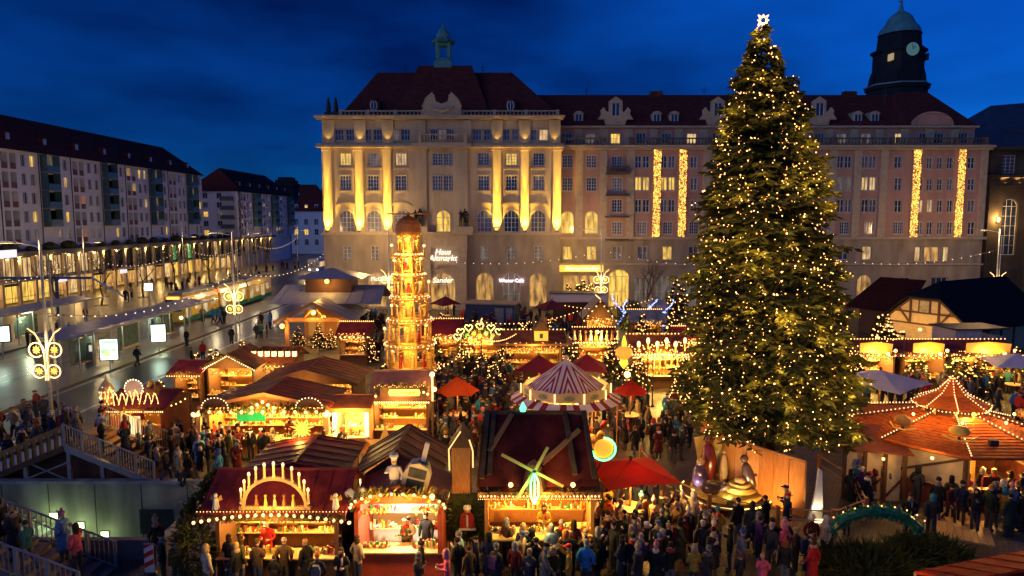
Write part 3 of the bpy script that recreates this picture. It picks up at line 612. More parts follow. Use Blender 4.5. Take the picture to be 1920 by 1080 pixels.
for s in (-1, 1):
    MB().box(s*w0*.62-.35, s*w0*.62+.35, cy0+1.2, cy0+4, tz(121), tz(109)).build('belfry_window', E('belfry_glow', (1,.7,.3), .35) if s < 0 else glassd, T)
    MB().lathe([(1.1,tz(163)),(.8,tz(150)),(.15,tz(138))], 5, (s*w0*.95,0,0)).build('pinnacle', dks, T)
    MB().lathe([(1.1,tz(163)),(.8,tz(150)),(.15,tz(138))], 5, (s*w0*.5,-w0*.8,0)).build('pinnacle', dks, T)
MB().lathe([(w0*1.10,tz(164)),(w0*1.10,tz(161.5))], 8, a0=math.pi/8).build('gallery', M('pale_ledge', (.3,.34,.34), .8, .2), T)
# church at the edge
YK = 96.0
K = thing('church', 'dark sandstone church with broad slate roof beyond the end of the pink wing', 'church', (0, 0, 0))
chst = M('church_stone', (.085, .062, .04), .9, .45, .5, .5, 8)
xk0 = at(1851, 400, YK).x; xk1 = xk0+26; zk = at(1851, 330, YK).z
kops = [(xk0+3.2, at(0,478,YK).z, 2.2, at(0,372,YK).z-at(0,478,YK).z, 1.1), (xk0+9.5, at(0,478,YK).z, 2.2, at(0,372,YK).z-at(0,478,YK).z, 1.1), (xk0+2.6, at(0,330,YK).z+.4, 1.9, at(0,288,YK).z-at(0,330,YK).z-.6, 0), (xk0+8.5, at(0,330,YK).z+.4, 1.9, at(0,288,YK).z-at(0,330,YK).z-.6, 0)]
zk2 = at(0, 282, YK).z
wall_open(K, xk0, xk1, 0, zk2, YK, kops, chst, .6)
mb = MB(); 
for x in (xk0+.5, xk0+6.3, xk0+12.2): mb.box(x-.7, x+.7, YK-.5, YK+.1, 0, zk-.3)
mb.build('buttress', chst, K)
mb = MB().box(xk0-.4, xk1, YK-.9, YK+.2, zk-.25, zk+.15); mb.box(xk0-.3, xk1, YK-.6, YK+.2, at(0,348,YK).z-.2, at(0,348,YK).z+.1); mb.box(xk0-.4, xk1, YK-.7, YK+.2, zk2, zk2+.5); mb.build('cornice', chst, K)
MB().box(xk0-.02, xk1, YK+.8, YK+24, 0, zk2-.1).build('nave', chst, K)
for i, o in enumerate(kops): window(K, o[0], o[1], o[2], o[3], o[4], YK+.2, 3, 5, chst, 0, glassd)
zr = at(1895, 200, YK+12).z; mb = MB(); mb.add([(xk0-.5,YK-.7,zk2+.5),(xk1,YK-.7,zk2+.5),(xk1,YK+24,zk2+.5),(xk0-.5,YK+24,zk2+.5),(xk0+7,YK+11,zr),(xk1,YK+11,zr+1.5)], [(0,1,5,4),(2,3,4,5),(3,0,4),(1,2,5)]); mb.build('roof', M('slate', (.055,.07,.10), .6, .25, .8), K)
MB().box(xk0+4, xk0+6.2, YK+2.5, YK+4, zk2+2.0, zk2+3.3).build('roof_hatch', M('slate', (0,0,0)), K)
lt = thing('wall_lantern', 'amber lantern glowing beside the tall church window', 'lantern', (at(1871,412,YK-.6).x, YK-.6, at(1871,412,YK-.6).z)); MB().box(-.15,.15,-.15,.15,-.3,.25).build('lamp_glass', glow, lt); MB().box(-.05,.05,0,.6,.25,.32).build('bracket', darkm, lt); lamp_in(lt, (0,-.5,.1), 260, (1,.6,.2))
for k, (px, py) in enumerate(((1885, 345), (1912, 345))):
    p = at(px, py, YK-.5); t = thing('ledge_lamp', ('amber uplight on the church ledge nearer the wing', 'amber uplight on the church ledge by the picture edge')[k], 'floodlight', p, 0, 'church ledge lamps'); MB().box(-.15,.15,-.1,.1,0,.15).build('housing', darkm, t); MB().box(-.12,.12,-.08,.08,.151,.17).build('lens', glow, t); spot(t, (0,-.1,.25), (0,.6,3), 240, 100, (1,.62,.2))

# ---- flats along the street on the far side (fronts face +X): built facing -Y, then turned
def flats(name, label, X, Y0, n_mod, zb, ze, seed, mod=15.8):
    """Local x runs along the street (world +Y)."""
    L_ = n_mod*mod; t = thing(name, label, 'apartment block', (X, Y0, 0), R(90)); r2 = random.Random(seed); fl = (ze-zb-.5)/5.0; ops = []; wins = []; logs = []; bals = []
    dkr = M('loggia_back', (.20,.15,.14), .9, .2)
    for m in range(n_mod):
        x0 = m*mod
        for k in range(5):
            z = zb + .5 + k*fl
            for dx in (1.3, 3.0): logs.append((x0+dx, z, 1.25, fl-.45))
            for dx in (5.0, 6.9, 12.5, 14.5): wins.append((x0+dx, z+.55, .95, fl-1.05))
            if k: bals.append((x0+8.7, z, x0+11.6, fl))
    ops = [(a, b, c, d, 0) for a, b, c, d in logs] + [(a, b, c, d, 0) for a, b, c, d in wins]
    wall_open(t, 0, L_, zb, ze, 0, ops, whitew, 1.0)
    for i, (a, b, c, d) in enumerate(logs):
        q = r2.random(); gm_ = lit_o if q < .09 else lit_y if q < .15 else dimroom if q < .3 else glassd
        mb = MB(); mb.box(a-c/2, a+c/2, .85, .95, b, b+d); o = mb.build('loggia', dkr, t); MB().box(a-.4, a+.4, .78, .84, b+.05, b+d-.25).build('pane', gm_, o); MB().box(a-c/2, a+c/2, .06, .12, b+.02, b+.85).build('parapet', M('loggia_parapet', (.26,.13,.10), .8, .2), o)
    for a, b, c, d in wins:
        q = r2.random(); window(t, a, b, c, d, 0, 0, 2, 1, whitew, .06, lit_y if q < .06 else lit_c if q < .12 else dimroom if q < .3 else glassd)
    tq = M('balcony_glass', (.08,.17,.20), .3, .3)
    for a, z, b, f in bals:
        o = MB().box(a, b, -1.15, .02, z-.12, z+.02).build('balcony', concr, t); MB().box(a, b, -1.15, -1.09, z+.02, z+1.0).build('balcony_panel', tq, o); MB().box(a, b, .0, .03, z+.05, z+f-.3).build('balcony_door', dimroom if r2.random() < .3 else glassd, o)
        for x in (a, b): MB().box(x-.04, x+.04, -1.13, .0, z+.02, z+f-.14).build('screen', tq, o)
    for m in range(n_mod):
        MB().cyl((m*mod+8.3,-.06,zb),(m*mod+8.3,-.06,ze), .07, n=6).build('downpipe', darkm, t); MB().cyl((m*mod+.1,-.06,zb),(m*mod+.1,-.06,ze), .07, n=6).build('downpipe', darkm, t)
    MB().box(-.01, L_, 1.0, 13, 0, ze).build('body', whitew, t)
    rf = MB().add([(-.4,-.6,ze),(L_+.4,-.6,ze),(L_+.4,13.4,ze),(-.4,13.4,ze),(4,6.4,ze+6.0),(L_-4.5,6.4,ze+6.0)], [(0,1,5,4),(1,2,5),(2,3,4,5),(3,0,4)]).build('roof', roofr, t)
    for m in range(n_mod*2):
        x = (m+.5)*mod/2; mb = MB().box(x-.5, x+.5, 1.2, 3.2, ze+1.5, ze+2.7); mb.mi = 1; mb.box(x-.36, x+.36, 1.15, 1.19, ze+1.6, ze+2.5); mb.build('dormer', [roofr, M('dormer_pane', (.35,.42,.55), .2, .3)], rf)
    return t
flats('apartment_block', 'long white apartment block with red roof and blue glazed balconies above the arcade', -72.0, 81.0, 5, 7.6, 21.9, 3)
# second block: short front towards the square, long side along the street
flats('apartment_block', 'white apartment block beyond the long one, its red roof lower and smaller', -66.5, 168.0, 3, 7.4, 18.6, 9, 13.5)
t = thing('balcony_flats', 'pinkish end wing of flats with stacked balconies facing the square', 'apartment block', (-66.5, 167.0, 0)); fl = 2.25; ops = []
for k in range(5):
    for dx in (-8.0, -4.6): ops.append((dx, 7.9+k*fl, 1.2, 1.35, 0))
wall_open(t, -14, 0, 7.0, 18.6, 0, ops, whitew, .3)
for i, o in enumerate(ops): window(t, o[0], o[1], o[2], o[3], 0, 0, 2, 1, whitew, .06, lit_y if i in (0, 4) else dimroom if i in (1, 5) else glassd)
for k in range(1, 5): o = MB().box(-4.0, -.6, -1.2, .02, 7.4+k*fl-.1, 7.4+k*fl+.05).build('balcony', concr, t); MB().box(-4.0, -.6, -1.2, -1.12, 7.4+k*fl+.05, 7.4+k*fl+.95).build('balcony_panel', M('balcony_panel_grey', (.16,.17,.18), .5, .2), o)
MB().add([(-15,-.5,18.6),(.6,-.5,18.6),(.6,14,18.6),(-15,14,18.6),(-6.5,7,23.2),(-6.4,7,23.2)], [(0,1,5,4),(1,2,5),(2,3,4,5),(3,0,4)]).build('roof', roofr, t)
# buildings closing the street
def plain(name, label, px0, px1, Y, pyt, pyr, nwx, nwz, mat, seed):
    a, b = at(px0, 400, Y), at(px1, 400, Y); zt_, zr_ = at(0, pyt, Y).z, at(0, pyr, Y+6).z; t = thing(name, label, 'building'); r2 = random.Random(seed); ops = []
    for i in range(nwx):
        for j in range(nwz): ops.append((a.x + (b.x-a.x)*(i+.5)/nwx, 3.0 + (zt_-4.2)*j/nwz, 1.3, 2.0, .5 if j == 0 else 0))
    wall_open(t, a.x, b.x, 0, zt_, Y, ops, mat, .3)
    for o in ops: window(t, o[0], o[1], o[2], o[3], o[4], Y, 2, 2, mat, .1, lit_y if r2.random() < .12 else glassd)
    rf = MB().add([(a.x-.5,Y-.5,zt_),(b.x+.5,Y-.5,zt_),(b.x+.5,Y+12,zt_),(a.x-.5,Y+12,zt_),(a.x+3,Y+6,zr_),(b.x-3,Y+6,zr_)], [(0,1,5,4),(1,2,5),(2,3,4,5),(3,0,4)]).build('roof', roofr, t)
    for i in range(nwx):
        x = a.x+(b.x-a.x)*(i+.5)/nwx; MB().box(x-.6, x+.6, Y+.6, Y+2.5, zt_+.8, zt_+2.3).build('dormer', whitew, rf); MB().box(x-.4, x+.4, Y+.52, Y+.58, zt_+1.0, zt_+2.0).build('dormer_window', lit_y if i == 1 else glassd, rf)
    return t
plain('corner_house', 'white baroque house with red mansard roof closing the end of the street', 545, 640, 235, 396, 356, 5, 3, whitew, 4)
plain('street_house', 'distant grey house behind the white baroque one, only its roof showing', 500, 600, 290, 372, 346, 6, 4, concr, 5)
p = at(538, 355, 250); t = thing('roof_tower', 'squat dark rooftop tower at the end of the street', 'tower', (p.x, 250, 0)); zz = at(0, 338, 250).z; MB().box(-3.2, 3.2, -3, 3, 0, zz).build('shaft', dks, t); MB().box(-3.7, 3.7, -3.5, 3.5, zz-2.2, zz-1.2).build('ledge', dks, t); MB().box(-2.4, 2.4, -2.4, 2.4, zz, zz+1.0).build('cap', dks, t)

# ---- two-storey glass arcade in front of the flats
XAR = -67.0
A = thing('shopping_arcade', 'two-storey arcade of stone piers with lit shop windows under a flat roof', 'arcade', (XAR, 78, 0), R(90))
LA = 115.0; piers = int(LA/3.2)
MB().box(-1, LA, -.5, 9, 6.9, 7.5).build('roof_slab', M('roof_edge', (.16,.15,.15), .7, .2), A); MB().box(-1, LA, 4.0, 4.4, 0, 6.9).build('back_wall', concr, A)
MB().box(-1, LA, .0, 4.0, 3.35, 3.6).build('gallery_floor', concr, A)
pm = MB().box(-.22, .22, -.22, .22, 0, 6.9).mesh('pier', M('pier_stone', (.42,.33,.24), .8, .15))
lmesh = MB().box(-.12, .12, -.1, .1, 0, .1).mesh('downlight', glow)
fr = MB()
for k in range(2): fr.box(-1.48, -1.42, .3, .38, 0, 3.0); fr.box(-.3, -.24, .3, .38, 0, 3.0); fr.box(.7, .76, .3, .38, 0, 3.0)
fr.box(-1.48, 1.48, .3, .38, 2.9, 3.0); fr.box(-1.48, 1.48, .3, .38, 0, .12); frm = fr.mesh('glazing_bars', darkm)
up = MB().box(-1.4, 1.4, .4, .44, 0, 2.9); lo = MB().box(-1.45, 1.45, 3.4, 3.5, 0, 2.8)
ups = {m.name: up.mesh('upper_window', m) for m in (lit_c, glassd, dimroom, LITWIN('green_room', (.3,1,.35), .7))}
los = {m.name: lo.mesh('shop_window', m) for m in (shoplit, lit_c, lit_y)}
r2 = random.Random(5)
for i in range(piers):
    x = 1.6 + i*3.2; put('pier', pm, A, (x, 0, 0)); put('downlight', lmesh, A, (x, -.34, 6.78))
    w = x+1.6; nm = lit_c if 2 < i < 10 or i in (23,) else ('green_room' if i in (17, 19) else 'dim_room' if i % 4 == 1 else 'dark_glass')
    nm = nm.name if hasattr(nm, 'name') else nm
    o = put('upper_window', ups[nm], A, (w, 0, 3.75)); put('glazing_bars', frm, o)
    put('shop_window', los[r2.choice(list(los))], A, (w, 0, .2))
    if i % 3 == 0: MB().box(w-1.3, w+1.3, -.05, .05, 2.95, 3.3).build('fascia', M('dark_fascia', (.04,.035,.03), .5, .2), A)
    if i % 2 == 0: lamp_in(A, (w, 1.6, 3.1), 90, (1, .60, .18), .15)
    if i % 2 == 0: lamp_in(A, (x, -.55, 6.5), 45, (1, .60, .20), .1)
for i, w in enumerate((23.0, 39.0)): MB().box(w-.9, w+.9, -.35, -.2, 2.7, 3.3).build('shop_sign', E('pale_shop_sign', (.9,.85,1), .9), A)
MB().box(8.5, 13.0, -1.0, -.8, 6.9, 7.9).build('roof_sign', E('roof_sign_white', (.8,.75,1), 1.1), A)
for i in range(26): 
    x = 6+i*4.2; s = r2.uniform(.7, 1.3); put('planter_shrub', cached('shr', lambda: MB().ball((0,0,.5), .7, 7, 5).ball((.6,.1,.4), .5, 6, 4).mesh('planter_shrub', leafd)), A, (x, 1.2, 7.5), None, (s*1.6, s, s*.8))
# ================================================================== trees
def fir_crown(h, prof, nb, tw, seed, z0=0.0, blade=.12, tl=.75, droop=.25):
    """Needle sprays on drooping boughs. PROF: [(z, radius)]. Returns verts, quads, tips."""
    r = np.random.RandomState(seed); zp = np.array([p[0] for p in prof]); rp_ = np.array([p[1] for p in prof])
    cand = r.uniform(zp[0], zp[-1], nb*6); rad = np.interp(cand, zp, rp_); keep = r.uniform(0, 1, nb*6) < (rad / rp_.max())**.9 + .06; zs = cand[keep][:nb]
    V = []; tips = []
    for i, z in enumerate(zs):
        az = i*2.39996 + r.uniform(-.4, .4); rr = np.interp(z, zp, rp_) * r.uniform(.70, 1.03) * (1 + .10*math.sin(z*1.9 + 2.3*math.cos(az*2 + z*.6)) + (.12 if r.uniform() < .06 else 0))
        d = np.array([math.cos(az), math.sin(az), 0]); s = np.array([-d[1], d[0], 0]); m = max(6, int(tw * (.35 + .65*rr/rp_.max())))
        us = np.sort(r.uniform(.22, 1.0, m)); dz = droop*rr
        bz = z + dz*(.55*us - 1.25*us**2*.8 + .45*np.maximum(0, us-.75)*2)
        P = d[None]*(rr*us)[:, None]; P[:, 2] = bz
        side = np.where(np.arange(m) % 2 == 0, 1.0, -1.0); ang = r.uniform(.35, 1.15, m) * side
        L_ = tl*r.uniform(.55, 1.15, m)*(1.15 - .62*us)*(.55+.45*rr/rp_.max())
        D = d[None]*np.cos(ang)[:, None] + s[None]*np.sin(ang)[:, None]; D[:, 2] = r.uniform(-.55, .12, m); D /= np.linalg.norm(D, axis=1)[:, None]
        up = np.array([0, 0, 1.0]); A = np.cross(D, up); A /= np.linalg.norm(A, axis=1)[:, None]; B = np.cross(A, D)
        wd = blade*r.uniform(.7, 1.35, m)
        for X in (A, B*.8):
            q = np.stack([P, P + D*(L_*.45)[:, None] + X*wd[:, None], P + D*L_[:, None], P + D*(L_*.4)[:, None] - X*wd[:, None]], 1); V.append(q.reshape(-1, 3))
        for u in r.uniform(.72, 1.06, 3): tips.append((d[0]*rr*u, d[1]*rr*u, z + dz*(.55*u - u*u + .45*max(0, u-.75)*2) + .07))
    V = np.concatenate(V); V[:, 2] += z0
    return V, tips
def quads_obj(name, V, mats, parent=None, kind=None, mi=None):
    me = bpy.data.meshes.new(name); n = len(V); me.vertices.add(n); me.vertices.foreach_set('co', V.astype(np.float32).ravel()); nq = n//4
    me.loops.add(n); me.loops.foreach_set('vertex_index', np.arange(n, dtype=np.int32)); me.polygons.add(nq); me.polygons.foreach_set('loop_start', np.arange(0, n, 4, dtype=np.int32)); me.polygons.foreach_set('loop_total', np.full(nq, 4, np.int32))
    for m in (mats if isinstance(mats, list) else [mats]): me.materials.append(m)
    if mi is not None: me.polygons.foreach_set('material_index', mi.astype(np.int32))
    me.update(calc_edges=True)
    return me if parent is None and kind == 'mesh' else put(name, me, parent, kind=kind)
# ---- the great spruce
TY = 31.0; TX = at(1446, 800, TY).x
def tzz(py): return at(1437, py, TY).z
hw = [(800, 150), (775, 176), (740, 180), (700, 177), (600, 162), (500, 147), (400, 130), (350, 118), (300, 108), (250, 100), (200, 86), (150, 60), (100, 34), (62, 9), (48, 3)]
prof = [(tzz(py), w*TY/1262.0*(.90 if py > 70 else .8)) for py, w in hw]
XT = thing('christmas_tree', 'towering lit spruce crowned with a white star', 'christmas tree', (TX, TY, 0))
MB().tube([(0,0,0),(0,0,4),(.03,0,10),(0,0,16),(0,0,tzz(55))], [.34,.30,.2,.1,.03], 8).build('trunk', bark, XT)
V, tips = fir_crown(20, prof, 1750, 40, 11, blade=.085, tl=1.05, droop=.22)
r = np.random.RandomState(2); mi = (r.uniform(0, 1, len(V)//4) < .42).astype(int)
quads_obj('crown', V, [leafd, leafm], XT, mi=mi)
mb = MB(); r2 = random.Random(4)
for i in range(0, len(tips), 1):
    if r2.random() < (.72 if tips[i][2] < 9 else .6): x, y, z = tips[i]; mb.mi = r2.choice((0, 1, 1, 1, 2, 2)); mb.octa((x + r2.gauss(0,.05), y + r2.gauss(0,.05), z + r2.gauss(0,.08)), r2.choice((.014, .016, .018, .02, .023, .026, .03, .038)) if mb.mi else r2.choice((.022, .026, .032, .045)))
for k in range(5):                       # strands that run down through the boughs
    a = -math.pi/2 + (k-2)*.62; 
    for j in range(64):
        z = tzz(800) + (tzz(170)-tzz(800))*j/64; rr = np.interp(z, [p[0] for p in prof], [p[1] for p in prof])*(.86+.1*math.sin(j*.9+k)); aa = a + .12*math.sin(j*.31+k*2)
        mb.mi = 1
        if r2.random() < .7: mb.octa((rr*math.cos(aa), rr*math.sin(aa), z), .03)
LS = thing('tree_light_chain', 'amber light bulbs strung all over the towering spruce', 'fairy lights', (TX, TY, 0)); mb.build('bulbs', [bulbt, E('tree_bulb_small', (1.0,.46,.12), 6.0), E('tree_bulb_dim', (1.0,.38,.06), 4.0)], LS, kind='stuff')
for x, y, z in r2.sample(tips, 400): k = 1.04 + .5/max(.6, math.hypot(x, y)); lamp_in(LS, (x*k, y*k, z+.1), 2.6 if y > 0 else 5.0, (1, .55, .11), .1, 'added_bough_light')  # unseen point lights set off the bulbs, added to light the boughs
XT.rotation_euler = LS.rotation_euler = (0, R(-3.2), 0)
p = at(1431, 38, TY); S = thing('tree_star', 'glowing eight-pointed white star on the tip of the spruce', 'star', (p.x, TY, p.z)); mb = MB(); e = E('star_white', (1, .62, .34), 1.7)
for k in range(8):
    a = math.pi*k/4 + math.pi/8*0; l = .32 if k % 2 else .25; d = Vector((math.sin(a), 0, math.cos(a)))
    mb.bar(d*.10 + Vector((d.z*.07,0,-d.x*.07)), d*l, .035, .035, (0,1,0)); mb.bar(d*.10 - Vector((d.z*.07,0,-d.x*.07)), d*l, .035, .035, (0,1,0))
mb.build('star_frame', e, S); MB().cyl((0,0,-.55),(0,0,-.1), .03, n=6).build('mount', darkm, S)
BLOCK.append((TX-1.0, TX+1.0, TY-1, TY+1))
# small firs, three sizes of one make
def small_fir_mesh(seed): 
    V, tips = fir_crown(2, [(.15,.62),(.5,.75),(1.0,.55),(1.6,.28),(2.05,.03)], 85, 9, seed, blade=.06, tl=.34, droop=.2); return quads_obj('crown', V, leafd, None, 'mesh'), tips
FIRS = [small_fir_mesh(s) for s in (1, 2, 3)]
def fir_bulb_mesh(i, mat, n, seed):
    def f():
        mb = MB(); q = random.Random(seed)
        for t in q.sample(FIRS[i][1], min(n, len(FIRS[i][1]))): mb.octa(t, .032)
        return mb.mesh('bulbs', mat)
    return cached(('firb', i, mat.name, n), f)
fir_trunk = MB().cyl((0,0,-.05),(0,0,1.6), .05, .02, 6).mesh('trunk', bark)
def fir(loc, s, label, lit=True, mat=None, group='small firs of the market', n=70, parent=None):
    i = rnd.randrange(3); rz = rnd.uniform(0, 6)
    if parent is None: t = thing('fir_tree', label, 'fir tree', loc, rz, group); t.scale = (s,)*3
    else: t = put('fir', None, parent, loc, (0,0,rz), s)
    put('trunk', fir_trunk, t); put('crown', FIRS[i][0], t)
    if lit: put('bulbs', fir_bulb_mesh(i, mat or bulbs_far, n, i+5), t, kind='stuff')
    return t
# garland of fir twigs along a path
def garland(parent, pts, r=.13, dens=60, seed=0, mat=None, name='fir_garland'):
    q = np.random.RandomState(seed); P = []; pts = [np.array(p) for p in pts]
    for a, b in zip(pts[:-1], pts[1:]):
        n = max(3, int(np.linalg.norm(b-a)*dens)); 
        for u in q.uniform(0, 1, n):
            c = a + (b-a)*u + q.normal(0, r*.35, 3); d = q.normal(0, 1, 3); d /= np.linalg.norm(d); l = r*q.uniform(.7, 1.5); x = np.cross(d, [.3, .2, 1]); x /= np.linalg.norm(x); w = r*.22
            P.append([c, c + d*l*.5 + x*w, c + d*l, c + d*l*.5 - x*w])
    return quads_obj(name, np.array(P).reshape(-1, 3), mat or leafm, parent, kind='stuff')
def bush(parent, c, d, n, seed, name='fir_branches', tl=.35):
    q = np.random.RandomState(seed); P = []
    for _ in range(int(n*1.7)):
        v = q.normal(0, 1, 3); v /= np.linalg.norm(v); c0 = np.array(c) + v*np.array(d)*q.uniform(.3, 1)**.5; dd = v + q.normal(0, .6, 3); dd /= np.linalg.norm(dd); l = tl*q.uniform(.5, 1.3); x = np.cross(dd, q.normal(0, 1, 3)); x /= np.linalg.norm(x); w = tl*.065
        P.append([c0, c0 + dd*l*.5 + x*w, c0 + dd*l, c0 + dd*l*.5 - x*w])
    return quads_obj(name, np.array(P).reshape(-1, 3), leafd, parent, kind='stuff')
# bare street trees
def bare_tree_mesh(seed):
    q = random.Random(seed); mb = MB()
    def grow(p, d, l, r_, k):
        e = p + d*l; mid = (p+e)/2 + Vector((q.gauss(0,.05), q.gauss(0,.05), 0))*l; mb.tube([p, mid, e], [r_, r_*.85, r_*.7], 5 if k < 2 else 3)
        if k >= 5: return
        for _ in range(3 if k < 3 else 2):
            nd = (d + Vector((q.gauss(0,.5), q.gauss(0,.5), q.uniform(-.05,.45)))).normalized(); grow(e, nd, l*q.uniform(.62,.85), r_*.62, k+1)
    grow(Vector((0,0,0)), Vector((0,0,1)), 2.3, .14, 0); return mb.mesh('limbs', bark)
BT = [bare_tree_mesh(s) for s in (1, 2, 3)]
spots = [(-56.5, 84), (-57, 94), (-56.5, 104), (-57, 115), (-56.5, 127), (-57, 140), (-56, 155)]
for i, (x, y) in enumerate(spots):
    t = thing('street_tree', f'bare winter tree before the arcade, {ORD[i]} along the street', 'tree', (x, y, 0), i*1.3, 'bare trees along the arcade'); put('limbs', BT[i % 3], t, scale=1.05)
    t2 = MB().lathe([(.9,0),(.9,.06)], 8).build('tree_grate', darkm, t)
p = onz(1222, 600); t = thing('street_tree', 'bare winter tree in front of the pink wing beside the blue lights', 'tree', (p.x, 83, 0), 1); put('limbs', BT[0], t, scale=.95)

# ================================================================== street furniture
gold_rope = E('rope_light', (1.0, .55, .2), 1.7)
def butterfly_lamp(x, y, label, s=1.0):
    t = thing('butterfly_lamp', label, 'street lamp', (x, y, 0), 0, 'lamp posts with butterfly lights'); MB().cyl((0,0,0),(0,0,10.8), .11, .07, 8).build('pole', greym, t); MB().cyl((0,0,0),(0,0,.9), .16, .15, 8).build('pole_foot', greym, t)
    MB().cyl((.35,.12,0),(.35,.12,10.0), .05, n=6).build('cable_pole', greym, t)
    zb = 2.75
    def curve(pts, nm):
        o = MB().tube([(a*s, -.16, zb+b) for a, b in pts], .034, 5).build(nm, gold_rope, t); mb = MB()
        for i in range(len(pts)-1):
            for u in (0, .5): mb.octa(((pts[i][0]*(1-u)+pts[i+1][0]*u)*s, -.2, zb+pts[i][1]*(1-u)+pts[i+1][1]*u), .03)
        mb.build('bulbs', bulbpale, o, kind='stuff')
    for sg in (-1, 1):
        curve([(sg*a, b) for a, b in ((.06,1.1),(.12,1.7),(.28,2.2),(.55,2.7),(.95,3.0))], 'feeler')
        for cx, cz, rr in ((.52, 1.75, .42), (.42, .5, .38)):
            curve([(sg*.07, 0), (sg*.08, cz-.3)] + [(sg*(cx + rr*math.cos(a)), cz + rr*math.sin(a)) for a in np.linspace(math.pi*1.0, -math.pi*.72, 18)], 'wing_curl')
            sm = MB()
            for k in range(8): a = math.pi*k/4; d = Vector((math.sin(a),0,math.cos(a))); sm.add([d*.26, Vector((d.z,0,-d.x))*.07, Vector((0,-.07,0)), Vector((-d.z,0,d.x))*.07], [(0,1,2),(0,2,3)])
            sm.build('star', starlit, t, (sg*cx*s, -.16, zb+cz))
    lamp_in(t, (0, -.9, 4.6), 140, (1, .65, .25), .4)
    # street luminaire at the top
    a = MB().bar((0,0,10.4),(-1.6,0,10.7), .07, .07).build('arm', greym, t); MB().box(-2.3,-1.4,-.14,.14,10.62,10.74).build('lamp_head', greym, t); MB().box(-2.25,-1.5,-.1,.1,10.6,10.615).build('lamp_glass', E('sodium', (1,.66,.25), 2), t)
    lamp_in(t, (-1.9, 0, 10.45), 560 if y > 75 else 220, (1, .60, .22), .25)
    return t
LAMPS = [(-26.8, 38.8, 'lamp post with golden butterfly lights nearest the stairway'), (-27.0, 66.0, 'lamp post with golden butterfly lights beside the tram lane'), (at(729,520,84).x, 84, 'lamp post with golden butterfly lights half hidden by the tall pyramid'), (at(1127,520,84).x, 84, 'lamp post with golden butterfly lights before the cellar restaurant'), (at(1870,505,80).x, 80, 'lamp post with golden butterfly lights in front of the church')]
for a in LAMPS: butterfly_lamp(*a)
# masts on the far side and catenary bulbs
def mast(x, y, label):
    t = thing('street_mast', label, 'street lamp', (x, y, 0), 0, 'street masts by the tram stop'); MB().cyl((0,0,0),(0,0,11.5), .1, .06, 8).build('pole', greym, t); MB().bar((0,0,8.9),(1.9,0,9.1), .06, .06).build('arm', greym, t); MB().box(1.4,2.3,-.13,.13,9.02,9.12).build('lamp_head', greym, t); MB().box(1.45,2.25,-.09,.09,9.0,9.015).build('lamp_glass', E('sodium', (0,0,0), 0), t)
    lamp_in(t, (1.85, 0, 8.8), 270, (1, .62, .24), .25)
ms = [(-54, y) for y in (62, 86, 112, 140, 172)]
for i, (x, y) in enumerate(ms): mast(x, y, f'slim grey lamp mast in front of the arcade, {ORD[i]} along the street')
for i, (x, y) in enumerate(((-27.3, 100), (-26.5, 135))): mast(x, y, f'slim grey lamp mast on the kerb beyond the tram, {("nearer","farther")[i]} one')
STR = 0
def string(a, b, n, sag, label, mat=bulbpale, r_=.045, group='strings of pale bulbs'):
    t = thing('bulb_string', label, 'string lights', (0,0,0), 0, group); pts = line_pts(a, b, max(n, 12), sag); MB().tube(pts, .015, 3).build('cable', darkm, t)
    for p in line_pts(a, b, n, sag)[1:-1]: put('bulb', bulb_me(r_, mat), t, p - Vector((0,0,r_)))
V3 = Vector
string((-26.8,38.8,6.6), (-27,66,6.9), 24, 1.5, 'string of pale bulbs between the two street lamps by the tram stop')
string((-36,30,4.8), (-26.8,38.8,6.6), 12, .5, 'string of pale bulbs running out of the picture from the first lamp post')
string((-27,66,6.9), (-27.3,100,7.2), 24, 1.6, 'string of pale bulbs over the tram lane beyond the second lamp post')
string((-27.3,100,7.2), (-26.5,135,7.2), 20, 1.6, 'string of pale bulbs over the road at the building corner')
for i in range(4): string((ms[i][0],ms[i][1],7.3), (ms[i+1][0],ms[i+1][1],7.3), 26, 2.0, f'string of pale bulbs hung between the {ORD[i]} and {ORD[i+1]} arcade masts')
string((LAMPS[2][0],84,8.0), (LAMPS[3][0],84,8.0), 26, 1.5, 'string of pale bulbs across the front of the sandstone corner block')
string((LAMPS[3][0],84,8.2), (LAMPS[3][0]+24,84,8.0), 22, 1.7, 'string of pale bulbs across the pink wing behind the spruce')
string((LAMPS[3][0]+24,84,8.0), (LAMPS[4][0],80,8.4), 24, 1.6, 'string of pale bulbs between spruce and church')
t = thing('street_mast', 'slim grey mast holding bulb strings behind the spruce', 'street lamp', (LAMPS[3][0]+24, 84, 0)); MB().cyl((0,0,0),(0,0,9), .1, .06, 8).build('pole', greym, t)
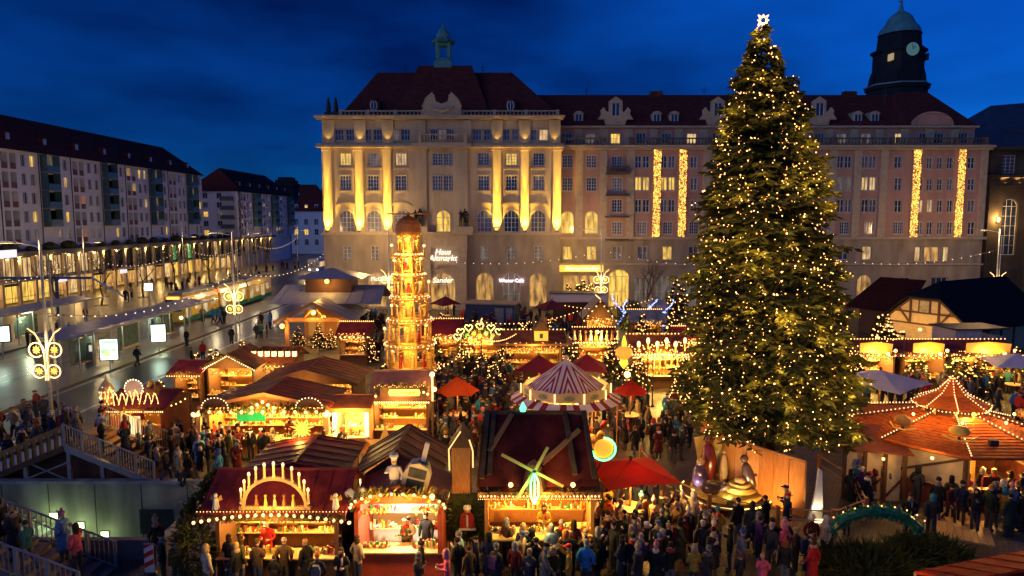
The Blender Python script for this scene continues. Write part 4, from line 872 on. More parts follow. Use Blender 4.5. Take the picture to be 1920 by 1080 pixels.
# tram shelters
def shelter(x, y0, y1, label):
    t = thing('tram_shelter', label, 'tram shelter', (x, y0, .16), 0, 'tram shelters'); L_ = y1-y0; mb = MB(); n = 10
    for k in range(n):
        a, b = -1.9+3.8*k/n, -1.9+3.8*(k+1)/n; za, zb = 2.75+.35*abs(a)/1.9, 2.75+.35*abs(b)/1.9
        mb.slab([(a,0,za),(b,0,zb),(b,L_,zb),(a,L_,za)], (0,0,.12))
    mb.build('roof', M('shelter_roof', (.26,.27,.30), .35, .2, 1), t)
    for k in range(int(L_/1.7)): MB().box(.35,.62,.6+k*1.7,.95+k*1.7,3.0,3.02).build('roof_light', M('roof_light_pale', (.7,.7,.66), .3, .1), t)
    for k in range(int(L_/4.2)+1):
        y = .8+k*4.2
        if y < L_-.3: MB().cyl((-.6,y,0),(-.6,y,2.8), .09, n=8).build('post', greym, t); MB().cyl((.9,y,0),(.9,y,2.9), .05, n=6).build('post', greym, t)
    for k in range(3): y = 2+k*6.5; MB().box(-.62,-.58,y,y+3.2,.3,2.3).build('glass_panel', M('shelter_glass', (.10,.14,.13), .1, .2), t); MB().box(-.5,.0,y+.3,y+2.9,.42,.5).build('bench', wood_p, t)
    for y in (L_*.25, L_*.6): MB().box(-.15,.15,y-.5,y+.5,2.68,2.73).build('strip_light', E('shelter_light', (.95,1,.7), 4), t); lamp_in(t, (0,y,2.5), 60, (.9,1,.6), .2)
    return t
shelter(-33.9, 50.5, 74.5, 'long grey tram shelter roof with a row of skylights, nearer platform')
shelter(-47.3, 50, 76.5, 'grey tram shelter on the farther platform, cut by the picture edge')
BLOCK += [(-36, -31.9, 50, 75)]
# advertising light boxes
def lightbox(px, py0, py1, Y, w, label, art):
    a = at(px, py1, Y); b = at(px, py0, Y); t = thing('advert_light_box', label, 'advertising panel', (a.x, Y, 0), R(18), 'light boxes at the tram stop'); z0, z1 = a.z, b.z
    MB().box(-w/2-.08, w/2+.08, -.1, .1, z0-.08, z1+.08).build('frame', darkm, t); MB().box(-w/2, w/2, -.13, -.101, z0, z1).build('screen', screenw, t); MB().cyl((0,0,0),(0,0,z0), .06, n=6).build('post', greym, t)
    if art:
        h = z1-z0
        for nm, x0, x1, u0, u1, c in (('print', -w*.42, w*.42, .78, .94, (.35,.8,.35)), ('print', -w*.45, w*.4, .3, .55, (.25,.75,.2)), ('print', -w*.3, w*.1, .2, .32, (.9,.45,.1)), ('print', w*.05, w*.35, .22, .4, (.8,.35,.7)), ('print', -w*.35, w*.3, .58, .7, (.95,.5,.6))): MB().box(x0, x1, -.136, -.131, z0+h*u0, z0+h*u1).build(nm, E('ad_%d%d' % (c[0]*100, c[1]*100), c, 1.5), t)
    lamp_in(t, (0, -.5, (z0+z1)/2), 9, (.7,1,.75), .4)
lightbox(206, 636, 674, 53.0, 1.2, 'glowing light box with a green and pink poster at the tram stop', True)
lightbox(298, 609, 640, 60.5, 1.15, 'blank white light box beside the nearer tram shelter', False)
lightbox(279, 531, 545, 92, 1.0, 'small white light box on the pavement among the bare trees', False)
lightbox(4, 612, 640, 58, 1.2, 'white light box cut off by the picture edge', False)
# tram
def tram(x, y0, n, label):
    t = thing('tram', label, 'tram', (x, y0, 0)); yel = M('tram_yellow', (.80,.46,.03), .35, .08, coat=.4); grn = M('tram_green', (.02,.16,.07), .5, .1); L_ = 9.0
    for k in range(n):
        y = k*(L_+.5); pr = [(-1.15,.35),(1.15,.35),(1.18,1.2),(1.15,2.6),(1.0,3.15),(.7,3.35),(-.7,3.35),(-1.0,3.15),(-1.15,2.6),(-1.18,1.2)]
        o = MB().slab([(a,y,z) for a, z in pr], (0,L_,0)).build('car_body', yel, t); MB().box(-1.2,1.2,y+.05,y+L_-.05,.28,.85).build('skirt', grn, o); MB().box(-.8,.8,y+.4,y+L_-.4,3.36,3.6).build('roof_unit', M('tram_roof', (.16,.16,.17), .5, .2), o)
        for j in range(4): yy = y+.5+j*2.15; MB().box(1.165,1.2,yy,yy+1.15,1.5 if j % 2 else .7,2.35).build('window' if j % 2 else 'door', LITWIN('tram_inside', (1,.78,.4), .8, .2), o)
        if k < n-1: MB().box(-1.0,1.0,y+L_,y+L_+.5,.5,3.2).build('bellows', darkm, t)
    MB().slab([(a*.96,-.06,z) for a, z in pr], (0,.05,0)).build('front_mask', yel, t); MB().box(-.9,.9,-.12,-.07,1.5,2.9).build('windscreen', glassd, t); MB().box(-.7,.7,-.12,-.08,2.95,3.2).build('destination_sign', E('led_orange', (1,.35,.05), 4), t)
    for s in (-.8, .8): MB().box(s-.14, s+.14, -.12, -.07, .75, .95).build('headlight', E('headlight', (1,.95,.85), 14), t)
    for yy in (3, 9.4, 16, 23): MB().box(1.19,1.24,yy-.3,yy+.3,3.0,3.06).build('added_side_light', E('added_side_light', (1,.85,.55), 2), t); lamp_in(t, (3.3,yy,3.4), 55, (1,.8,.45), .2)  # strips and free point lights added to brighten the tram's side
    MB().box(1.12,1.25,9.1,9.4,2.75,3.2).build('tail_lamp', E('tail_red', (1,.08,.04), 5), t)
tr_late = tram(-38.2, 76.5, 3, 'yellow articulated tram with green skirt stopped behind the shelter')
# line wire and its glint
t = thing('contact_wire', 'overhead tram wire running above the tracks', 'wire', (0,0,0)); MB().tube([(-40.2,28,5.6),(-40.2,200,5.6)], .02, 4).build('wire', M('bright_wire', (.6,.58,.55), .3, .1, metal=.9), t)
# ticket pillar, blue gate frame, bus far off
p = onz(168, 690); t = thing('info_pillar', 'pale wedge-shaped information pillar on the tram platform', 'pillar', (p.x, p.y, .16)); MB().slab([(-.35,0,0),(.35,0,0),(.25,0,1.9),(-.1,0,1.9)], (0,.35,0)).build('body', concr, t); MB().box(.05,.3,-.02,-.001,1.2,1.7).build('panel', E('panel_glow', (.8,.8,.7), .8), t)
t = thing('blue_gate', 'blue steel portal frame standing in front of the arcade', 'steel frame', (at(126,540,88).x, 86, 0)); bl = M('blue_steel', (.03,.10,.30), .5, .15)
MB().box(-.15,.15,-.15,.15,0,4.4).build('post', bl, t); MB().box(-7.0,4.5,-.15,.15,4.4,4.7).build('beam', bl, t); MB().bar((4.5,0,4.6),(8.4,0,2.2), .2, .2).build('brace', greym, t)
t = thing('parked_bus', 'pale bus waiting at the far end of the street by the building corner', 'bus', (at(596,500,150).x-1, 150, 0)); MB().box(-1.2,1.2,0,10,.35,3.1).build('body', whitew, t); MB().box(-1.0,1.0,-.03,-.005,1.3,2.6).build('windscreen', dimroom, t); MB().box(1.21,1.22,.5,9.5,1.4,2.5).build('window', lit_c, t)
for s in (-.85, .85): MB().box(s-.15,s+.15,-.05,-.006,.7,.9).build('headlight', E('headlight', (0,0,0), 0), t)
for s in (-1.1, 1.1):
    for y in (2, 8): MB().cyl((s-.12,y,.45),(s+.12,y,.45), .45, n=10).build('wheel', darkm, t)
# ================================================================== market stalls
gmats = [M('gingerbread', (.34,.13,.04), .7, .3), M('honey_wax', (.75,.45,.08), .5, .2), M('straw', (.62,.46,.2), .8, .2), M('red_toy', (.45,.03,.02), .5, .2), M('white_ware', (.7,.66,.58), .5, .1), M('green_toy', (.05,.22,.06), .5, .2), M('brown_ware', (.18,.08,.03), .6, .3)]
def goods_mesh(v):
    def f():
        q = random.Random(v); mb = MB()
        for i in range(34):
            mb.mi = q.randrange(7) if v % 4 else q.choice((0, 1, 2, 4)); x = -.5 + (i+.5)/34 + q.uniform(-.01, .01); y = q.uniform(-.08, .08); h = q.uniform(.08, .26); k = q.random()
            if k < .4: mb.box(x-.03, x+.03, y-.04, y+.04, 0, h)
            elif k < .75: mb.lathe([(.035,0),(.03,h*.5),(.008,h)], 6, (x,y,0))
            else: mb.ball((x,y,.05), .05, 6, 4)
        return mb.mesh('goods', gmats)
    return cached(('goods', v), f)
def hang_mesh(v):
    def f():
        q = random.Random(v+50); mb = MB()
        for i in range(22):
            mb.mi = q.choice((1, 2, 2, 3, 4, 0)); x = -.5+(i+.5)/22; z = -q.uniform(.08, .34); k = q.random()
            if k < .5: mb.add([(x,0,z+.07),(x+.05,0,z),(x,0,z-.07),(x-.05,0,z),(x,.02,z),(x,-.02,z)], [(0,1,5),(1,2,5),(2,3,5),(3,0,5),(1,0,4),(2,1,4),(3,2,4),(0,3,4)])
            else: mb.ball((x,0,z), .05, 6, 4)
        return mb.mesh('hanging_goods', gmats)
    return cached(('hang', v), f)
def roof_slope(parent, a, b, c, d, mat, ribs=0, thick=.07):
    """A slope a-b (eave) c-d (ridge, c above b); ribs run up the slope."""
    a, b, c, d = map(Vector, (a, b, c, d)); n = (b-a).cross(d-a).normalized(); 
    if n.z < 0: n = -n
    o = MB().slab([a, b, c, d], n*thick).build('roof_slope', mat, parent)
    for i in range(ribs):
        u = (i+.5)/ribs; MB().bar(lerp(a,b,u)+n*(thick+.012), lerp(d,c,u)+n*(thick+.012), .045, .03, n).build('roof_rib', mat, o)
    return o
def stall(name, label, x, y, w, d, he, hr, rz=0.0, ridge='x', roof=None, wall=None, over=.35, nb=16, br=.05, light=60, shelves=3, goods_v=1, ribs=0, counter=.95, skirt=True, group='market stalls', closed=False, lightcol=WARM, bmat=None, garl=True, back_mat=None, ro=None, single=True):
    roof = roof or roofm; wall = wall or wood_d; bmat = bmat or bulbw; t = thing(name, label, 'market stall', (x, y, 0), rz, group)
    back_mat = back_mat or wood_o
    bx_ = w/2; MB().box(-bx_, bx_, d-.06, d, 0, he).build('back_wall', back_mat, t)
    for s in (-1, 1): MB().box(s*bx_-.03, s*bx_+.03, .02, d-.07, 0, he).build('side_wall', wall, t); MB().box(s*bx_-.06, s*bx_+.06, -.06, .01, 0, he).build('corner_post', wall, t)
    MB().box(-bx_+.04, bx_-.04, d*.0+.05, d-.08, .0, .08).build('floor', wood_d, t)
    if closed: MB().box(-bx_+.04, bx_-.04, 0, .05, 0, he).build('front_wall', wall, t)
    else:
        MB().box(-bx_+.06, bx_-.06, -.02, .04, .0, counter-.05).build('counter_front', wall, t); MB().box(-bx_+.0, bx_-.0, -.28, .45, counter-.05, counter).build('counter', wood_p, t)
    if ridge == 'x':
        rf = roof_slope(t, (-bx_-over,-over,he), (bx_+over,-over,he), (bx_+over,d/2,hr), (-bx_-over,d/2,hr), roof, ribs); roof_slope(t, (bx_+over,d+over,he), (-bx_-over,d+over,he), (-bx_-over,d/2,hr), (bx_+over,d/2,hr), roof, ribs)
        MB().box(-bx_-over, bx_+over, d/2-.06, d/2+.06, hr+.03, hr+.11).build('ridge_cap', roof, t)
        for s in (-1, 1): MB().slab([(s*bx_,0,he-.02),(s*bx_,d,he-.02),(s*bx_,d/2,hr-.1)], (s*.04,0,0)).build('gable', wall, t)
        MB().box(-bx_-over, bx_+over, -over-.05, -over+.02, he-.14, he+.05).build('fascia', wall, t)
        ev = [(-bx_-over+.1, -over-.09, he-.08), (bx_+over-.1, -over-.09, he-.08)]
    else:
        roof_slope(t, (-bx_-over,-over,he), (-bx_-over,d+over,he), (0,d+over,hr), (0,-over,hr), roof, ribs); roof_slope(t, (bx_+over,d+over,he), (bx_+over,-over,he), (0,-over,hr), (0,d+over,hr), roof, ribs)
        MB().box(-.06, .06, -over, d+over, hr+.03, hr+.1).build('ridge_cap', roof, t)
        for yy in (0, d): MB().slab([(-bx_,yy,he-.02),(bx_,yy,he-.02),(0,yy,hr-.05)], (0,-.04 if yy == 0 else .04,0)).build('gable', wall, t)
        for s in (-1, 1): MB().bar((s*(bx_+over),-over-.03,he+.02),(0,-over-.03,hr+.04), .05, .16).build('barge_board', wall, t)
        ev = [(-bx_-over+.1, -over-.09, he-.05), (0, -over-.09, hr-.05), (bx_+over-.1, -over-.09, he-.05)]
    if not closed:
        for k in range(shelves):
            z = counter + .12 + k*(he-counter-.35)/max(1, shelves); MB().box(-bx_+.08, bx_-.08, d*.55, d*.55+.3, z-.03, z).build('shelf', wood_p, t)
            for j in range(int(w)): put('goods', goods_mesh(goods_v*10+(k+j) % 5), t, (-bx_+.5+j*(w-1.0)/max(1, int(w)-1) if w >= 2 else 0, d*.55+.15, z), kind='stuff')
        for j in range(int(w)): put('goods', goods_mesh(goods_v*10+(j+2) % 5), t, (-bx_+.5+j*(w-1.0)/max(1, int(w)-1) if w >= 2 else 0, .12, counter), kind='stuff'); put('hanging_goods', hang_mesh(goods_v*7+j % 3), t, (-bx_+.5+j*(w-1.0)/max(1, int(w)-1) if w >= 2 else 0, .08, he-.1), kind='stuff')
        n = max(1, int(round(w/1.9)))
        for k in range(n):
            xx = -bx_ + w*(k+.5)/n; MB().cyl((xx,d*.38,he),(xx,d*.38,he-.12), .012, n=4).cyl((xx,d*.38,he-.2),(xx,d*.38,he-.12), .11, .03, 8).build('lamp_shade', darkm, t); MB().ball((xx,d*.38,he-.23), .06, 6, 4).build('lamp_bulb', glow, t); lamp_in(t, (xx, d*.33, he-.36), light, lightcol, .07)
    if not closed: lamp_in(t, (0, -over-.75, he-.02), light*.75, WARM, .35, 'added_spill_light')  # point light added for eave spill, also on stalls without bulbs
    if nb:
        pts = []
        if len(ev) == 2: pts = line_pts(ev[0], ev[1], nb)
        else: pts = line_pts(ev[0], ev[1], nb//2+1) + line_pts(ev[1], ev[2], nb//2+1)[1:]
        bulbs(t, pts, br, bmat, single)
    if group == 'far stalls': bulbs(t, line_pts((-bx_-over, d/2 if ridge == 'x' else -over, hr+.16), (bx_+over, d/2 if ridge == 'x' else -over, hr+.16), 18) if ridge == 'x' else line_pts((0,-over,hr+.16),(0,d,hr+.16), 9), .05, bulbs_far, False); bulbs(t, [(rnd.uniform(-bx_,bx_), -over-.12+rnd.uniform(-.05,.1), he+rnd.uniform(-.3,.25)) for _ in range(45)], .03, bulbs_far, False)
    if garl: garland(t, [Vector(e)+Vector((0,.02,.1)) for e in ev], .16, 70, int(abs(x)*7+y))
    c, s = math.cos(rz), math.sin(rz); cs = [(x + a*c - b*s, y + a*s + b*c) for a, b in ((-bx_,-.3),(bx_,-.3),(bx_,d),(-bx_,d))]
    BLOCK.append((min(p[0] for p in cs), max(p[0] for p in cs), min(p[1] for p in cs), max(p[1] for p in cs)))
    return t
def place(px, py, z): return onz(px, py, z)
# ---- 1 candle-arch stall
p = place(512, 972, 2.35); S1 = stall('candle_arch_stall', 'market stall with a wooden candle arch and a bulb string along its maroon roof', p.x, p.y+.35, 3.9, 2.4, 2.45, 3.35, 0, 'x', roofm, wood_d, .42, 0, light=95, shelves=3, goods_v=1, ribs=9)
pts = [(-2.5+5.0*i/20, -.52, 2.28+.26*math.sin(math.pi*min(1, max(0, (i)/20)))) for i in range(21)]; bulbs(S1, pts, .058, bulbw)
ca = put('candle_arch', None, S1, (.05, -.28, 2.62)); mb = MB(); n = 16; AR = [(1.02*math.cos(math.pi*(1-k/n)), 0, .12+.92*math.sin(math.pi*k/n)) for k in range(n+1)]
for k in range(n): mb.bar(AR[k], AR[k+1], .1, .12, (0,1,0))
mb.box(-1.15, 1.15, -.06, .06, 0, .12); mb.build('arch', wood_p, ca)
for k in range(11):
    a = math.pi*(1-(k+.35)/10.7); x_, z_ = 1.05*math.cos(a), .14+.98*math.sin(a)
    if k in (0, 10): x_ *= 1.04
    o = MB().cyl((x_,0,z_),(x_,0,z_+.36), .035, n=6).cyl((x_,0,z_-.05),(x_,0,z_+.02), .055, n=6).build('candle', M('candle_wax', (.8,.62,.3), .5, .1), ca); MB().ball((x_,0,z_+.42), .05, 6, 4, sz=1.5).build('flame', flame, o)
lamp_in(ca, (0,-.25,1.35), 9, WARM, .3); lamp_in(ca, (-.9,-.3,.8), 5, WARM, .3); lamp_in(ca, (.9,-.3,.8), 5, WARM, .3)
for k in range(5): xx = -.6+.3*k; MB().lathe([(.07,0),(.05,.15),(.02,.3)], 6, (xx,0,.12)).ball((xx,0,.46), .05, 6, 4).build('carved_figure', gmats[k % 3], ca)
for sx in (-1.9, 2.0): o = put('angel_figure', None, S1, (sx, -.2, 2.6)); MB().lathe([(.13,0),(.1,.2),(.06,.38)], 8).ball((0,0,.46), .075, 7, 5).build('body', gmats[4], o); MB().slab([(-.2,.05,.3),(0,.05,.2),(.2,.05,.3),(.16,.05,.45),(0,.05,.3),(-.16,.05,.45)], (0,.02,0)).build('wings', gmats[1], o)
bulbs(S1, line_pts((-2.4,-.46,2.62), (2.4,-.46,2.62), 46), .018, bulbs_far, False)
bush(S1, (-2.75,-.1,1.0), (.6,.5,1.2), 900, 3); garland(S1, [(-3.3,.3,1.9),(-2.6,1.6,3.2)], .3, 160, 5)
# ---- 2 bakery stall
p = place(747, 950, 2.55); S2 = stall('bakery_stall', 'red bakery stall with white tiled inside and a chef figure on its roof', p.x, p.y+.3, 2.75, 2.2, 2.55, 3.15, 0, 'y', redw, M('red_paint', (.42,.06,.025), .6, .2), .22, 0, light=150, shelves=2, goods_v=4, lightcol=(1,.82,.55), back_mat=M('white_tiles', (.75,.70,.60), .4, .08), garl=False)
mb = MB(); 
for k in range(10): a, b = math.pi*k/10, math.pi*(k+1)/10; mb.bar((-1.5*math.cos(a), -.3, 2.55+.45*math.sin(a)), (-1.5*math.cos(b), -.3, 2.55+.45*math.sin(b)), .1, .2, (0,1,0))
mb.build('arched_fascia', wood_o, S2); garland(S2, [(-1.6*math.cos(math.pi*k/10), -.34, 2.6+.5*math.sin(math.pi*k/10)) for k in range(11)], .2, 120, 8); bulbs(S2, [(-1.55*math.cos(math.pi*k/13), -.5, 2.6+.46*math.sin(math.pi*k/13)) for k in range(14)], .05, bulbw)
ch = put('chef_figure', None, S2, (-.18, .05, 3.02), None, .82); mb = MB(); mb.lathe([(.17,.02),(.16,.45)], 8, (0,0,0), 0, 1, .7); mb.build('striped_trousers', M('chequer_cloth', (.25,.25,.28), .8, .6, 20), ch)
MB().lathe([(.2,.42),(.22,.7),(.19,.95),(.08,1.02)], 10, (0,0,0), 0, 1, .7).tube([(-.2,0,.92),(-.34,-.1,.7),(-.2,-.22,.78)], [.07,.06,.05], 6).tube([(.2,0,.92),(.33,-.02,.62),(.28,-.06,.4)], [.07,.06,.05], 6).build('white_jacket', M('cook_white', (.66,.6,.55), .8, .08), ch); MB().ball((0,-.02,1.14), .12, 8, 6).build('head', M('painted_skin', (.5,.28,.18), .6, .1), ch); MB().lathe([(.12,1.2),(.12,1.28),(.19,1.36),(.17,1.46),(.05,1.5)], 10).build('chef_hat', M('cook_white', (0,0,0)), ch)
ov = put('oven', None, S2, (.42, .0, 2.85), (0, R(14), 0)); MB().slab([(-.42,0,0),(.42,0,0),(.46,0,.62),(.3,0,.98),(0,0,1.08),(-.3,0,.98),(-.46,0,.62)], (0,.6,0)).build('body', M('oven_cream', (.62,.50,.3), .7, .15), ov); MB().box(-.3,.3,-.03,-.002,.14,.5).build('door', darkm, ov); MB().box(-.3,.3,-.03,-.002,.58,.88).build('door', darkm, ov); MB().box(.0,.16,.2,.36,1.0,1.75).build('chimney', M('cook_white', (0,0,0)), ov); MB().lathe([(.2,1.0),(.16,1.1)], 8, (.08,.28,0)).build('collar', darkm, ov)
for i, (xx, ry, c) in enumerate(((-1.05, -25, 4), (-.72, -18, 0), (-1.4, -35, 4), (1.0, 20, 1), (1.35, 30, 6))): o = MB().lathe([(.12,0),(.17,.2),(.17,.34),(.12,.52)], 10).build('barrel', gmats[c], S2, (xx, -.15, 2.72-.12*abs(xx)*.6)); o.rotation_euler = (0, R(ry), 0)
MB().ball((1.15,-.55,3.0), .09, 7, 5).build('spot_bulb', bulbw, S2); lamp_in(S2, (1.0,-.8,3.15), 9, WARM, .2); lamp_in(S2, (-.9,-.7,3.1), 9, WARM, .2)  # point lights added to lift the chef and oven
MB().box(-1.44,-1.3,-.45,.0,1.0,2.4).build('shutter', redw, S2); MB().box(1.3,1.44,-.45,.0,1.0,2.4).build('shutter', redw, S2)
# ---- gate with the red-coated figure between bakery and windmill stall
p = onz(872, 1042); GT = thing('painted_gate', 'dark evergreen gate panel with a red-coated figure and white picket fence', 'gate', (p.x, p.y, 0)); MB().box(-.8,.8,0,.08,0,2.3).build('panel', M('evergreen_panel', (.03,.045,.018), .9, .5, 6), GT); bush(GT, (0,-.03,1.35), (.75,.08,.95), 700, 6, tl=.22)
for i in range(13): MB().slab([(-.75+i*.12,-.1,.08),(-.68+i*.12,-.1,.08),(-.68+i*.12,-.1,.52),(-.715+i*.12,-.1,.6),(-.75+i*.12,-.1,.52)], (0,.025,0)).build('picket', M('picket_white', (.5,.4,.28), .7, .2), GT)
fg = put('coated_figure', None, GT, (.1,-.09,1.05)); MB().slab([(-.28,0,0),(.28,0,0),(.24,0,.5),(.12,0,.62),(-.12,0,.62),(-.24,0,.5)], (0,-.06,0)).build('coat', gmats[3], fg); MB().box(-.03,.03,-.075,-.061,0,.55).build('coat_trim', gmats[4], fg); MB().box(-.3,.3,-.08,-.062,-.03,.05).build('coat_hem', gmats[4], fg); MB().ball((0,-.04,.72), .13, 8, 6).build('head', M('painted_skin', (0,0,0)), fg); MB().lathe([(.15,.76),(.13,.86),(.03,.9)], 8, (0,-.04,0)).build('cap', gmats[4], fg)
lamp_in(GT, (0,-1.0,2.5), 12)
# ---- 3 windmill stall
p = place(1012, 925, 2.6); S3 = stall('windmill_stall', 'mulled wine stall with steep dark roof, timber braces and a windmill with green neon', p.x, p.y+.3, 3.7, 3.0, 2.6, 2.95, 0, 'x', M('dark_maroon_roof', (.15,.02,.014), .75, .4, 2, spec=.1), wood_o, .28, 34, .034, light=110, shelves=1, goods_v=2, counter=1.05)
dr = M('dark_maroon_roof', (0,0,0)); y0 = .2
roof_slope(S3, (-2.15,-.1,2.75), (2.0,-.1,2.75), (1.75,1.75,4.75), (-1.95,1.75,4.75), dr, 0); roof_slope(S3, (2.0,3.2,2.75), (-2.15,3.2,2.75), (-1.95,1.76,4.75), (1.75,1.76,4.75), dr, 0)
for s, a, b in ((-1, -2.15, -1.95), (1, 2.0, 1.75)): MB().slab([(a,-.05,2.72),(a,3.15,2.72),(b,1.75,4.7)], (s*.05,0,0)).build('steep_gable', wood_d, S3)
MB().box(-2.0,1.8,1.65,1.87,4.8,4.9).build('ridge_beam', M('grey_timber', (.12,.065,.04), .9, .3, spec=.03), S3)
def onr(x, u): return Vector((x, -.1+1.85*u, 2.75+2.0*u+.16))
for xa, ua, xb, ub, nm, m_ in ((-1.75,.1,-1.62,.98,'roof_spar',M('grey_timber',(0,0,0))),(1.25,.1,1.0,.98,'roof_spar',M('grey_timber',(0,0,0))),(-2.0,.05,-1.85,1,'roof_spar',M('grey_timber',(0,0,0))),(1.92,.05,1.7,1,'roof_spar',M('grey_timber',(0,0,0))),(-1.75,.42,-.95,.95,'orange_beam',wood_o),(.1,.25,1.5,.72,'orange_beam',wood_o)): MB().bar(onr(xa,ua), onr(xb,ub), .17, .12, (0,-.7,.7)).build(nm, m_, S3)
bulbs(S3, line_pts((-2.1,-.42,2.44), (2.1,-.42,2.44), 60), .016, bulbs_far, False)
wm = put('windmill', None, S3, (-.2,-.25,2.75)); MB().lathe([(.42,0),(.3,.55),(.22,.75)], 8).build('mill_tower', wood_d, wm); MB().lathe([(.3,.72),(.2,.9),(.04,1.02)], 8).build('mill_cap', wood_o, wm)
for k, (a, l) in enumerate(((-62, 1.25), (28, .95), (118, 1.1), (212, 1.2))): a = R(a); d = Vector((math.sin(a),0,math.cos(a))); c = Vector((0,-.5,.8)); MB().bar(c, c+d*l, .1, .05, (0,1,0)).build('sail', M('pale_sail', (.45,.34,.12), .7, .2), wm)
for s in (-.13, 0, .13): MB().tube([(s*.2,-.55,.75),(s,-.58,.45),(s,-.58,.0),(s*.2,-.55,-.3)], .025, 5).build('neon_tube', neon_g, wm)
lamp_in(wm, (0,-.8,.3), 16, (.15,1,.25), .15)
for sx in (-1.0, 1.15): o = MB().ball((sx,-.2,2.86), .09, 7, 5).build('spot_bulb', bulbw, S3)
ng = put('neon_ring', None, S3, (2.35, .9, 3.75)); MB().tube([(.42*math.sin(t),0,.42*math.cos(t)) for t in np.linspace(0, math.pi*1.45, 14)], .035, 5).build('neon_tube', neon_g, ng); MB().slab([(.36*math.cos(t),.04,.36*math.sin(t)) for t in np.linspace(0, 2*math.pi, 13)[:-1]], (0,.05,0)).build('disc', E('amber_disc', (1,.42,.04), .9), ng); MB().cyl((0,.06,-.4),(-.35,.06,-1.0), .03, n=5).build('bracket', darkm, ng)
sp = put('side_tower', None, S3, (-2.75, .7, 0)); MB().box(-.32,.32,-.3,.5,0,4.0).build('shaft', wood_o, sp); MB().slab([(-.45,-.4,4.0),(.45,-.4,4.0),(.0,-.4,4.65)], (0,1.0,0)).build('tower_roof', wood_d, sp)
MB().tube([(-.4,-.42,3.2),(-.42,-.42,3.95),(0,-.44,4.6)], .025, 5).build('light_rope', gold_rope, sp); MB().tube([(.3,-.42,4.3),(.42,-.42,3.9),(.42,-.42,3.3)], .025, 5).build('light_rope', gold_rope, sp)
gb = MB().lathe([(.1,0),(.13,.12),(.06,.26),(.015,.36)], 8).build('green_bell', E('green_lamp', (.15,1,.45), 2.2), S3, (-.55,1.75,4.9))
# ---- gable roofs seen from behind
for px, pya, pye, pxe, z_e, Yn, dep, w_, nm, lab, rm in ((555,866,882,100,2.6,24.8,2.6,3.9,'star_stall','maroon-roofed stall seen from behind, yellow star on its far gable',roofm),(747,843,893,82,2.6,24.3,2.5,3.2,'brown_gable_stall','brown stall seen from behind the bakery, broad plain gable',roofb)):
    hr = at(px, pya, Yn).z; x = at(px, pye, Yn).x; stall(nm, lab, x, Yn+dep, w_-.5, dep, z_e, hr, math.pi, 'y', rm, wood_d, .3, 10, .04, light=70, ribs=5 if rm is roofm else 4, garl=False)
p = at(565, 806, 28.0); ST = thing('big_star', 'large glowing yellow star above the maroon stall roof', 'star', (p.x, 28.1, p.z)); mb = MB()
for k in range(14): a = math.pi*2*k/14; l = .55 if k % 2 else .4; d = Vector((math.sin(a),0,math.cos(a))); q = Vector((d.z,0,-d.x))*.09; mb.add([d*l, q, Vector((0,-.12,0)), -q, Vector((0,.12,0))], [(0,1,2),(0,2,3),(0,4,1),(0,3,4)])
mb.build('star_body', starlit, ST); MB().cyl((0,0,-p.z+2.7),(0,0,-.1), .03, n=6).build('pole', darkm, ST); lamp_in(ST, (0,-.6,0), 20)
for i, (px, py) in enumerate(((620,818),(520,822),(648,828))):
    p = at(px, py, 27.8); s2 = thing('small_star', ('small orange star on the roof edge, next to the big yellow star', 'small orange star on the roof edge before the green-lit stall', 'small orange star at the roof corner')[i], 'star', p, 0, 'small stars on the maroon roof'); mb = MB()
    for k in range(10): a = math.pi*2*k/10; l = .22; d = Vector((math.sin(a),0,math.cos(a))); q = Vector((d.z,0,-d.x))*.05; mb.add([d*l, q, Vector((0,-.06,0)), -q], [(0,1,2),(0,2,3)])
    mb.build('star_body', E('orange_star', (1,.32,.04), 3), s2); MB().cyl((0,0,-p.z+2.6),(0,0,0), .02, n=5).build('pole', darkm, s2)
# ---- middle row
p = place(494, 768, 2.5); S4 = stall('ornament_stall', 'wide stall of ornaments with green cloth inside and bulbs under a maroon roof', p.x, p.y+.4, 5.9, 3.0, 2.55, 3.25, 0, 'y', roofm, wood_o, .35, 0, light=150, shelves=3, goods_v=3, ribs=7, garl=False)
bulbs(S4, line_pts((-3.2,-.5,2.4), (3.2,-.5,2.4), 13) + [(-.55+.275*k, -.5, 2.62+.3*(1-abs(k-2)/2)) for k in range(5)], .085, bulbw); garland(S4, [(-3.2,-.4,2.5),(0,-.4,2.65),(3.2,-.4,2.5)], .22, 120, 2)
for sx in (-2.4, 2.3):
    o = MB().slab([(sx+.62*math.cos(t),-.42,2.62+.45*math.sin(t)) for t in np.linspace(0, math.pi, 11)], (0,.06,0)).build('lunette', wood_d, S4); bulbs(o, [(sx+.66*math.cos(t),-.48,2.62+.5*math.sin(t)) for t in np.linspace(0, math.pi, 13)], .03, bulbpale)
MB().box(-1.9,-.4,.9,.93,1.5,2.2).build('glowing_cloth', E('glowing_cloth', (.02,.6,.15), .5), S4)  # glow put into the cloth's own colour, no lamp behind it
for sx in (-3.25, 3.25): MB().bar((sx,-.6,0),(sx*.98,-.5,2.3), .22, .22).build('front_post', wood_p, S4); bulbs(S4, [(sx+a,-.75+b,2.35) for a, b in ((-.12,0),(.12,0),(0,-.12))], .11, bulbw)
p = place(655, 770, 2.35); S5 = stall('cream_stall', 'small stall with white-framed yellow serving hatch beside the ornament stall', p.x, p.y+.3, 1.75, 2.2, 2.4, 2.75, 0, 'x', roofb, wood_o, .22, 0, light=190, shelves=1, goods_v=4, lightcol=(1,.78,.35), back_mat=M('yellow_board', (.75,.5,.1), .7, .1), garl=False)
for sx in (-.82, .82): MB().box(sx-.1,sx+.1,-.12,-.07,.95,2.2).build('white_frame', E('milky_panel', (1,.88,.6), 1.1), S5)
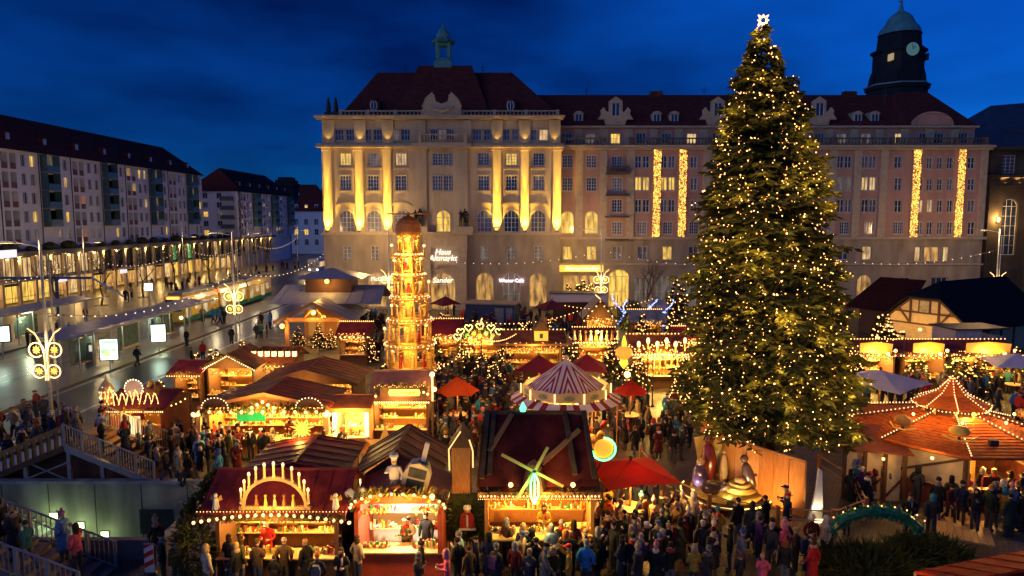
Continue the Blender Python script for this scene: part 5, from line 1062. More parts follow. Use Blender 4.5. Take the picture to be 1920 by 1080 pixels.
p = place(748, 753, 2.5); S6 = stall('mulled_wine_stall', 'mulled wine stall with pink-brown roof, dense bulb row and lit name board', p.x, p.y+.4, 2.85, 2.6, 2.5, 3.7, 0, 'x', M('pinkish_roof', (.26,.11,.10), .5, .2, 3), wood_d, .2, 26, .05, light=110, shelves=2, goods_v=2, garl=False)
sb = put('name_board', None, S6, (.25,-.28,2.95)); MB().box(-1.25,1.2,0,.06,-.28,.32).build('board', wood_d, sb); o = MB().slab([(-.75,-.05,-.16),(.8,-.05,-.16),(.86,-.05,0),(.8,-.05,.18),(-.75,-.05,.18),(-.81,-.05,0)], (0,.04,0)).build('plate', E('name_plate', (1,.62,.12), 1.5), sb); text('lettering', 'Glühwein', .32, wood_d, sb, (0,-.065,.0), ext=.01)
garland(S6, [(-1.25,-.35,2.75),(-1.2,-.35,3.3),(0,-.35,3.4),(1.4,-.35,3.3),(1.5,-.35,2.75)], .16, 110, 4); bulbs(S6, [(-1.1+.1*k,-.42,3.33+.06*math.sin(k*1.7)) for k in range(25)], .022, bulbs_far, False); bulbs(S6, [(1.3,-.42,3.0),(-1.2,-.45,2.8),(1.5,-.4,2.9)], .07, bulbw)
def neon_post(px, py0, py1, Y, label):
    a, b = at(px, py1, Y), at(px, py0, Y); t = thing('lamp_column', label, 'lamp', (a.x, Y, 0), 0, 'lamp columns'); MB().cyl((0,0,0),(0,0,a.z), .06, n=8).build('foot', wood_d, t); MB().cyl((0,0,a.z),(0,0,b.z), .045, n=8).build('light_tube', E('light_tube', (1,.6,.25), 1.7), t); MB().ball((0,0,b.z+.12), .14, 8, 6).build('globe', bulbw, t); MB().ball((.12,-.1,(a.z+b.z)/2), .13, 8, 6).build('globe', bulbw, t); lamp_in(t, (0,-.4,b.z), 40)
neon_post(811, 706, 752, 35.2, 'glowing lamp column between the mulled wine stall and the orange parasol')
p = place(752, 798, 1.5); t = thing('flat_star', 'large flat wooden star standing in front of the mulled wine stall', 'star', (p.x-.2, 30.6, 0)); mb = MB(); mb.slab([((.95 if k % 2 == 0 else .4)*math.sin(math.pi*k/5), 0, 1.55+(.95 if k % 2 == 0 else .4)*math.cos(math.pi*k/5)) for k in range(10)], (0,.08,0)); mb.build('star_board', wood_p, t); MB().box(-.05,.05,.1,.2,0,1.6).build('prop', wood_d, t)
# ---- back-row roofs on the street side
def gstall(nm, lab, px, py, z, wpx, d, hr, ridge='x', rz=0, **k):
    p = place(px, py, z); w = wpx/ray(px, py)[1]*p.y; return stall(nm, lab, p.x, p.y+.3, max(1.2, w-.5), d, z, hr, rz, ridge, **k)
gstall('red_gable_stall', 'long red-roofed stall behind the ornament stall, low ridge', 572, 722, 2.5, 190, 3.4, 3.3, 'y', roof=M('brick_red_roof', (.24,.035,.02), .55, .45, 1.5, spec=.2), nb=0, light=60, garl=False, ribs=7)
S8 = gstall('toy_train_stall', 'dark red food stall with light-rope ornaments and round shield on the roof', 248, 768, 2.5, 118, 3.2, 3.0, 'x', roof=roofm, wall=M('dark_red_board', (.16,.018,.015), .6, .3), nb=34, br=.035, light=60, shelves=1, goods_v=2)
for k, (xx, hh) in enumerate(((-1.2,.9),(-.5,.6),(.3,.75),(1.0,.6))):
    pts = [(xx-.35+.7*u, -.35, 2.75+hh*abs(math.sin(math.pi*u*2+k))) for u in np.linspace(0, 1, 13)]; o = MB().tube(pts, .02, 4).build('light_scroll', gold_rope, S8); bulbs(o, [(a,b-.03,c) for a, b, c in pts], .032, bulbs_far, False)
sh = put('round_shield', None, S8, (-.15,.2,3.45)); MB().lathe([(.02,0),(.42,0),(.42,.06),(.02,.06)], 14).build('disc', M('pale_shield', (.45,.42,.5), .7, .1), sh).rotation_euler = (R(90),0,0); bulbs(sh, [(.46*math.cos(t),0,.46*math.sin(t)) for t in np.linspace(-.6, math.pi+.6, 15)], .04, bulbpale)
bs = put('bell_turret', None, S8, (-1.35,-.1,2.7)); MB().cyl((0,0,0),(0,0,.75), .28, n=8).build('drum', wood_o, bs); MB().lathe([(.4,.75),(.3,.95),(.05,1.3),(.02,1.6)], 10).build('cap', creamw, bs); bulbs(bs, [(.32*math.cos(t),.32*math.sin(t),z) for z in (.1,.4,.7) for t in np.linspace(math.pi, 2*math.pi, 8)], .035, bulbw)
bp = put('bear_figure', None, S8, (.75,.3,3.1)); MB().ball((0,0,.2), .3, 8, 6, 1.3).ball((.3,-.05,.45), .2, 8, 6).build('body', gmats[6], bp); MB().ball((-.1,.05,.62), .16, 8, 6).lathe([(.2,.3),(.18,.55)], 8, (-.1,.05,0)).build('rider', gmats[1], bp)
mb = MB().box(.35,1.25,-.1,-.07,.4,1.0); mb.build('price_board', M('board_dark', (.08,.02,.015), .6, .2), S8); MB().box(.5,1.15,-.12,-.1,.5,.68).build('notice', creamw, S8); MB().box(-.3,.25,-.1,-.07,1.0,2.1).build('lit_hatch', LITWIN('hatch_glow', (1,.75,.4), 1.6), S8)
gstall('candy_stall', 'stall roof outlined with pale bulbs beside the street, wreaths on its gable', 428, 692, 2.6, 100, 3.0, 3.5, 'y', roof=roofb, nb=26, br=.04, light=110, shelves=2, bmat=bulbpale)
gstall('wreath_stall', 'low stall among lit wreaths at the end of the street row', 345, 702, 2.4, 60, 2.6, 2.9, 'x', roof=roofm, nb=14, br=.035, light=60)
S10 = gstall('lantern_stall', 'stall whose roof carries a row of glowing lanterns and golden arches', 512, 684, 2.4, 72, 3.0, 3.2, 'x', roof=roofb, nb=10, br=.04, light=80)
for k in range(7): xx = -1.3+k*.45; o = MB().box(xx-.12,xx+.12,-.3,-.06,2.95,3.3).build('roof_lantern', bulbw, S10); MB().lathe([(.2,3.3),(.03,3.45)], 4, (xx,-.18,0)).build('lantern_cap', darkm, o)
# ---- timber pavilion by the road
p = onz(588, 652); YP = p.y; PV = thing('timber_pavilion', 'open orange timber pavilion with pale metal roofs and a raised lantern roof', 'pavilion', (at(590,600,YP).x, YP, 0)); pal = M('pale_metal_roof', (.34,.33,.36), .4, .15, 1.5)
u = YP/1268.0
def lz(py): return at(590, py, YP).z
for sx in (-2.6, 2.6):
    for yy in (0, 6): MB().box(sx-.16,sx+.16,yy-.16,yy+.16,0,lz(600)).build('post', wood_o, PV)
for k in range(3): MB().box(-2.6,2.6,[.0,6,6][k]-.1,[.0,6,6][k]+.1,lz(603)-.02*k,lz(596)-.02*k).build('tie_beam', wood_o, PV) if k < 2 else None
roof_slope(PV, (-3.7,-.8,lz(602)), (-3.7,7,lz(602)), (0,7,lz(566)), (0,-.8,lz(566)), pal, 5); roof_slope(PV, (3.7,7,lz(602)), (3.7,-.8,lz(602)), (0,-.8,lz(566)), (0,7,lz(566)), pal, 5)
for s in (-1, 1): MB().bar((s*3.6,-.75,lz(603)),(0,-.75,lz(567)), .14, .3).build('barge_board', wood_o, PV); MB().bar((s*1.0,-.05,lz(598)),(s*.2,-.05,lz(580)), .1, .12).build('strut', wood_o, PV)
roof_slope(PV, (-5.2,3.0,lz(578)), (5.6,3.0,lz(578)), (5.4,6.5,lz(548)), (-4.8,6.5,lz(548)), pal, 8); roof_slope(PV, (5.6,10,lz(578)), (-5.2,10,lz(578)), (-4.8,6.5,lz(548)), (5.4,6.5,lz(548)), pal, 8)
MB().box(-2.3,2.3,5.0,8.0,lz(560),lz(528)).build('lantern_wall', wood_d, PV); MB().add([(-3.6,3.8,lz(530)),(3.6,3.8,lz(530)),(3.6,9.2,lz(530)),(-3.6,9.2,lz(530)),(0,6.5,lz(511))], [(0,1,4),(1,2,4),(2,3,4),(3,0,4),(3,2,1,0)]).build('lantern_roof', pal, PV)
MB().box(-2.4,2.4,5.6,5.75,0,lz(603)).build('back_screen', wood_o, PV)
for sx in (-1.9,-1.0,1.0,1.9): MB().box(sx-.35,sx+.35,5.5,5.59,.2,2.4).build('door_leaf', wood_p, PV)
for x_, y_, z_, e_ in ((0,-.3,lz(585),90),(0,4.6,lz(536),60),(-2.9,-.4,lz(610),50),(2.9,-.4,lz(610),50),(0,3,2.4,120)): MB().ball((x_,y_,z_), .24, 8, 6).build('globe_lamp', glow, PV); lamp_in(PV, (x_,y_-.45,z_-.1), e_, WARM, .2)
BLOCK.append((PV.location.x-3, PV.location.x+3, YP, YP+7))
for i, (dx, dy, s_) in enumerate(((-1.4,-.5,1.0),(.7,-1.2,1.2),(1.6,-.6,.9))): fir((PV.location.x+dx, YP+dy, 0), s_, ('small fir at the pavilion post, few lights', 'lit fir glittering before the pavilion opening', 'little fir on the far side of the pavilion opening')[i], True, n=60)
# ================================================================== the tall pyramid
YPY = 49.6; PX = at(768, 560, YPY).x
PY = thing('candle_pyramid', 'towering six-tier wooden christmas pyramid glowing amber, with dome and propeller', 'christmas pyramid', (PX, YPY, 0))
ywood = M('amber_wood', (.66,.36,.07), .6, .2, 3)
def qz(py): return at(768, py, YPY).z
tiers = [(475,439,.78),(512,478,.95),(553,515,1.12),(596,558,1.33),(642,601,1.55),(688,645,1.75)]
for ti, (pb, pt, rr) in enumerate(tiers):
    z0, z1 = qz(pb), qz(pt); tr = put('tier', None, PY, (0,0,0)); MB().lathe([(rr*1.16,z0-.12),(rr*1.2,z0-.02),(rr*1.12,z0+.04)], 8, a0=math.pi/8).build('floor_ring', ywood, tr); MB().lathe([(rr*1.05,z1-.12),(rr*1.12,z1-.02),(rr*1.02,z1+.05)], 8, a0=math.pi/8).build('crown_ring', ywood, tr)
    for k in range(8):
        a = math.pi/8 + k*math.pi/4; c, s = math.cos(a)*rr, math.sin(a)*rr; MB().cyl((c,s,z0),(c,s,z1), .07, n=6).build('post', ywood, tr)
        a2 = a + math.pi/4; m0 = Vector((c,s,z1-.35)); m1 = Vector((math.cos(a2)*rr, math.sin(a2)*rr, z1-.35)); md = (m0+m1)/2 + Vector((0,0,.22)); mb = MB().bar(m0, md, .06, .1).bar(md, m1, .06, .1); mb.build('arch', ywood, tr)
        b0, b1 = Vector((c*1.1,s*1.1,z0+.22)), Vector((math.cos(a2)*rr*1.1, math.sin(a2)*rr*1.1, z0+.22)); MB().bar(b0, b1, .04, .05).build('rail', ywood, tr)
    MB().lathe([(rr*.3,z0+.04),(rr*.3,z1-.13)], 8, a0=math.pi/8).build('tier_core', M('core_amber', (.62,.36,.09), .6, .5, 6), tr)
    for k in range(9):
        a = k*2*math.pi/9 + ti; rc = rr*.78; hh = (z1-z0)*.62; mm = M('blue_robe', (.04,.16,.45), .6, .1) if (ti == 5 and k == 4) else [gmats[1], gmats[2], gmats[4], gmats[0], gmats[2], gmats[1], gmats[3]][(k+ti) % 7]
        MB().lathe([(.15,0),(.13,hh*.5),(.08,hh*.8)], 7).ball((0,0,hh*.92), .12, 7, 5).build('figure', mm, tr, (rc*math.cos(a), rc*math.sin(a), z0+.03))
    for k in range(4): a = k*math.pi/2 + math.pi/4 + ti*.5; MB().ball((rr*.45*math.cos(a), rr*.45*math.sin(a), z1-.3), .07, 6, 4).build('lamp_bulb', bulbw, tr)
    bulbs(tr, [(rr*1.2*math.cos(a), rr*1.2*math.sin(a), z0-.02) for a in np.linspace(0, 2*math.pi, 29)[:-1]], .06, bulbw, False); bulbs(tr, [(rr*1.1*math.cos(a), rr*1.1*math.sin(a), z1+.05) for a in np.linspace(0, 2*math.pi, 21)[:-1]], .045, bulbw, False)
    [lamp_in(tr, (rr*.62*math.cos(a), rr*.62*math.sin(a), z1-.2), 24, (1,.58,.13), .1) for a in (3.7, 4.71, 5.7)]; lamp_in(tr, (0, -rr*1.5, z0+.25), 26, (1,.60,.12), .1)
MB().cyl((0,0,0),(0,0,qz(439)), .16, n=8).build('axle', ywood, PY); MB().lathe([(1.9,0),(1.9,qz(690)-.1),(1.75,qz(690))], 8, a0=math.pi/8).build('plinth', wood_o, PY)
MB().lathe([(.95,qz(439)),(.98,qz(434)),(.92,qz(420)),(.75,qz(413)),(.4,qz(407)),(.12,qz(405)),(.08,qz(398))], 8, a0=math.pi/8).build('dome', M('dome_orange', (.55,.20,.03), .4, .15), PY)
bl = put('propeller', None, PY, (0,0,qz(401)))
for k in range(8): a = k*math.pi/4+.1; d = Vector((math.cos(a), math.sin(a), 0)); o = MB().bar(d*.2, d*1.55, .28, .02, (0,.3,1)).build('blade', wood_o, bl)
for px, py, in ((734,462),(795,463),(739,490),(789,487),(804,530),(721,618),(799,612),(737,660),(801,655),(734,575)):
    q = at(px, py, YPY-.9); o = put('candle_arm', None, PY, (q.x-PX, -.9, 0)); MB().cyl((0,0,q.z-.75),(0,0,q.z), .06, n=6).build('candle', gmats[1], o); MB().lathe([(.17,q.z-.85),(.2,q.z-.75)], 8).build('holder', ywood, o); MB().ball((0,0,q.z+.08), .11, 7, 5).build('flame', bulbw, o); MB().bar((0,0,q.z-.82),(-(q.x-PX)*.5,.8,q.z-.9), .06, .08).build('bracket', ywood, o)
BLOCK.append((PX-2.2, PX+2.2, YPY-2.2, YPY+2.2))
for i in range(10): a = math.pi + i*math.pi/9; MB().box(-.3,.3,-.03,.03,.05,.9).build('fence_panel', wood_d, PY, (2.6*math.cos(a), 2.6*math.sin(a), 0), a+math.pi/2)
# ================================================================== under the spruce: screen, crib figures, rope fence
SCN = thing('timber_screen', 'curved orange timber screen shielding the foot of the spruce', 'screen', (0,0,0)); pa, pb = Vector((11.75,26.5,0)), Vector((8.9,31.4,0)); N = 9
def scp(u): return lerp(pa, pb, u) + Vector((-.75*math.sin(math.pi*u)*.6, -.5*math.sin(math.pi*u)*.6, 0))
for k in range(N):
    a, b = scp(k/N), scp((k+1)/N-.004); MB().slab([a, b, b+Vector((0,0,2.25+.35*k/N)), a+Vector((0,0,2.25+.35*k/N))], (.09,.05,0)).build('board', M('screen_orange', (.50,.20,.045), .6, .2, 2, .1, 20, stretch=(6,6,1)), SCN)
o = MB().tube([scp(k/12)+Vector((0,0,2.3+.35*k/12)) for k in range(13)], .06, 6).build('top_rail', wood_o, SCN)
for a in ((11.9,26.3),): o = thing('light_fin', 'white curved fin glowing at the end of the timber screen', 'lamp', (a[0]+.25, a[1], 0)); MB().slab([(-.25,0,0),(.28,0,0),(.30,0,.5),(.2,0,2.0),(.08,0,2.1),(.0,0,1.2)], (0,.12,0)).build('fin', M('cook_white', (.66,.6,.55), .8, .08), o); MB().box(-.2,.25,-.35,-.2,.02,.1).build('floor_lamp', E('floor_lamp', (1,.75,.3), 5), o); spot(o, (0,-.3,.15), (0,.2,2), 60, 90, (1,.85,.55))
CRB = thing('crib_platform', 'round stepped platform carrying the nativity figures beside the spruce', 'platform', (9.25,28.5,0)); MB().lathe([(1.95,0),(1.95,.22),(1.85,.28)], 28).build('lower_step', wood_d, CRB); MB().lathe([(1.5,.281),(1.5,.4),(1.42,.45)], 28).build('upper_step', M('gold_board', (.55,.38,.08), .5, .15), CRB); MB().tube([(1.9*math.cos(t),1.9*math.sin(t),.28) for t in np.linspace(math.pi*.8, math.pi*2.1, 26)], .03, 5).build('edge_light', E('edge_glow', (1,.7,.2), 2.2), CRB)
lk = dict(rough=.25, coat=.5, var=.15)
def figure(dx, dy, h, w, mat, head, label, wings=None, lean=0.0, z=.451, squat=1.0):
    t = thing('nativity_figure', label, 'figurine', (9.25+dx, 28.5+dy, z), R(-15), 'nativity figures'); b = MB().lathe([(w*.8,0),(w,h*.25),(w*.95,h*.5),(w*.6,h*.8),(w*.25,h*.9)], 16, (0,0,0), 0, 1, squat).build('robe', mat, t, smooth=True); b.rotation_euler = (0, R(lean), 0)
    MB().ball((math.sin(R(lean))*h, 0, h*.98), w*.52, 12, 8).build('head', head, t, smooth=True); MB().ball((0,-w*.8,h*.55), w*.22, 8, 6).build('hands', head, t, smooth=True)
    if wings: MB().slab([(-w*1.7,w*.5,h*.98),(-w*.6,w*.5,h*1.05),(0,w*.5,h*.6),(w*.6,w*.5,h*1.0),(w*1.6,w*.5,h*.9),(w*1.2,w*.5,h*.1),(w*.5,w*.5,0),(-w*.5,w*.5,0),(-w*1.3,w*.5,h*.5)], (0,.06,0)).build('wings', wings, t)
    return t
skinw = M('turned_wood', (.52,.30,.12), **lk); brn = M('dark_lacquer', (.07,.035,.03), **lk)
figure(-.45, 1.15, 1.75, .38, M('red_lacquer', (.20,.02,.012), **lk), M('dark_hair_wood', (.13,.03,.015), **lk), 'tall red-robed nativity angel with yellow wings', M('yellow_wing', (.7,.48,.1), .5, .1))
figure(-1.05, .25, 1.05, .36, M('plum_lacquer', (.10,.05,.10), **lk), skinw, 'kneeling plum-robed nativity figure at the platform edge')
figure(.55, .95, 1.45, .24, brn, skinw, 'slim dark nativity shepherd by the timber screen'); figure(.12, .75, 1.35, .2, skinw, skinw, 'pale wooden nativity shepherd beside the slim dark one'); figure(1.15, -.25, 1.35, .34, brn, brn, 'bowed dark nativity figure leaning over the platform edge', None, -20)
t = thing('nativity_ox', 'round brown wooden ox lying on the nativity platform', 'figurine', (8.4, 27.75, .451)); MB().ball((0,0,.3), .42, 14, 9, 1.15, .9, .75).build('body', brn, t, smooth=True); MB().ball((.45,-.15,.42), .2, 10, 7).build('head', brn, t, smooth=True)
for s in (-1, 1): MB().tube([(.42,-.15+s*.12,.55),(.45,-.15+s*.25,.68)], [.04,.015], 6).build('horn', skinw, t)
t = thing('nativity_crib', 'round golden crib with bands in the middle of the nativity platform', 'crib', (9.75, 28.2, .451)); MB().lathe([(.62,0),(.7,.08),(.42,.12),(.46,.3),(.4,.34)], 18).build('bowl', M('gold_board', (0,0,0)), t, smooth=True); MB().ball((0,0,.42), .26, 12, 8, sz=.6).build('bundle', skinw, t, smooth=True); MB().lathe([(.475,.16),(.475,.24)], 18).build('band', brn, t)
t = thing('ground_spot', 'bright spotlight on the nativity platform lighting the figures', 'floodlight', (8.95, 26.95, .29)); MB().box(-.12,.12,-.1,.1,0,.16).build('housing', darkm, t); MB().box(-.1,.1,.101,.115,.03,.14).build('lens', E('floor_lamp', (0,0,0), 0), t); spot(t, (0,.2,.2), (.3,1.6,.6), 160, 110, (1,.82,.4)); t2 = thing('ground_spot', 'cool white spotlight behind the plum-robed figure', 'floodlight', (7.75, 28.05, .285)); MB().box(-.1,.1,-.08,.08,0,.12).build('housing', darkm, t2); MB().box(-.08,.08,.081,.09,.02,.1).build('lens', E('cool_spot', (.9,.85,1), 5), t2); spot(t2, (0,.2,.15), (.6,.8,.6), 50, 120, (.9,.85,1))
FN = thing('rope_fence', 'low fence of wooden posts and pale rails round the spruce and nativity', 'fence', (0,0,0)); fpts = [(6.2,31.8),(6.6,28.6),(7.9,26.3),(10.2,25.2),(12.2,24.9),(14.0,26.0),(14.7,28.2),(14.4,31)]
for i, (x, y) in enumerate(fpts):
    MB().box(x-.07,x+.07,y-.07,y+.07,0,1.05).build('post', wood_o, FN)
    if i:
        for z in (.55, .95): MB().tube([(fpts[i-1][0],fpts[i-1][1],z),(x,y,z)], .03, 5).build('rail', wood_p, FN)
BLOCK.append((6.6, 14.3, 25.3, 32))
t = thing('screen_floodlight', 'low floodlight washing the orange timber screen with light', 'floodlight', (10.0, 25.75, 0)); MB().box(-.2,.2,-.12,.12,0,.25).build('housing', darkm, t); MB().box(-.17,.17,.121,.13,.05,.22).build('lens', glow, t); spot(t, (0,.2,.3), (.7,2.2,1.4), 330, 110, (1,.52,.12), .1)
# ================================================================== umbrellas
def umbrella(px, py, z, wpx, h, mat, label, sides=4, rot=.4, group='market parasols', glow_w=30):
    p = onz(px, py, z); w = wpx/ray(px, py)[1]*p.y/2; t = thing('parasol', label, 'parasol', (p.x, p.y, 0), rot, group); n = sides; mb = MB()
    rim = [(w*1.12*math.cos(2*math.pi*k/n), w*1.12*math.sin(2*math.pi*k/n), z) for k in range(n)]; top = (0,0,z+h)
    for k in range(n):
        a, b = Vector(rim[k]), Vector(rim[(k+1) % n]); m_ = (a+b)/2*.97; m_.z = z+.06
        MB().add([a, m_, b, Vector(top), a-Vector((0,0,.02)), m_-Vector((0,0,.02)), b-Vector((0,0,.02))], [(0,1,3),(1,2,3),(4,5,1,0),(5,6,2,1),(5,4,3),(6,5,3)]).build('canopy_panel', mat, t)
        MB().bar((0,0,z+h-.08), a-Vector((0,0,.05)), .03, .03).build('rib', wood_d, t)
    MB().cyl((0,0,0),(0,0,z+h+.08), .05, n=8).build('pole', wood_d, t); MB().lathe([(.35,0),(.35,.12),(.1,.16)], 8).build('base', concr, t); MB().ball((0,0,z+h+.1), .08, 6, 4).build('finial', wood_d, t)
    tt = thing('standing_table', label.replace('parasol', 'table under the parasol').replace('  ', ' '), 'table', (p.x, p.y, 0), 0, 'standing tables'); MB().lathe([(.16,1.08),(.55,1.08),(.55,1.13),(.16,1.13)], 14).build('table_top', wood_p, tt); MB().lathe([(.17,.17),(.17,1.08)], 8).build('column', wood_d, tt)
    o = MB().lathe([(.16,z-.16),(.2,z-.12),(.06,z-.02)], 10).build('added_canopy_lamp', glow, t); lamp_in(t, (.35,-.2,z-.35), glow_w, WARM, .2)  # lamp and point light added to shine through the canopy
    BLOCK.append((p.x-.5, p.x+.5, p.y-.5, p.y+.5)); return t
umbrella(1182, 886, 2.45, 176, .48, redcloth, 'square bright red parasol in front of the spruce', 4, -.57, glow_w=140)
umbrella(857, 734, 2.4, 78, .85, M('orange_canvas', (.70,.14,.02), .8, .1, trans=.5), 'orange-red parasol beside the mulled wine stall', 6, .2)
umbrella(1182, 735, 2.4, 62, .7, M('dark_red_canvas', (.40,.035,.02), .85, .1, trans=.5), 'dark red parasol just behind the striped carousel', 6, .1)
umbrella(1650, 716, 2.5, 165, .7, whitecloth, 'large white parasol between the spruce and the tiled drinks pavilion', 4, -.15, glow_w=45); umbrella(1905, 682, 2.5, 120, .7, whitecloth, 'white parasol cut off by the picture edge', 4, .5)
for i, (px, py, wp, lab) in enumerate(((1010, 692, 80, 'plum-coloured parasol behind the striped carousel'), (1100, 690, 92, 'plum parasol next to the bright candle stall'), (1035, 578, 70, 'far plum parasol before the cafe windows'), (835, 570, 55, 'folded-looking plum parasol at the portal'))): umbrella(px, py, 2.4, wp, .9, plumcloth, lab, 4, .3+i*.4)
# ================================================================== striped carousel
p = onz(1061, 738, 2.9); CX, CYY = p.x, p.y; CR = thing('carousel', 'children carousel with red and white striped canopy and glowing lamp columns', 'carousel', (CX, CYY, 0)); rw, n = 2.35, 10
st1, st2 = M('stripe_white', (.62,.52,.56), .8, .1), M('stripe_red', (.24,.012,.03), .8, .1)
for k in range(n):
    a, b = 2*math.pi*k/n, 2*math.pi*(k+1)/n; A_, B_ = Vector((rw*.86*math.cos(a), rw*.86*math.sin(a), 3.35)), Vector((rw*.86*math.cos(b), rw*.86*math.sin(b), 3.35)); T_ = Vector((0,0,4.75)); mb = MB(); ns = 6
    mid = (A_+B_)/2
    for j in range(ns):      # chevron stripes run down each side panel
        u0, u1 = j/ns, (j+1)/ns; mb.mi = j % 2
        for C_ in (A_, B_): q4 = [lerp(C_,mid,u0), lerp(C_,mid,u1), lerp(T_,mid,u1), lerp(T_,mid,u0)]; mb.add(q4 if C_ is A_ else q4[::-1], [(0,1,2,3)])
    mb.build('canopy_panel', [st1, st2], CR)
    c, s = math.cos(a), math.sin(a); bd = Vector((rw*.97*math.cos(a), rw*.97*math.sin(a), 0)); be = Vector((rw*.97*math.cos(b), rw*.97*math.sin(b), 0))
    o = MB().slab([bd+Vector((0,0,2.98)), be+Vector((0,0,2.98)), be+Vector((0,0,3.4)), (bd+be)/2+Vector((0,0,3.5)), bd+Vector((0,0,3.4))], -((bd+be)/2).normalized()*.05).build('rounding_board', creamw, CR)
    m2 = (bd+be)/2*1.012; tn = (be-bd).normalized(); MB().slab([m2+tn*.28*math.cos(t)+Vector((0,0,3.2+.13*math.sin(t))) for t in np.linspace(0, 2*math.pi, 11)[:-1]], ((bd+be)/2).normalized()*.01).build('painted_oval', M('oval_picture', (.25,.28,.18), .6, .5, 14), o)
    MB().cyl((c*rw*1.0, s*rw*1.0, 2.95), (c*rw*1.0, s*rw*1.0, 3.45), .045, n=6).build('lamp_tube', E('carousel_tube', (1,.6,.25), 1.7), CR)
    aw = MB(); 
    for j in range(5):
        f0, f1 = a+(b-a)*j/5, a+(b-a)*(j+1)/5; aw.mi = j % 2; aw.add([(rw*math.cos(f0),rw*math.sin(f0),2.95),(rw*math.cos(f1),rw*math.sin(f1),2.95),(rw*1.22*math.cos(f1),rw*1.22*math.sin(f1),2.68),(rw*1.22*math.cos(f0),rw*1.22*math.sin(f0),2.68)], [(0,1,2,3)])
    aw.build('awning', [st1, st2], CR)
    if k % 2 == 0: MB().cyl((c*rw*1.15, s*rw*1.15, 0), (c*rw*1.15, s*rw*1.15, 2.7), .04, n=6).build('post', wood_o, CR)
MB().lathe([(rw*1.1,0),(rw*1.1,.18)], 24).build('turntable', wood_o, CR); MB().lathe([(.5,.18),(.5,2.6),(.8,2.9)], 12).build('core', M('core_panel', (.5,.28,.06), .6, .4, 3), CR); MB().ball((0,0,4.82), .14, 8, 6).build('finial', creamw, CR)
for k in range(7):
    a = 2*math.pi*k/7+.2; hc = gmats[[3,1,4,0,3,5,1][k]]; o = put('carousel_horse', None, CR, (1.65*math.cos(a), 1.65*math.sin(a), .55), (0,0,a+math.pi/2)); MB().ball((0,0,.3), .26, 8, 6, .75, 1.6, .85).tube([(0,-.35,.42),(0,-.5,.72),(0,-.72,.68)], [.14,.1,.06], 6).build('body', hc, o, smooth=True)
    for sx in (-.1,.1):
        for sy in (-.28,.28): MB().tube([(sx,sy,.2),(sx,sy-.1,-.05),(sx,sy,-.28)], [.06,.04,.03], 5).build('leg', hc, o)
    MB().cyl((0,0,-.3),(0,0,2.2), .025, n=6).build('pole', gmats[1], o)
for k in range(6): a = 2*math.pi*k/6; MB().ball((1.0*math.cos(a),1.0*math.sin(a),2.55), .09, 6, 4).build('lamp_bulb', bulbw, CR)
lamp_in(CR, (0,-1.3,2.3), 110, (1,.45,.12), .15); lamp_in(CR, (1.2,.6,2.3), 80, (1,.45,.12), .15); lamp_in(CR, (-1.2,.6,2.3), 80, (1,.45,.12), .15)
BLOCK.append((CX-2.5, CX+2.5, CYY-2.5, CYY+2.5))
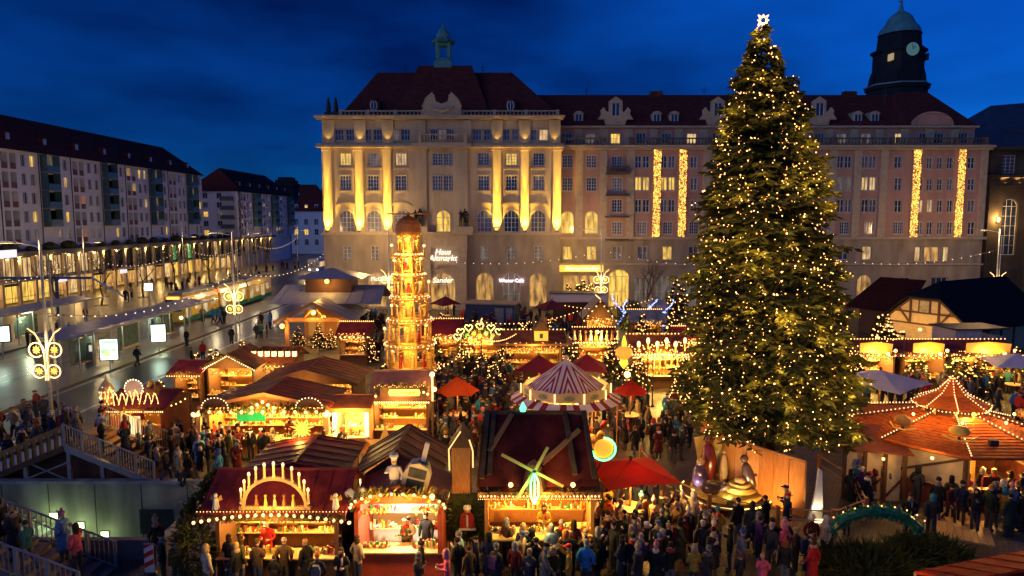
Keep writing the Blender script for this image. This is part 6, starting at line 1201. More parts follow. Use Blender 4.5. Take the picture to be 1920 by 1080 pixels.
# ================================================================== tiled drinks pavilion on the right
OX, OY = at(1780, 800, 30.2).x, 30.2; OC_ = thing('drinks_pavilion', 'octagonal half-timbered drinks pavilion with lit red tiled roof and tented lantern', 'pavilion', (OX, OY, 0), R(0)); tile = M('red_tiles', (.46,.10,.02), .65, .4, 5, .5, 26, stretch=(1,1,5), spec=.15); n = 8; a0 = math.pi/8
def oc(r_, k, z): a = a0 + k*math.pi/4; return Vector((r_*math.cos(a), r_*math.sin(a), z))
for k in range(8):
    e0, e1, t0, t1 = oc(4.25,k,2.45), oc(4.25,k+1,2.45), oc(1.15,k,3.25), oc(1.15,k+1,3.25); nn = (e1-e0).cross(t0-e0).normalized(); nn = nn if nn.z > 0 else -nn
    sl = MB().slab([e0,e1,t1,t0], nn*.08).build('roof_slope', tile, OC_)
    front = math.sin(a0+(k+.5)*math.pi/4) < .45
    if front:
        for j in range(13): MB().bar(lerp(e0,t0,(j+.3)/13.5)+nn*.095, lerp(e1,t1,(j+.3)/13.5)+nn*.095, .13, .025, nn).build('tile_course', tile, sl)
    o = MB().bar(e0+Vector((0,0,.1)), t0+Vector((0,0,.1)), .1, .08).build('hip_ridge', wood_d, OC_); bulbs(o, line_pts(e0+Vector((0,0,.2)), t0+Vector((0,0,.2)), 19), .03, bulbw)
    w0, w1 = oc(3.6,k,0), oc(3.6,k+1,0); up_ = Vector((0,0,1))
    MB().cyl(w0, w0+up_*2.5, .12, n=6).build('post', wood_d, OC_); MB().bar(w0+up_*2.35, w1+up_*2.35, .14, .2).build('lintel', wood_d, OC_); MB().bar(w0+up_*1.0, w1+up_*1.0, .3, .08).build('counter', wood_p, OC_); MB().bar(w0*1.0+up_*.5, w1+up_*.5, .06, .96).build('parapet', M('red_brown_board', (.2,.05,.03), .6, .3), OC_)
    if k in (4, 3): MB().bar(w0*.99+up_*1.65, w1*.99+up_*1.65, .05, 1.3).build('window_wall', creamw, OC_); MB().bar(w0+up_*1.1, w1+up_*2.3, .09, .1).build('brace', wood_d, OC_)
    l0, l1 = oc(1.05,k,3.2), oc(1.5,k,3.72); MB().cyl(l0, oc(1.05,k,3.75), .06, n=6).build('lantern_post', ywood, OC_)
    q0, q1, qt = oc(1.55,k,3.68), oc(1.55,k+1,3.68), Vector((0,0,4.95)); m0, m1 = oc(.62,k,4.12), oc(.62,k+1,4.12)
    MB().add([q0,q1,m1,m0,qt], [(0,1,2,3),(3,2,4)]).build('tent_panel', tile, OC_); bulbs(OC_, line_pts(q0*1.01+up_*.03, m0*1.01+up_*.06, 9) + line_pts(m0*1.01+up_*.06, qt, 8)[1:], .028, bulbw); md = (q0+q1)/2*1.01 - up_*.12; bulbs(OC_, line_pts(q0-up_*.03, md, 5)+line_pts(md, q1-up_*.03, 5)[1:-1], .026, bulbw)
MB().lathe([(1.2,3.2),(1.2,3.28)], 8, a0=a0).build('lantern_floor', wood_d, OC_); MB().lathe([(3.5,.02),(3.5,.06)], 8, a0=a0).build('floor', wood_d, OC_); MB().lathe([(1.1,.06),(1.1,2.4)], 8, a0=a0).build('bar_core', M('core_panel', (0,0,0)), OC_)
for k in range(8): a = k*math.pi/4; MB().ball((2.5*math.cos(a),2.5*math.sin(a),2.25), .08, 6, 4).build('lamp_bulb', bulbw, OC_); 
for k in (3, 4): q = oc(4.1, k+.6, 2.25); MB().ball(q, .07, 6, 4).build('added_eave_bulb', bulbw, OC_); lamp_in(OC_, q*1.05, 9, WARM, .1)  # bulbs and point lights added to brighten the cream walls
for a in (4.0, 4.75, 5.5): lamp_in(OC_, (2.7*math.cos(a),2.7*math.sin(a),2.05), 95, WARM, .1)
lamp_in(OC_, (0,-1.2,3.5), 60, WARM, .1)
for k in (4, 5, 6, 7): q = oc(2.4, k, 3.45); MB().ball(q, .07, 6, 4).build('roof_spot', bulbw, OC_); lamp_in(OC_, q+Vector((0,0,.25)), 22, WARM, .1)
for k, ang in enumerate((3.55, 4.25, 5.6, 6.2)):
    c, s = 3.1*math.cos(ang), 3.1*math.sin(ang); o = put('roof_ornament', None, OC_, (c, s, 2.85), (0,0,ang+math.pi/2)); MB().ball((0,0,.42), .32, 12, 8, 1.25, .7, .75).build('barrel_body', [M('mug_cream', (.32,.16,.05), .6, .3), gmats[1], gmats[5], M('mug_cream', (0,0,0))][k], o, smooth=True); MB().cyl((0,0,-.1),(0,0,.2), .06, n=6).build('stand', darkm, o); MB().tube([(-.6,0,.2),(-.2,-.3,.1),(.3,-.3,.12),(.65,0,.25)], .04, 5).build('bow', gmats[1], o)
MB().box(-.35,.0,-3.15,-3.0,2.72,3.0).build('roof_hatch', darkm, OC_)
an = put('annex', None, OC_, (-4.6, -.9, 0)); roof_slope(an, (-1.1,-1.1,2.2), (1.4,-1.9,2.2), (1.6,.6,2.7), (-1.1,1.4,2.7), M('annex_tiles', (.22,.05,.02), .6, .3), 0)
for i, x_ in enumerate((-1.0,-.25,.5,1.2)): MB().box(x_-.07,x_+.07,-1.0-.22*i,-.9-.22*i,0,2.2).build('timber', wood_d, an)
for i, x_ in enumerate((-.62,.13,.85)): MB().box(x_-.3,x_+.3,-.98-.22*i,-.92-.22*i,.1,2.15).build('infill', creamw, an); MB().bar((x_-.3,-1.0-.22*i,.3),(x_+.3,-1.0-.22*i,1.0), .05, .09).build('brace', wood_d, an)
MB().ball((.2,-1.75,2.05), .07, 6, 4).build('added_eave_bulb', bulbw, an); lamp_in(an, (.2,-2.2,2.0), 7, WARM, .1)  # bulb and point light added to lift the annex infill
BLOCK.append((OX-4.9, OX+4.0, OY-4.0, OY+4.0))
RP = thing('plank_ramp', 'yellow-lit timber plank ramp on the cobbles before the drinks pavilion', 'ramp', (onz(1800,985).x, onz(1800,985).y, 0), R(-28))
for k in range(8): MB().box(-.95+k*.24,-.73+k*.24,-1.6,1.6,.01,.07).build('plank', wood_p, RP)
# ================================================================== stairway bridge and garage stair on the left
BR = thing('wooden_overpass', 'wooden stair bridge with panelled parapet and steel railing over the garage entrance', 'footbridge', (0,0,0)); YB0, YB1 = 30.05, 33.0; ax = at(122, 845, 30).x; zx = 1.75; fr_ = at(292, 912, 30).x; fl_ = at(-40, 945, 30).x
for s, x_end in (('r', fr_), ('l', fl_)):
    nst = 10
    for k in range(nst):
        u0, u1 = k/nst, (k+1)/nst; xa_, xb_ = ax+(x_end-ax)*u0, ax+(x_end-ax)*u1; MB().box(min(xa_,xb_), max(xa_,xb_), YB0, YB1, zx*(1-u1)+.05, zx*(1-u0)-.02+.0).build('step', wood_d, BR)
    for yy in (YB0-.06, YB1+.06): MB().bar((ax,yy,zx-.08),(x_end,yy,-.02), .1, .26).build('stringer', greym if s == 'r' else wood_d, BR)
for x_ in (ax+.1, ax-1.9, ax+1.6): MB().box(x_-.08,x_+.08,YB0-.02,YB0+.14,0,zx-.15-abs(x_-ax)*.3).build('leg', greym, BR)
for a_, b_ in (((ax+.1,.1),(ax-1.9,1.0)), ((ax+.1,1.0),(ax-1.9,.2))): MB().bar((a_[0],YB0+.05,a_[1]),(b_[0],YB0+.05,b_[1]), .06, .06).build('cross_brace', greym, BR)
MB().slab([(fl_,YB0+.5,0),(fr_-.8,YB0+.5,0),(ax,YB0+.5,zx-.3)], (0,.05,0)).build('boarding', M('brown_board', (.16,.055,.02), .7, .3, 3), BR)
def railing(parent, a, b, h, n, mat, posts=4):
    a, b = Vector(a), Vector(b); u = Vector((0,0,1)); MB().bar(a+u*h, b+u*h, .05, .05).build('handrail', mat, parent); MB().bar(a+u*.12, b+u*.12, .035, .035).build('lower_rail', mat, parent)
    me = cached(('balu', round(h,2), mat.name), lambda: MB().box(-.012,.012,-.012,.012,.12,h).mesh('railing_bar', mat))
    for i in range(n): put('railing_bar', me, parent, lerp(a,b,(i+.5)/n))
    for i in range(posts+1): p_ = lerp(a,b,i/posts); MB().box(-.035,.035,-.035,.035,0,h+.02).build('railing_post', mat, parent, p_)
railing(BR, (ax,YB0-.1,zx), (fr_,YB0-.1,.0), 1.05, 34, greym, 5); railing(BR, (ax,YB1+.1,zx), (fr_,YB1+.1,.0), 1.05, 34, greym, 5)
MB().slab([(ax,YB0-.1,zx-.05),(fl_,YB0-.1,-.05),(fl_,YB0-.1,1.0),(ax,YB0-.1,zx+1.0)], (0,.04,0)).build('parapet_panel', M('amber_board', (.48,.19,.04), .7, .3, 4), BR)
for i in range(12):
    u_ = (i+.4)/12; q = lerp((ax,YB0-.13,zx), (fl_,YB0-.13,0), u_); o = MB().box(-.05,.05,-.03,0,.12,.55).build('candle_cutout', M('cook_white', (0,0,0)), BR, q); MB().ball((0,-.04,.66), .085, 7, 5).build('dark_knob', wood_d, o); MB().lathe([(.05,.72),(.02,.86)], 5, (0,-.02,0)).build('flame_cutout', creamw, o)
BLOCK.append((fl_, fr_, YB0-.2, YB1+.2))
# stairwell
SW = MB(); SW.box(HX0, HX1+.35, HY1-.001, HY1+.2, HZ, .1); struct('stairwell_wall', SW, M('green_grey_concrete', (.31,.31,.22), .75, .5, .6, .3, 12, stretch=(1.8, 1.8, .3))); struct('stairwell_coping', MB().box(HX0, HX1+.4, HY1-.12, HY1+.24, .1, .24), concr)
for k in range(6): struct('wall_joint', MB().box(-25.2+k*2.1, -25.17+k*2.1, HY1-.012, HY1-.002, HZ, .1), darkm)
struct('stairwell_floor', MB().box(HX0, HX1, HY0, HY1, HZ-.2, HZ), concr); struct('stairwell_side', MB().box(HX1, HX1+.3, HY0, HY1-.13, HZ, .1), concr); struct('stairwell_parapet', MB().box(HX0, HX1+.6, HY0-.25, HY0, HZ, .72), M('brown_concrete', (.2,.155,.13), .8, .25, 1))
for k in range(16): struct('garage_step', MB().box(-24.5+k*.42, -24.08+k*.42, HY1-2.2, HY1-.01, HZ+.005, -.35-k*.19), concr)
for i, (px, py) in enumerate(((101,967),(151,985),(197,1002))):
    q = at(px, py, HY1-.03); t = thing('wall_light', f'square pale green light in the stairwell wall, {("highest","middle","lowest")[i]} of three', 'wall light', (q.x, HY1-.02, q.z), 0, 'stairwell lights'); MB().box(-.2,.2,-.02,.0,-.16,.16).build('frame', darkm, t); MB().box(-.17,.17,-.04,-.021,-.13,.13).build('lamp_glass', E('green_white', (.75,1,.4), 3), t); lamp_in(t, (0,-.5,0), 5, (.72,1,.5), .12)
q = at(293, 978, HY1-.03); t = thing('vent_grille', 'dark ribbed vent grille in the stairwell wall', 'grille', (q.x, HY1-.03, q.z)); MB().box(-.75,.75,-.02,0,-.58,.58).build('frame', M('grille_green', (.05,.07,.06), .6, .2), t)
for k in range(15): MB().box(-.7+k*.1,-.66+k*.1,-.05,-.021,-.54,.54).build('slat', M('grille_green', (0,0,0)), t)
t = thing('glass_handrail', 'pale handrail sloping down inside the stairwell', 'handrail', (0,0,0)); a_, b_ = Vector((-21.3,HY1-2.2,-1.0)), Vector((-17.6,HY1-2.2,-2.75)); MB().bar(a_+Vector((0,0,.9)), b_+Vector((0,0,.9)), .05, .05).build('rail', M('lime_rail', (.5,.55,.25), .4, .1), t)
for k in range(4): q = lerp(a_, b_, k/3); MB().box(-.02,.02,-.02,.02,-.3,.9).build('post', M('lime_rail', (0,0,0)), t, q)
# near stair flight at the picture corner
NS = thing('steel_stair', 'steel-railed stair flight descending towards the viewer in the corner', 'stairs', (0,0,0)); sa, sb_ = Vector((-18.4,20.4,1.9)), Vector((-13.6,20.4,-.02))
for k in range(11): u0 = k/11; MB().box(sa.x+(sb_.x-sa.x)*u0, sa.x+(sb_.x-sa.x)*(u0+1/11), 20.4, 22.4, 0, max(.04, sa.z*(1-u0)-.08)).build('step', M('brown_concrete', (0,0,0)), NS)
railing(NS, sa, sb_, 1.0, 30, greym, 5); railing(NS, sa+Vector((0,2.0,0)), sb_+Vector((0,2.0,0)), 1.0, 30, greym, 5); BLOCK.append((-18.5,-13.5,20.3,22.5))
# beacon
q = onz(287, 1078); t = thing('warning_beacon', 'red and white striped warning beacon by the stairwell', 'beacon', (q.x-.1, q.y, 0)); MB().box(-.16,.16,-.02,.02,.1,1.1).build('board', gmats[4], t); MB().lathe([(.25,0),(.2,.1)], 8).build('foot', darkm, t)
for k in range(3): z = .25+k*.34; MB().slab([(-.16,-.021,z),(.16,-.021,z+.17),(.16,-.021,z+.34 if k < 2 else 1.1),(-.16,-.021,z+.17)], (0,-.006,0)).build('stripe', M('beacon_red', (.55,.02,.02), .5, .1), t)
MB().cyl((0,0,1.1),(0,0,1.32), .02, n=5).build('lamp_stem', greym, t)
# ================================================================== half-timbered barn on the right and far stalls
HT = thing('half_timbered_hall', 'half-timbered market hall with cream gable and wide blue-black roof', 'hall', (37.2, 61.0, 0), R(-60)); HT.scale = (1.0, 1.0, .86); plas = M('cream_plaster', (.62,.46,.24), .85, .15); bk = M('blue_black_roof', (.014,.016,.024), .85, .3, 1, spec=.06, lap=1.5)
MB().slab([(-3.8,0,2.9),(3.8,0,2.9),(1.3,0,5.55),(-1.3,0,5.55)], (0,.2,0)).build('gable_wall', plas, HT); MB().box(-3.7,3.7,.15,.35,0,2.9).build('front_wall', plas, HT)
for s_ in (-1, 1): MB().box(s_*3.7-.1,s_*3.7+.1,.36,14,0,2.9).build('side_wall', plas, HT); MB().slab([(s_*4.3,-.4,2.7),(s_*4.3,14,2.7),(0,14,7.2),(0,2.2,7.2),(s_*1.5,-.4,5.63)], (0,0,.14)).build('roof_slope', bk, HT)
MB().slab([(-1.5,-.4,5.64),(1.5,-.4,5.64),(0,2.2,7.21)], (0,0,.14)).build('roof_hip', bk, HT)
for a_, b_ in (((-3.8,2.9),(3.8,2.9)),((-2.6,4.1),(2.6,4.1)),((-1.3,5.5),(1.3,5.5)),((-3.75,2.95),(-1.3,5.5)),((3.75,2.95),(1.3,5.5)),((-1.25,2.9),(-1.25,5.5)),((1.25,2.9),(1.25,5.5)),((-2.3,4.4),(-1.3,3.0)),((2.3,4.4),(1.3,3.0)),((-.45,4.1),(-.45,5.5)),((.45,4.1),(.45,5.5))): MB().bar((a_[0],-.05,a_[1]),(b_[0],-.05,b_[1]), .17, .14, (0,1,0)).build('timber', wood_d, HT)
MB().box(-.4,.4,-.14,-.06,4.2,5.4).build('painted_panel', M('panel_paint', (.4,.36,.2), .7, .4, 3), HT)
for k in range(6): MB().box(3.82,3.92,.6+k*2.3,.8+k*2.3,0,2.7).build('timber', wood_d, HT)
for x_ in (-3.0, 0, 3.0): MB().bar((x_,-.5,2.45),(x_,0,2.6), .05, .05).build('bracket', darkm, HT); MB().ball((x_,-.55,2.4), .16, 7, 5).build('lamp_bulb', bulbw, HT); lamp_in(HT, (x_,-2.2,2.9), 55, WARM, .2)
MB().box(-9.5,-4.6,5,10,0,3.0).build('rear_hall', wood_d, HT); MB().slab([(-10.9,4.6,3.0),(-4.4,4.6,3.0),(-4.4,8,6.6),(-9.2,8,6.6)], (0,0,.15)).build('rear_roof', M('very_dark_roof', (.05,.014,.012), .8, .3, spec=.05), HT)
BLOCK.append((33, 60, 56, 70))
# row of stalls before it
for i, (px, wp, lab, rm, v) in enumerate(((1640, 95, 'food stall with glowing orange board sign nearest the spruce', roofb, 2),(1738, 90, 'snack stall with amber banner board in the row on the far right', roofm, 3),(1850, 130, 'long stall with carved amber board at the end of the row', roofm, 1))):
    s = gstall('snack_stall', lab, px, 664, 2.6, wp, 3.0, 3.2, 'x', roof=rm, nb=10, br=.06, light=190, shelves=2, goods_v=v, group='far stalls')
    w_ = wp/1260*47; MB().slab([(-w_*.32,-.5,2.75),(w_*.3,-.5,2.65),(w_*.32,-.5,3.35),(0,-.5,3.5),(-w_*.32,-.5,3.4)], (0,.08,0)).build('sign_board', E('amber_board_lit', (1,.42,.04), .3, (.5,.25,.05)), s); bulbs(s, [(w_*.36,-.6,2.9),(w_*.2,-.7,2.7)], .13, bulbw)
mid = [ # far and middle stalls: px, py(eave), z, width px, depth, ridge height, ridge dir, name, label, roof, bulbs, light
 (826,632,2.5,75,3.0,3.6,'x','toy_stall','stall with red roof and bulb row to the side of the tall pyramid',plumcloth,9,90,1),
 (900,634,2.6,92,3.2,3.5,'y','heart_stall','gingerbread stall crowned with lit hearts and baubles',roofb,18,190,4),
 (1118,640,2.5,78,3.0,3.2,'x','crib_stall','stall with golden crib scene on its roof behind the plum parasols',roofb,16,170,1),
 (1240,662,2.6,110,3.2,3.5,'x','candle_stall','brightly glowing candle stall hung with lights next to the spruce',roofb,22,330,1),
 (1125,600,2.6,60,3.2,4.4,'y','tent_stall','peaked pale tent stall in front of the cellar restaurant',M('pale_tent', (.5,.36,.2), .8, .1),8,80,2),
 (1000,648,2.8,120,3.5,3.5,'x','fairytale_house','wide orange timber house with firs on its flat roof',roofb,0,90,2),
 (1215,606,2.5,62,3.0,3.4,'x','grey_hut','grey hut between the lit blue and amber trees',concr,0,30,2),
 (660,630,2.5,60,2.8,3.3,'x','punch_stall','small punch stall in the shade of the timber pavilion',roofm,8,60,2),
 (1300,640,2.5,60,2.8,3.3,'x','nut_stall','nut stall half hidden by the lower boughs of the spruce',roofm,10,110,0)]
MS = {}
for px,py,z,wp,d,hr,rd,nm,lab,rm,nb,lt_,v in mid: MS[nm] = gstall(nm, lab, px, py, z, wp, d, hr, rd, roof=rm, nb=nb, br=.07, light=lt_, shelves=2, goods_v=v, group='far stalls')
s = MS['heart_stall']
for k in range(7):
    a = math.pi*k/6; x_, z_ = -1.75*math.cos(a), 2.75+.85*math.sin(a); o = MB().tube([(x_+.3*(16*math.sin(t)**3)/16, -.6, z_+.3*(13*math.cos(t)-5*math.cos(2*t)-2*math.cos(3*t)-math.cos(4*t))/16) for t in np.linspace(0, 2*math.pi, 17)], .035, 5).build('lit_heart', E('heart_glow', (1,.72,.2), 4), s)
for k, c in enumerate(((.25,.8,.1),(1,.6,.05),(.9,.25,.05),(.3,.8,.15),(1,.6,.1))): MB().ball((-1+.5*k,-.55,2.85+.2*(k % 2)), .18, 8, 6).build('bauble', E('bauble%d' % k, c, .9), s)
garland(s, [(-1.8,-.5,2.6),(0,-.5,3.4),(1.8,-.5,2.6)], .35, 120, 3)
s = MS['crib_stall']
for k in range(9): MB().lathe([(.16,0),(.12,.35),(.05,.6)], 7).ball((0,0,.68), .1, 7, 5).build('crib_figure', gmats[[4,2,6,4,1,4,2,0,4][k]], s, (-1.7+.42*k,-.3,2.6))
lamp_in(s, (0,-1.2,3.3), 70); MB().ball((0,-1.1,3.4), .12, 7, 5).build('lamp_bulb', bulbw, s)
s = MS['candle_stall']
for k in range(6): x_ = -1.6+.65*k; o = MB().cyl((0,0,0),(0,0,.45), .07, n=6).build('roof_candle', gmats[1], s, (x_,-.3,2.65+.25*(k % 2))); MB().ball((0,0,.58), .13, 7, 5, sz=1.8).build('flame', E('big_flame', (1,.6,.3), 2.2), o)
for k in range(9): MB().cyl((-1.8+.42*k,-.4,1.4),(-1.8+.42*k,-.4,2.35), .05, n=5).build('hanging_candle', gmats[[1,2,1,4,1,0,1,2,1][k]], s)
bulbs(s, [(rnd.uniform(-2.4,2.2), rnd.uniform(-.9,-.4), rnd.uniform(2.2,3.5)) for _ in range(120)], .04, bulbs_far, False)
s = MS['fairytale_house']; MB().box(-2.9,2.9,-.6,3.4,2.85,2.95).build('roof_deck', wood_o, s)
hs = put('model_house', None, s, (.6,.6,2.95)); MB().box(-.5,.5,-.4,.4,0,.9).build('wall', E('model_wall', (1,.5,.06), .8, (.6,.3,.06)), hs); MB().slab([(-.65,-.5,.85),(.65,-.5,.85),(0,-.5,1.6)], (0,1,0)).build('roof', wood_d, hs); MB().box(.2,.42,-.1,.12,1.1,1.8).build('chimney', wood_o, hs); MB().box(-.12,.12,-.42,-.405,.3,.65).build('window', darkm, hs)
# tulip lantern
q = at(1170, 662, 43.0); t = thing('onion_lantern', 'orange and yellow onion-shaped lantern glowing on a post by the candle stall', 'lantern', (q.x, 43, 0)); MB().lathe([(.05,q.z-1.0),(.28,q.z-.7),(.2,q.z-.4)], 10).build('lower_bowl', E('lime_lamp', (.85,.75,.06), 1.0), t); MB().lathe([(.2,q.z-.4),(.55,q.z-.1),(.5,q.z+.25),(.15,q.z+.45)], 12).build('middle_bowl', E('orange_lamp', (1,.28,.03), 1.2), t); MB().lathe([(.15,q.z+.45),(.16,q.z+.7),(.05,q.z+1.1)], 8).build('spire', E('lime_lamp', (0,0,0), 0), t); MB().cyl((0,0,0),(0,0,q.z-1.0), .05, n=6).build('post', darkm, t)
q = at(1200, 695, 40.5); t = thing('round_lamp', 'bright white globe lamp beside the dark red parasol', 'lamp', (at(1176,702,40.5).x, 40.5, 0)); zq = at(1176,702,40.5).z; MB().ball((0,0,zq), .2, 10, 7).build('globe', bulbw, t); MB().cyl((0,0,0),(0,0,zq-.15), .05, n=6).build('post', darkm, t); lamp_in(t, (0,-.5,zq), 90)
# blue container, white boxes
q = onz(918, 612); BC = thing('blue_container', 'blue site container with pale flat roof behind the heart stall', 'container', (q.x, q.y, 0), R(-12)); MB().box(-2.8,2.8,0,2.6,0,2.5).build('body', M('container_blue', (.03,.06,.16), .6, .2), BC); MB().box(-3.0,3.0,-.5,3.0,2.5,2.62).build('roof', M('pale_sheet', (.34,.27,.2), .6, .2), BC); MB().box(.6,1.6,-.03,-.005,.1,2.1).build('door', M('container_door', (.3,.28,.3), .6, .2), BC); MB().box(1.9,2.6,-.03,-.005,.1,2.1).build('door', M('container_door', (0,0,0)), BC)
q = onz(1735, 668); WB = thing('white_cabin', 'pale white cabin with flat roof behind the amber signs', 'cabin', (q.x, 52, 0), R(6)); MB().box(-2.2,0,0,2.5,0,3.5).build('body', M('cabin_white', (.5,.42,.4), .7, .1), WB); MB().box(.02,2.0,.2,2.5,0,2.9).build('annex', M('cabin_white', (0,0,0)), WB); MB().box(-2.4,2.2,-.2,2.7,3.5,3.6).build('roof', darkm, WB)
for k in range(3): MB().box(-2.1+.7*k,-1.5+.7*k,-.03,-.005,.2,3.3).build('door_panel', framew, WB)
q = onz(1233, 632); WB2 = thing('white_shed', 'plain white shed among the lit trees in front of the pink wing', 'shed', (at(1236,600,68).x, 68, 0)); MB().box(-.85,.85,0,2,0,3.4).build('body', M('cabin_white', (0,0,0)), WB2); MB().slab([(-1,-.1,3.4),(1,-.1,3.4),(.2,-.1,3.9)], (0,2.2,0)).build('roof', concr, WB2)
# lit firs and bushes
FT = [(1650,622,53,1.9,'lit fir in front of the dark roof beside the spruce'),(1685,632,51,1.7,'second lit fir by the orange board sign'),(1662,602,60,1.5,'lit fir farther back by the white pole'),(1795,676,46,1.3,'round lit fir between the snack stalls'),(1838,676,46,1.1,'smaller lit fir near the long amber board'),(1905,668,47,1.3,'lit fir at the edge beyond the last snack stall'),
 (1033,622,56,1.6,'lit fir on the timber house side facing the tent'),(975,626,55,1.5,'lit fir beside the model house'),(925,668,47,.95,'glittering fir at the corner of the fairytale house'),(903,652,50,.95,'glittering fir in the middle of the lane'),(1090,560,84,2.1,'big lit fir on the restaurant terrace, outer one'),(1108,563,84,1.7,'lit fir on the restaurant terrace, inner one'),(1066,560,84,1.7,'lit fir on the restaurant terrace beside the wall'),
 (1205,628,60,1.5,'round lit fir in front of the grey hut'),(1262,630,60,1.6,'round lit fir behind the candle stall'),(1268,585,76,2.2,'amber lit tree before the pink wing'),(828,612,66,1.2,'lit fir in a pot near the portal'),(842,614,64,1.1,'lit fir in a pot nearer the lane'),(808,640,52,1.5,'lit fir tucked behind the pyramid'),(370,692,46,1.2,'lit fir at the street end of the wreath stall'),(402,682,48,1.3,'lit fir behind the candy stall'),(455,668,51,1.2,'lit fir by the lantern stall roof'),(300,730,40,1.0,'lit fir near the toy train stall')]
for px, py, Y, s_, lab in FT: fir((at(px,py,Y).x, Y, max(0, 0)), s_*1.15, lab, True, n=95)
for k, (px, py, Y) in enumerate(((1158,595,70),(1180,600,66),(1225,598,66),(1250,596,66),(1336,575,78))):
    q = at(px, py, Y); t = thing('blue_light_swag', f'swag of blue fairy lights in the far lane, {ORD[k]} from the tent', 'fairy lights', (q.x, Y, 0), 0, 'blue light swags'); MB().cyl((0,.1,0),(0,.1,4.2), .04, n=5).build('pole', darkm, t); q2 = random.Random(k); mb = MB()
    for j in range(60): u_ = j/60; mb.octa((math.sin(u_*5+k)*.6, q2.uniform(-.1,.1), 1.2+3.0*u_+q2.gauss(0,.08)), .055)
    mb.build('bulbs', bulbblue, t, kind='stuff')
q = onz(1187, 605); t = thing('glowing_shrub', 'leafy shrub lit bright yellow-green from below', 'shrub', (at(1183,590,70).x, 70, 0)); bush(t, (0,0,1.9), (1.3,1.0,1.6), 1100, 12, 'foliage', .5); MB().ball((.2,-1.0,.3), .15, 7, 5).build('ground_lamp', bulbw, t); lamp_in(t, (.2,-1.3,1.0), 160, (1,.8,.2))
# terrace bar with white blind in front of the restaurant
q = onz(1088, 596); t = thing('terrace_bar', 'dark terrace bar with white valance in front of the cellar restaurant', 'bar', (at(1083,575,80).x, 79, 0)); MB().box(-3.0,3.0,0,3,0,2.4).build('body', wood_d, t); MB().slab([(-3.4,-.8,2.4),(3.4,-.8,2.4),(3.2,.2,3.2),(-3.2,.2,3.2)], (0,.05,.08)).build('valance', M('cabin_white', (0,0,0)), t); MB().box(-3.3,3.3,.2,3,3.2,3.35).build('roof', darkm, t)
# near corner: fir heap with green arch, red roof
q = onz(1650, 1062); GB = thing('fir_heap', 'heap of fir branches in front of the drinks pavilion', 'fir branches', (q.x, q.y-.4, 0)); bush(GB, (-.6,0,.2), (2.0,1.0,.4), 2600, 21, 'branches', .5); bush(GB, (1.6,.5,.3), (1.4,.9,.5), 1800, 22, 'branches', .5)
q = onz(1640, 1000, 1.0); t = thing('tinsel_arch', 'shiny green tinsel arch above the fir heap', 'garland', (q.x, q.y, 0)); pts = [(1.55*math.cos(a), 0, .95+.85*math.sin(a)) for a in np.linspace(.1, math.pi-.1, 14)]; garland(t, pts, .2, 420, 9, M('green_tinsel', (.01,.17,.09), .3, .3, 8, coat=.5), 'tinsel'); MB().tube(pts, .17, 8).build('core', M('green_tinsel', (0,0,0)), t)
for s_ in (-1, 1): MB().cyl((s_*1.5,0,0),(s_*1.5,0,1.05), .05, n=6).build('foot', darkm, t)
bulbs(t, [(1.9*math.cos(a), -.1, 1.0+1.05*math.sin(a)) for a in np.linspace(.5, 2.5, 9)], .03, bulbs_far, False)
rr_ = onz(1900, 1040, 2.7); RS = stall('corner_red_stall', 'stall in the near corner with ribbed dark red roof and baubles on its edge', rr_.x-.3, rr_.y-.2, 5.2, 2.6, 2.55, 3.1, R(197), 'x', M('wet_red_roof', (.24,.012,.008), .75, .45, 2, spec=.06), wood_d, .3, 0, light=2, ribs=8, garl=False); garland(RS, [(-2.9,3.0,2.72),(2.9,3.0,2.72)], .15, 90, 3); bulbs(RS, [(-2.8+.3*k,3.05,2.8+.05*(k % 3)) for k in range(20)], .04, bulbw)
rr2 = onz(1690, 1090, 2.4); stall('low_red_stall', 'stall at the lower picture edge, only its red roof showing', rr2.x, rr2.y-.9, 4.0, 2.0, 2.2, 2.6, R(185), 'x', M('wet_red_roof', (0,0,0)), wood_d, .3, 0, light=25, ribs=10, garl=False)
# counter tables in the near crowd
for i, (px, py, lab) in enumerate(((980,1052,'long pale plank table in front of the windmill stall'),(1085,1035,'standing table with cups in the near crowd'))):
    q = onz(px, py); t = thing('drinks_table', lab, 'table', (q.x, q.y-.2, 0)); L2 = 1.1 if i == 0 else .45; MB().box(-L2,L2,-.35,.35,1.0,1.06).build('table_top', M('pale_plank', (.6,.4,.16), .5, .15), t)  # pale plank colour for both table tops
    for sx in (-L2+.12, L2-.12): MB().box(sx-.04,sx+.04,-.25,.25,0,1.0).build('leg', wood_d, t)
    for k in range(4): MB().lathe([(.035,1.06),(.045,1.17),(.04,1.17),(.03,1.08)], 8, (-L2*.7+k*L2*.45,.1*(k % 2),0)).build('cup', [gmats[3], gmats[4]][k % 2], t)
    BLOCK.append((q.x-L2, q.x+L2, q.y-.6, q.y+.2))
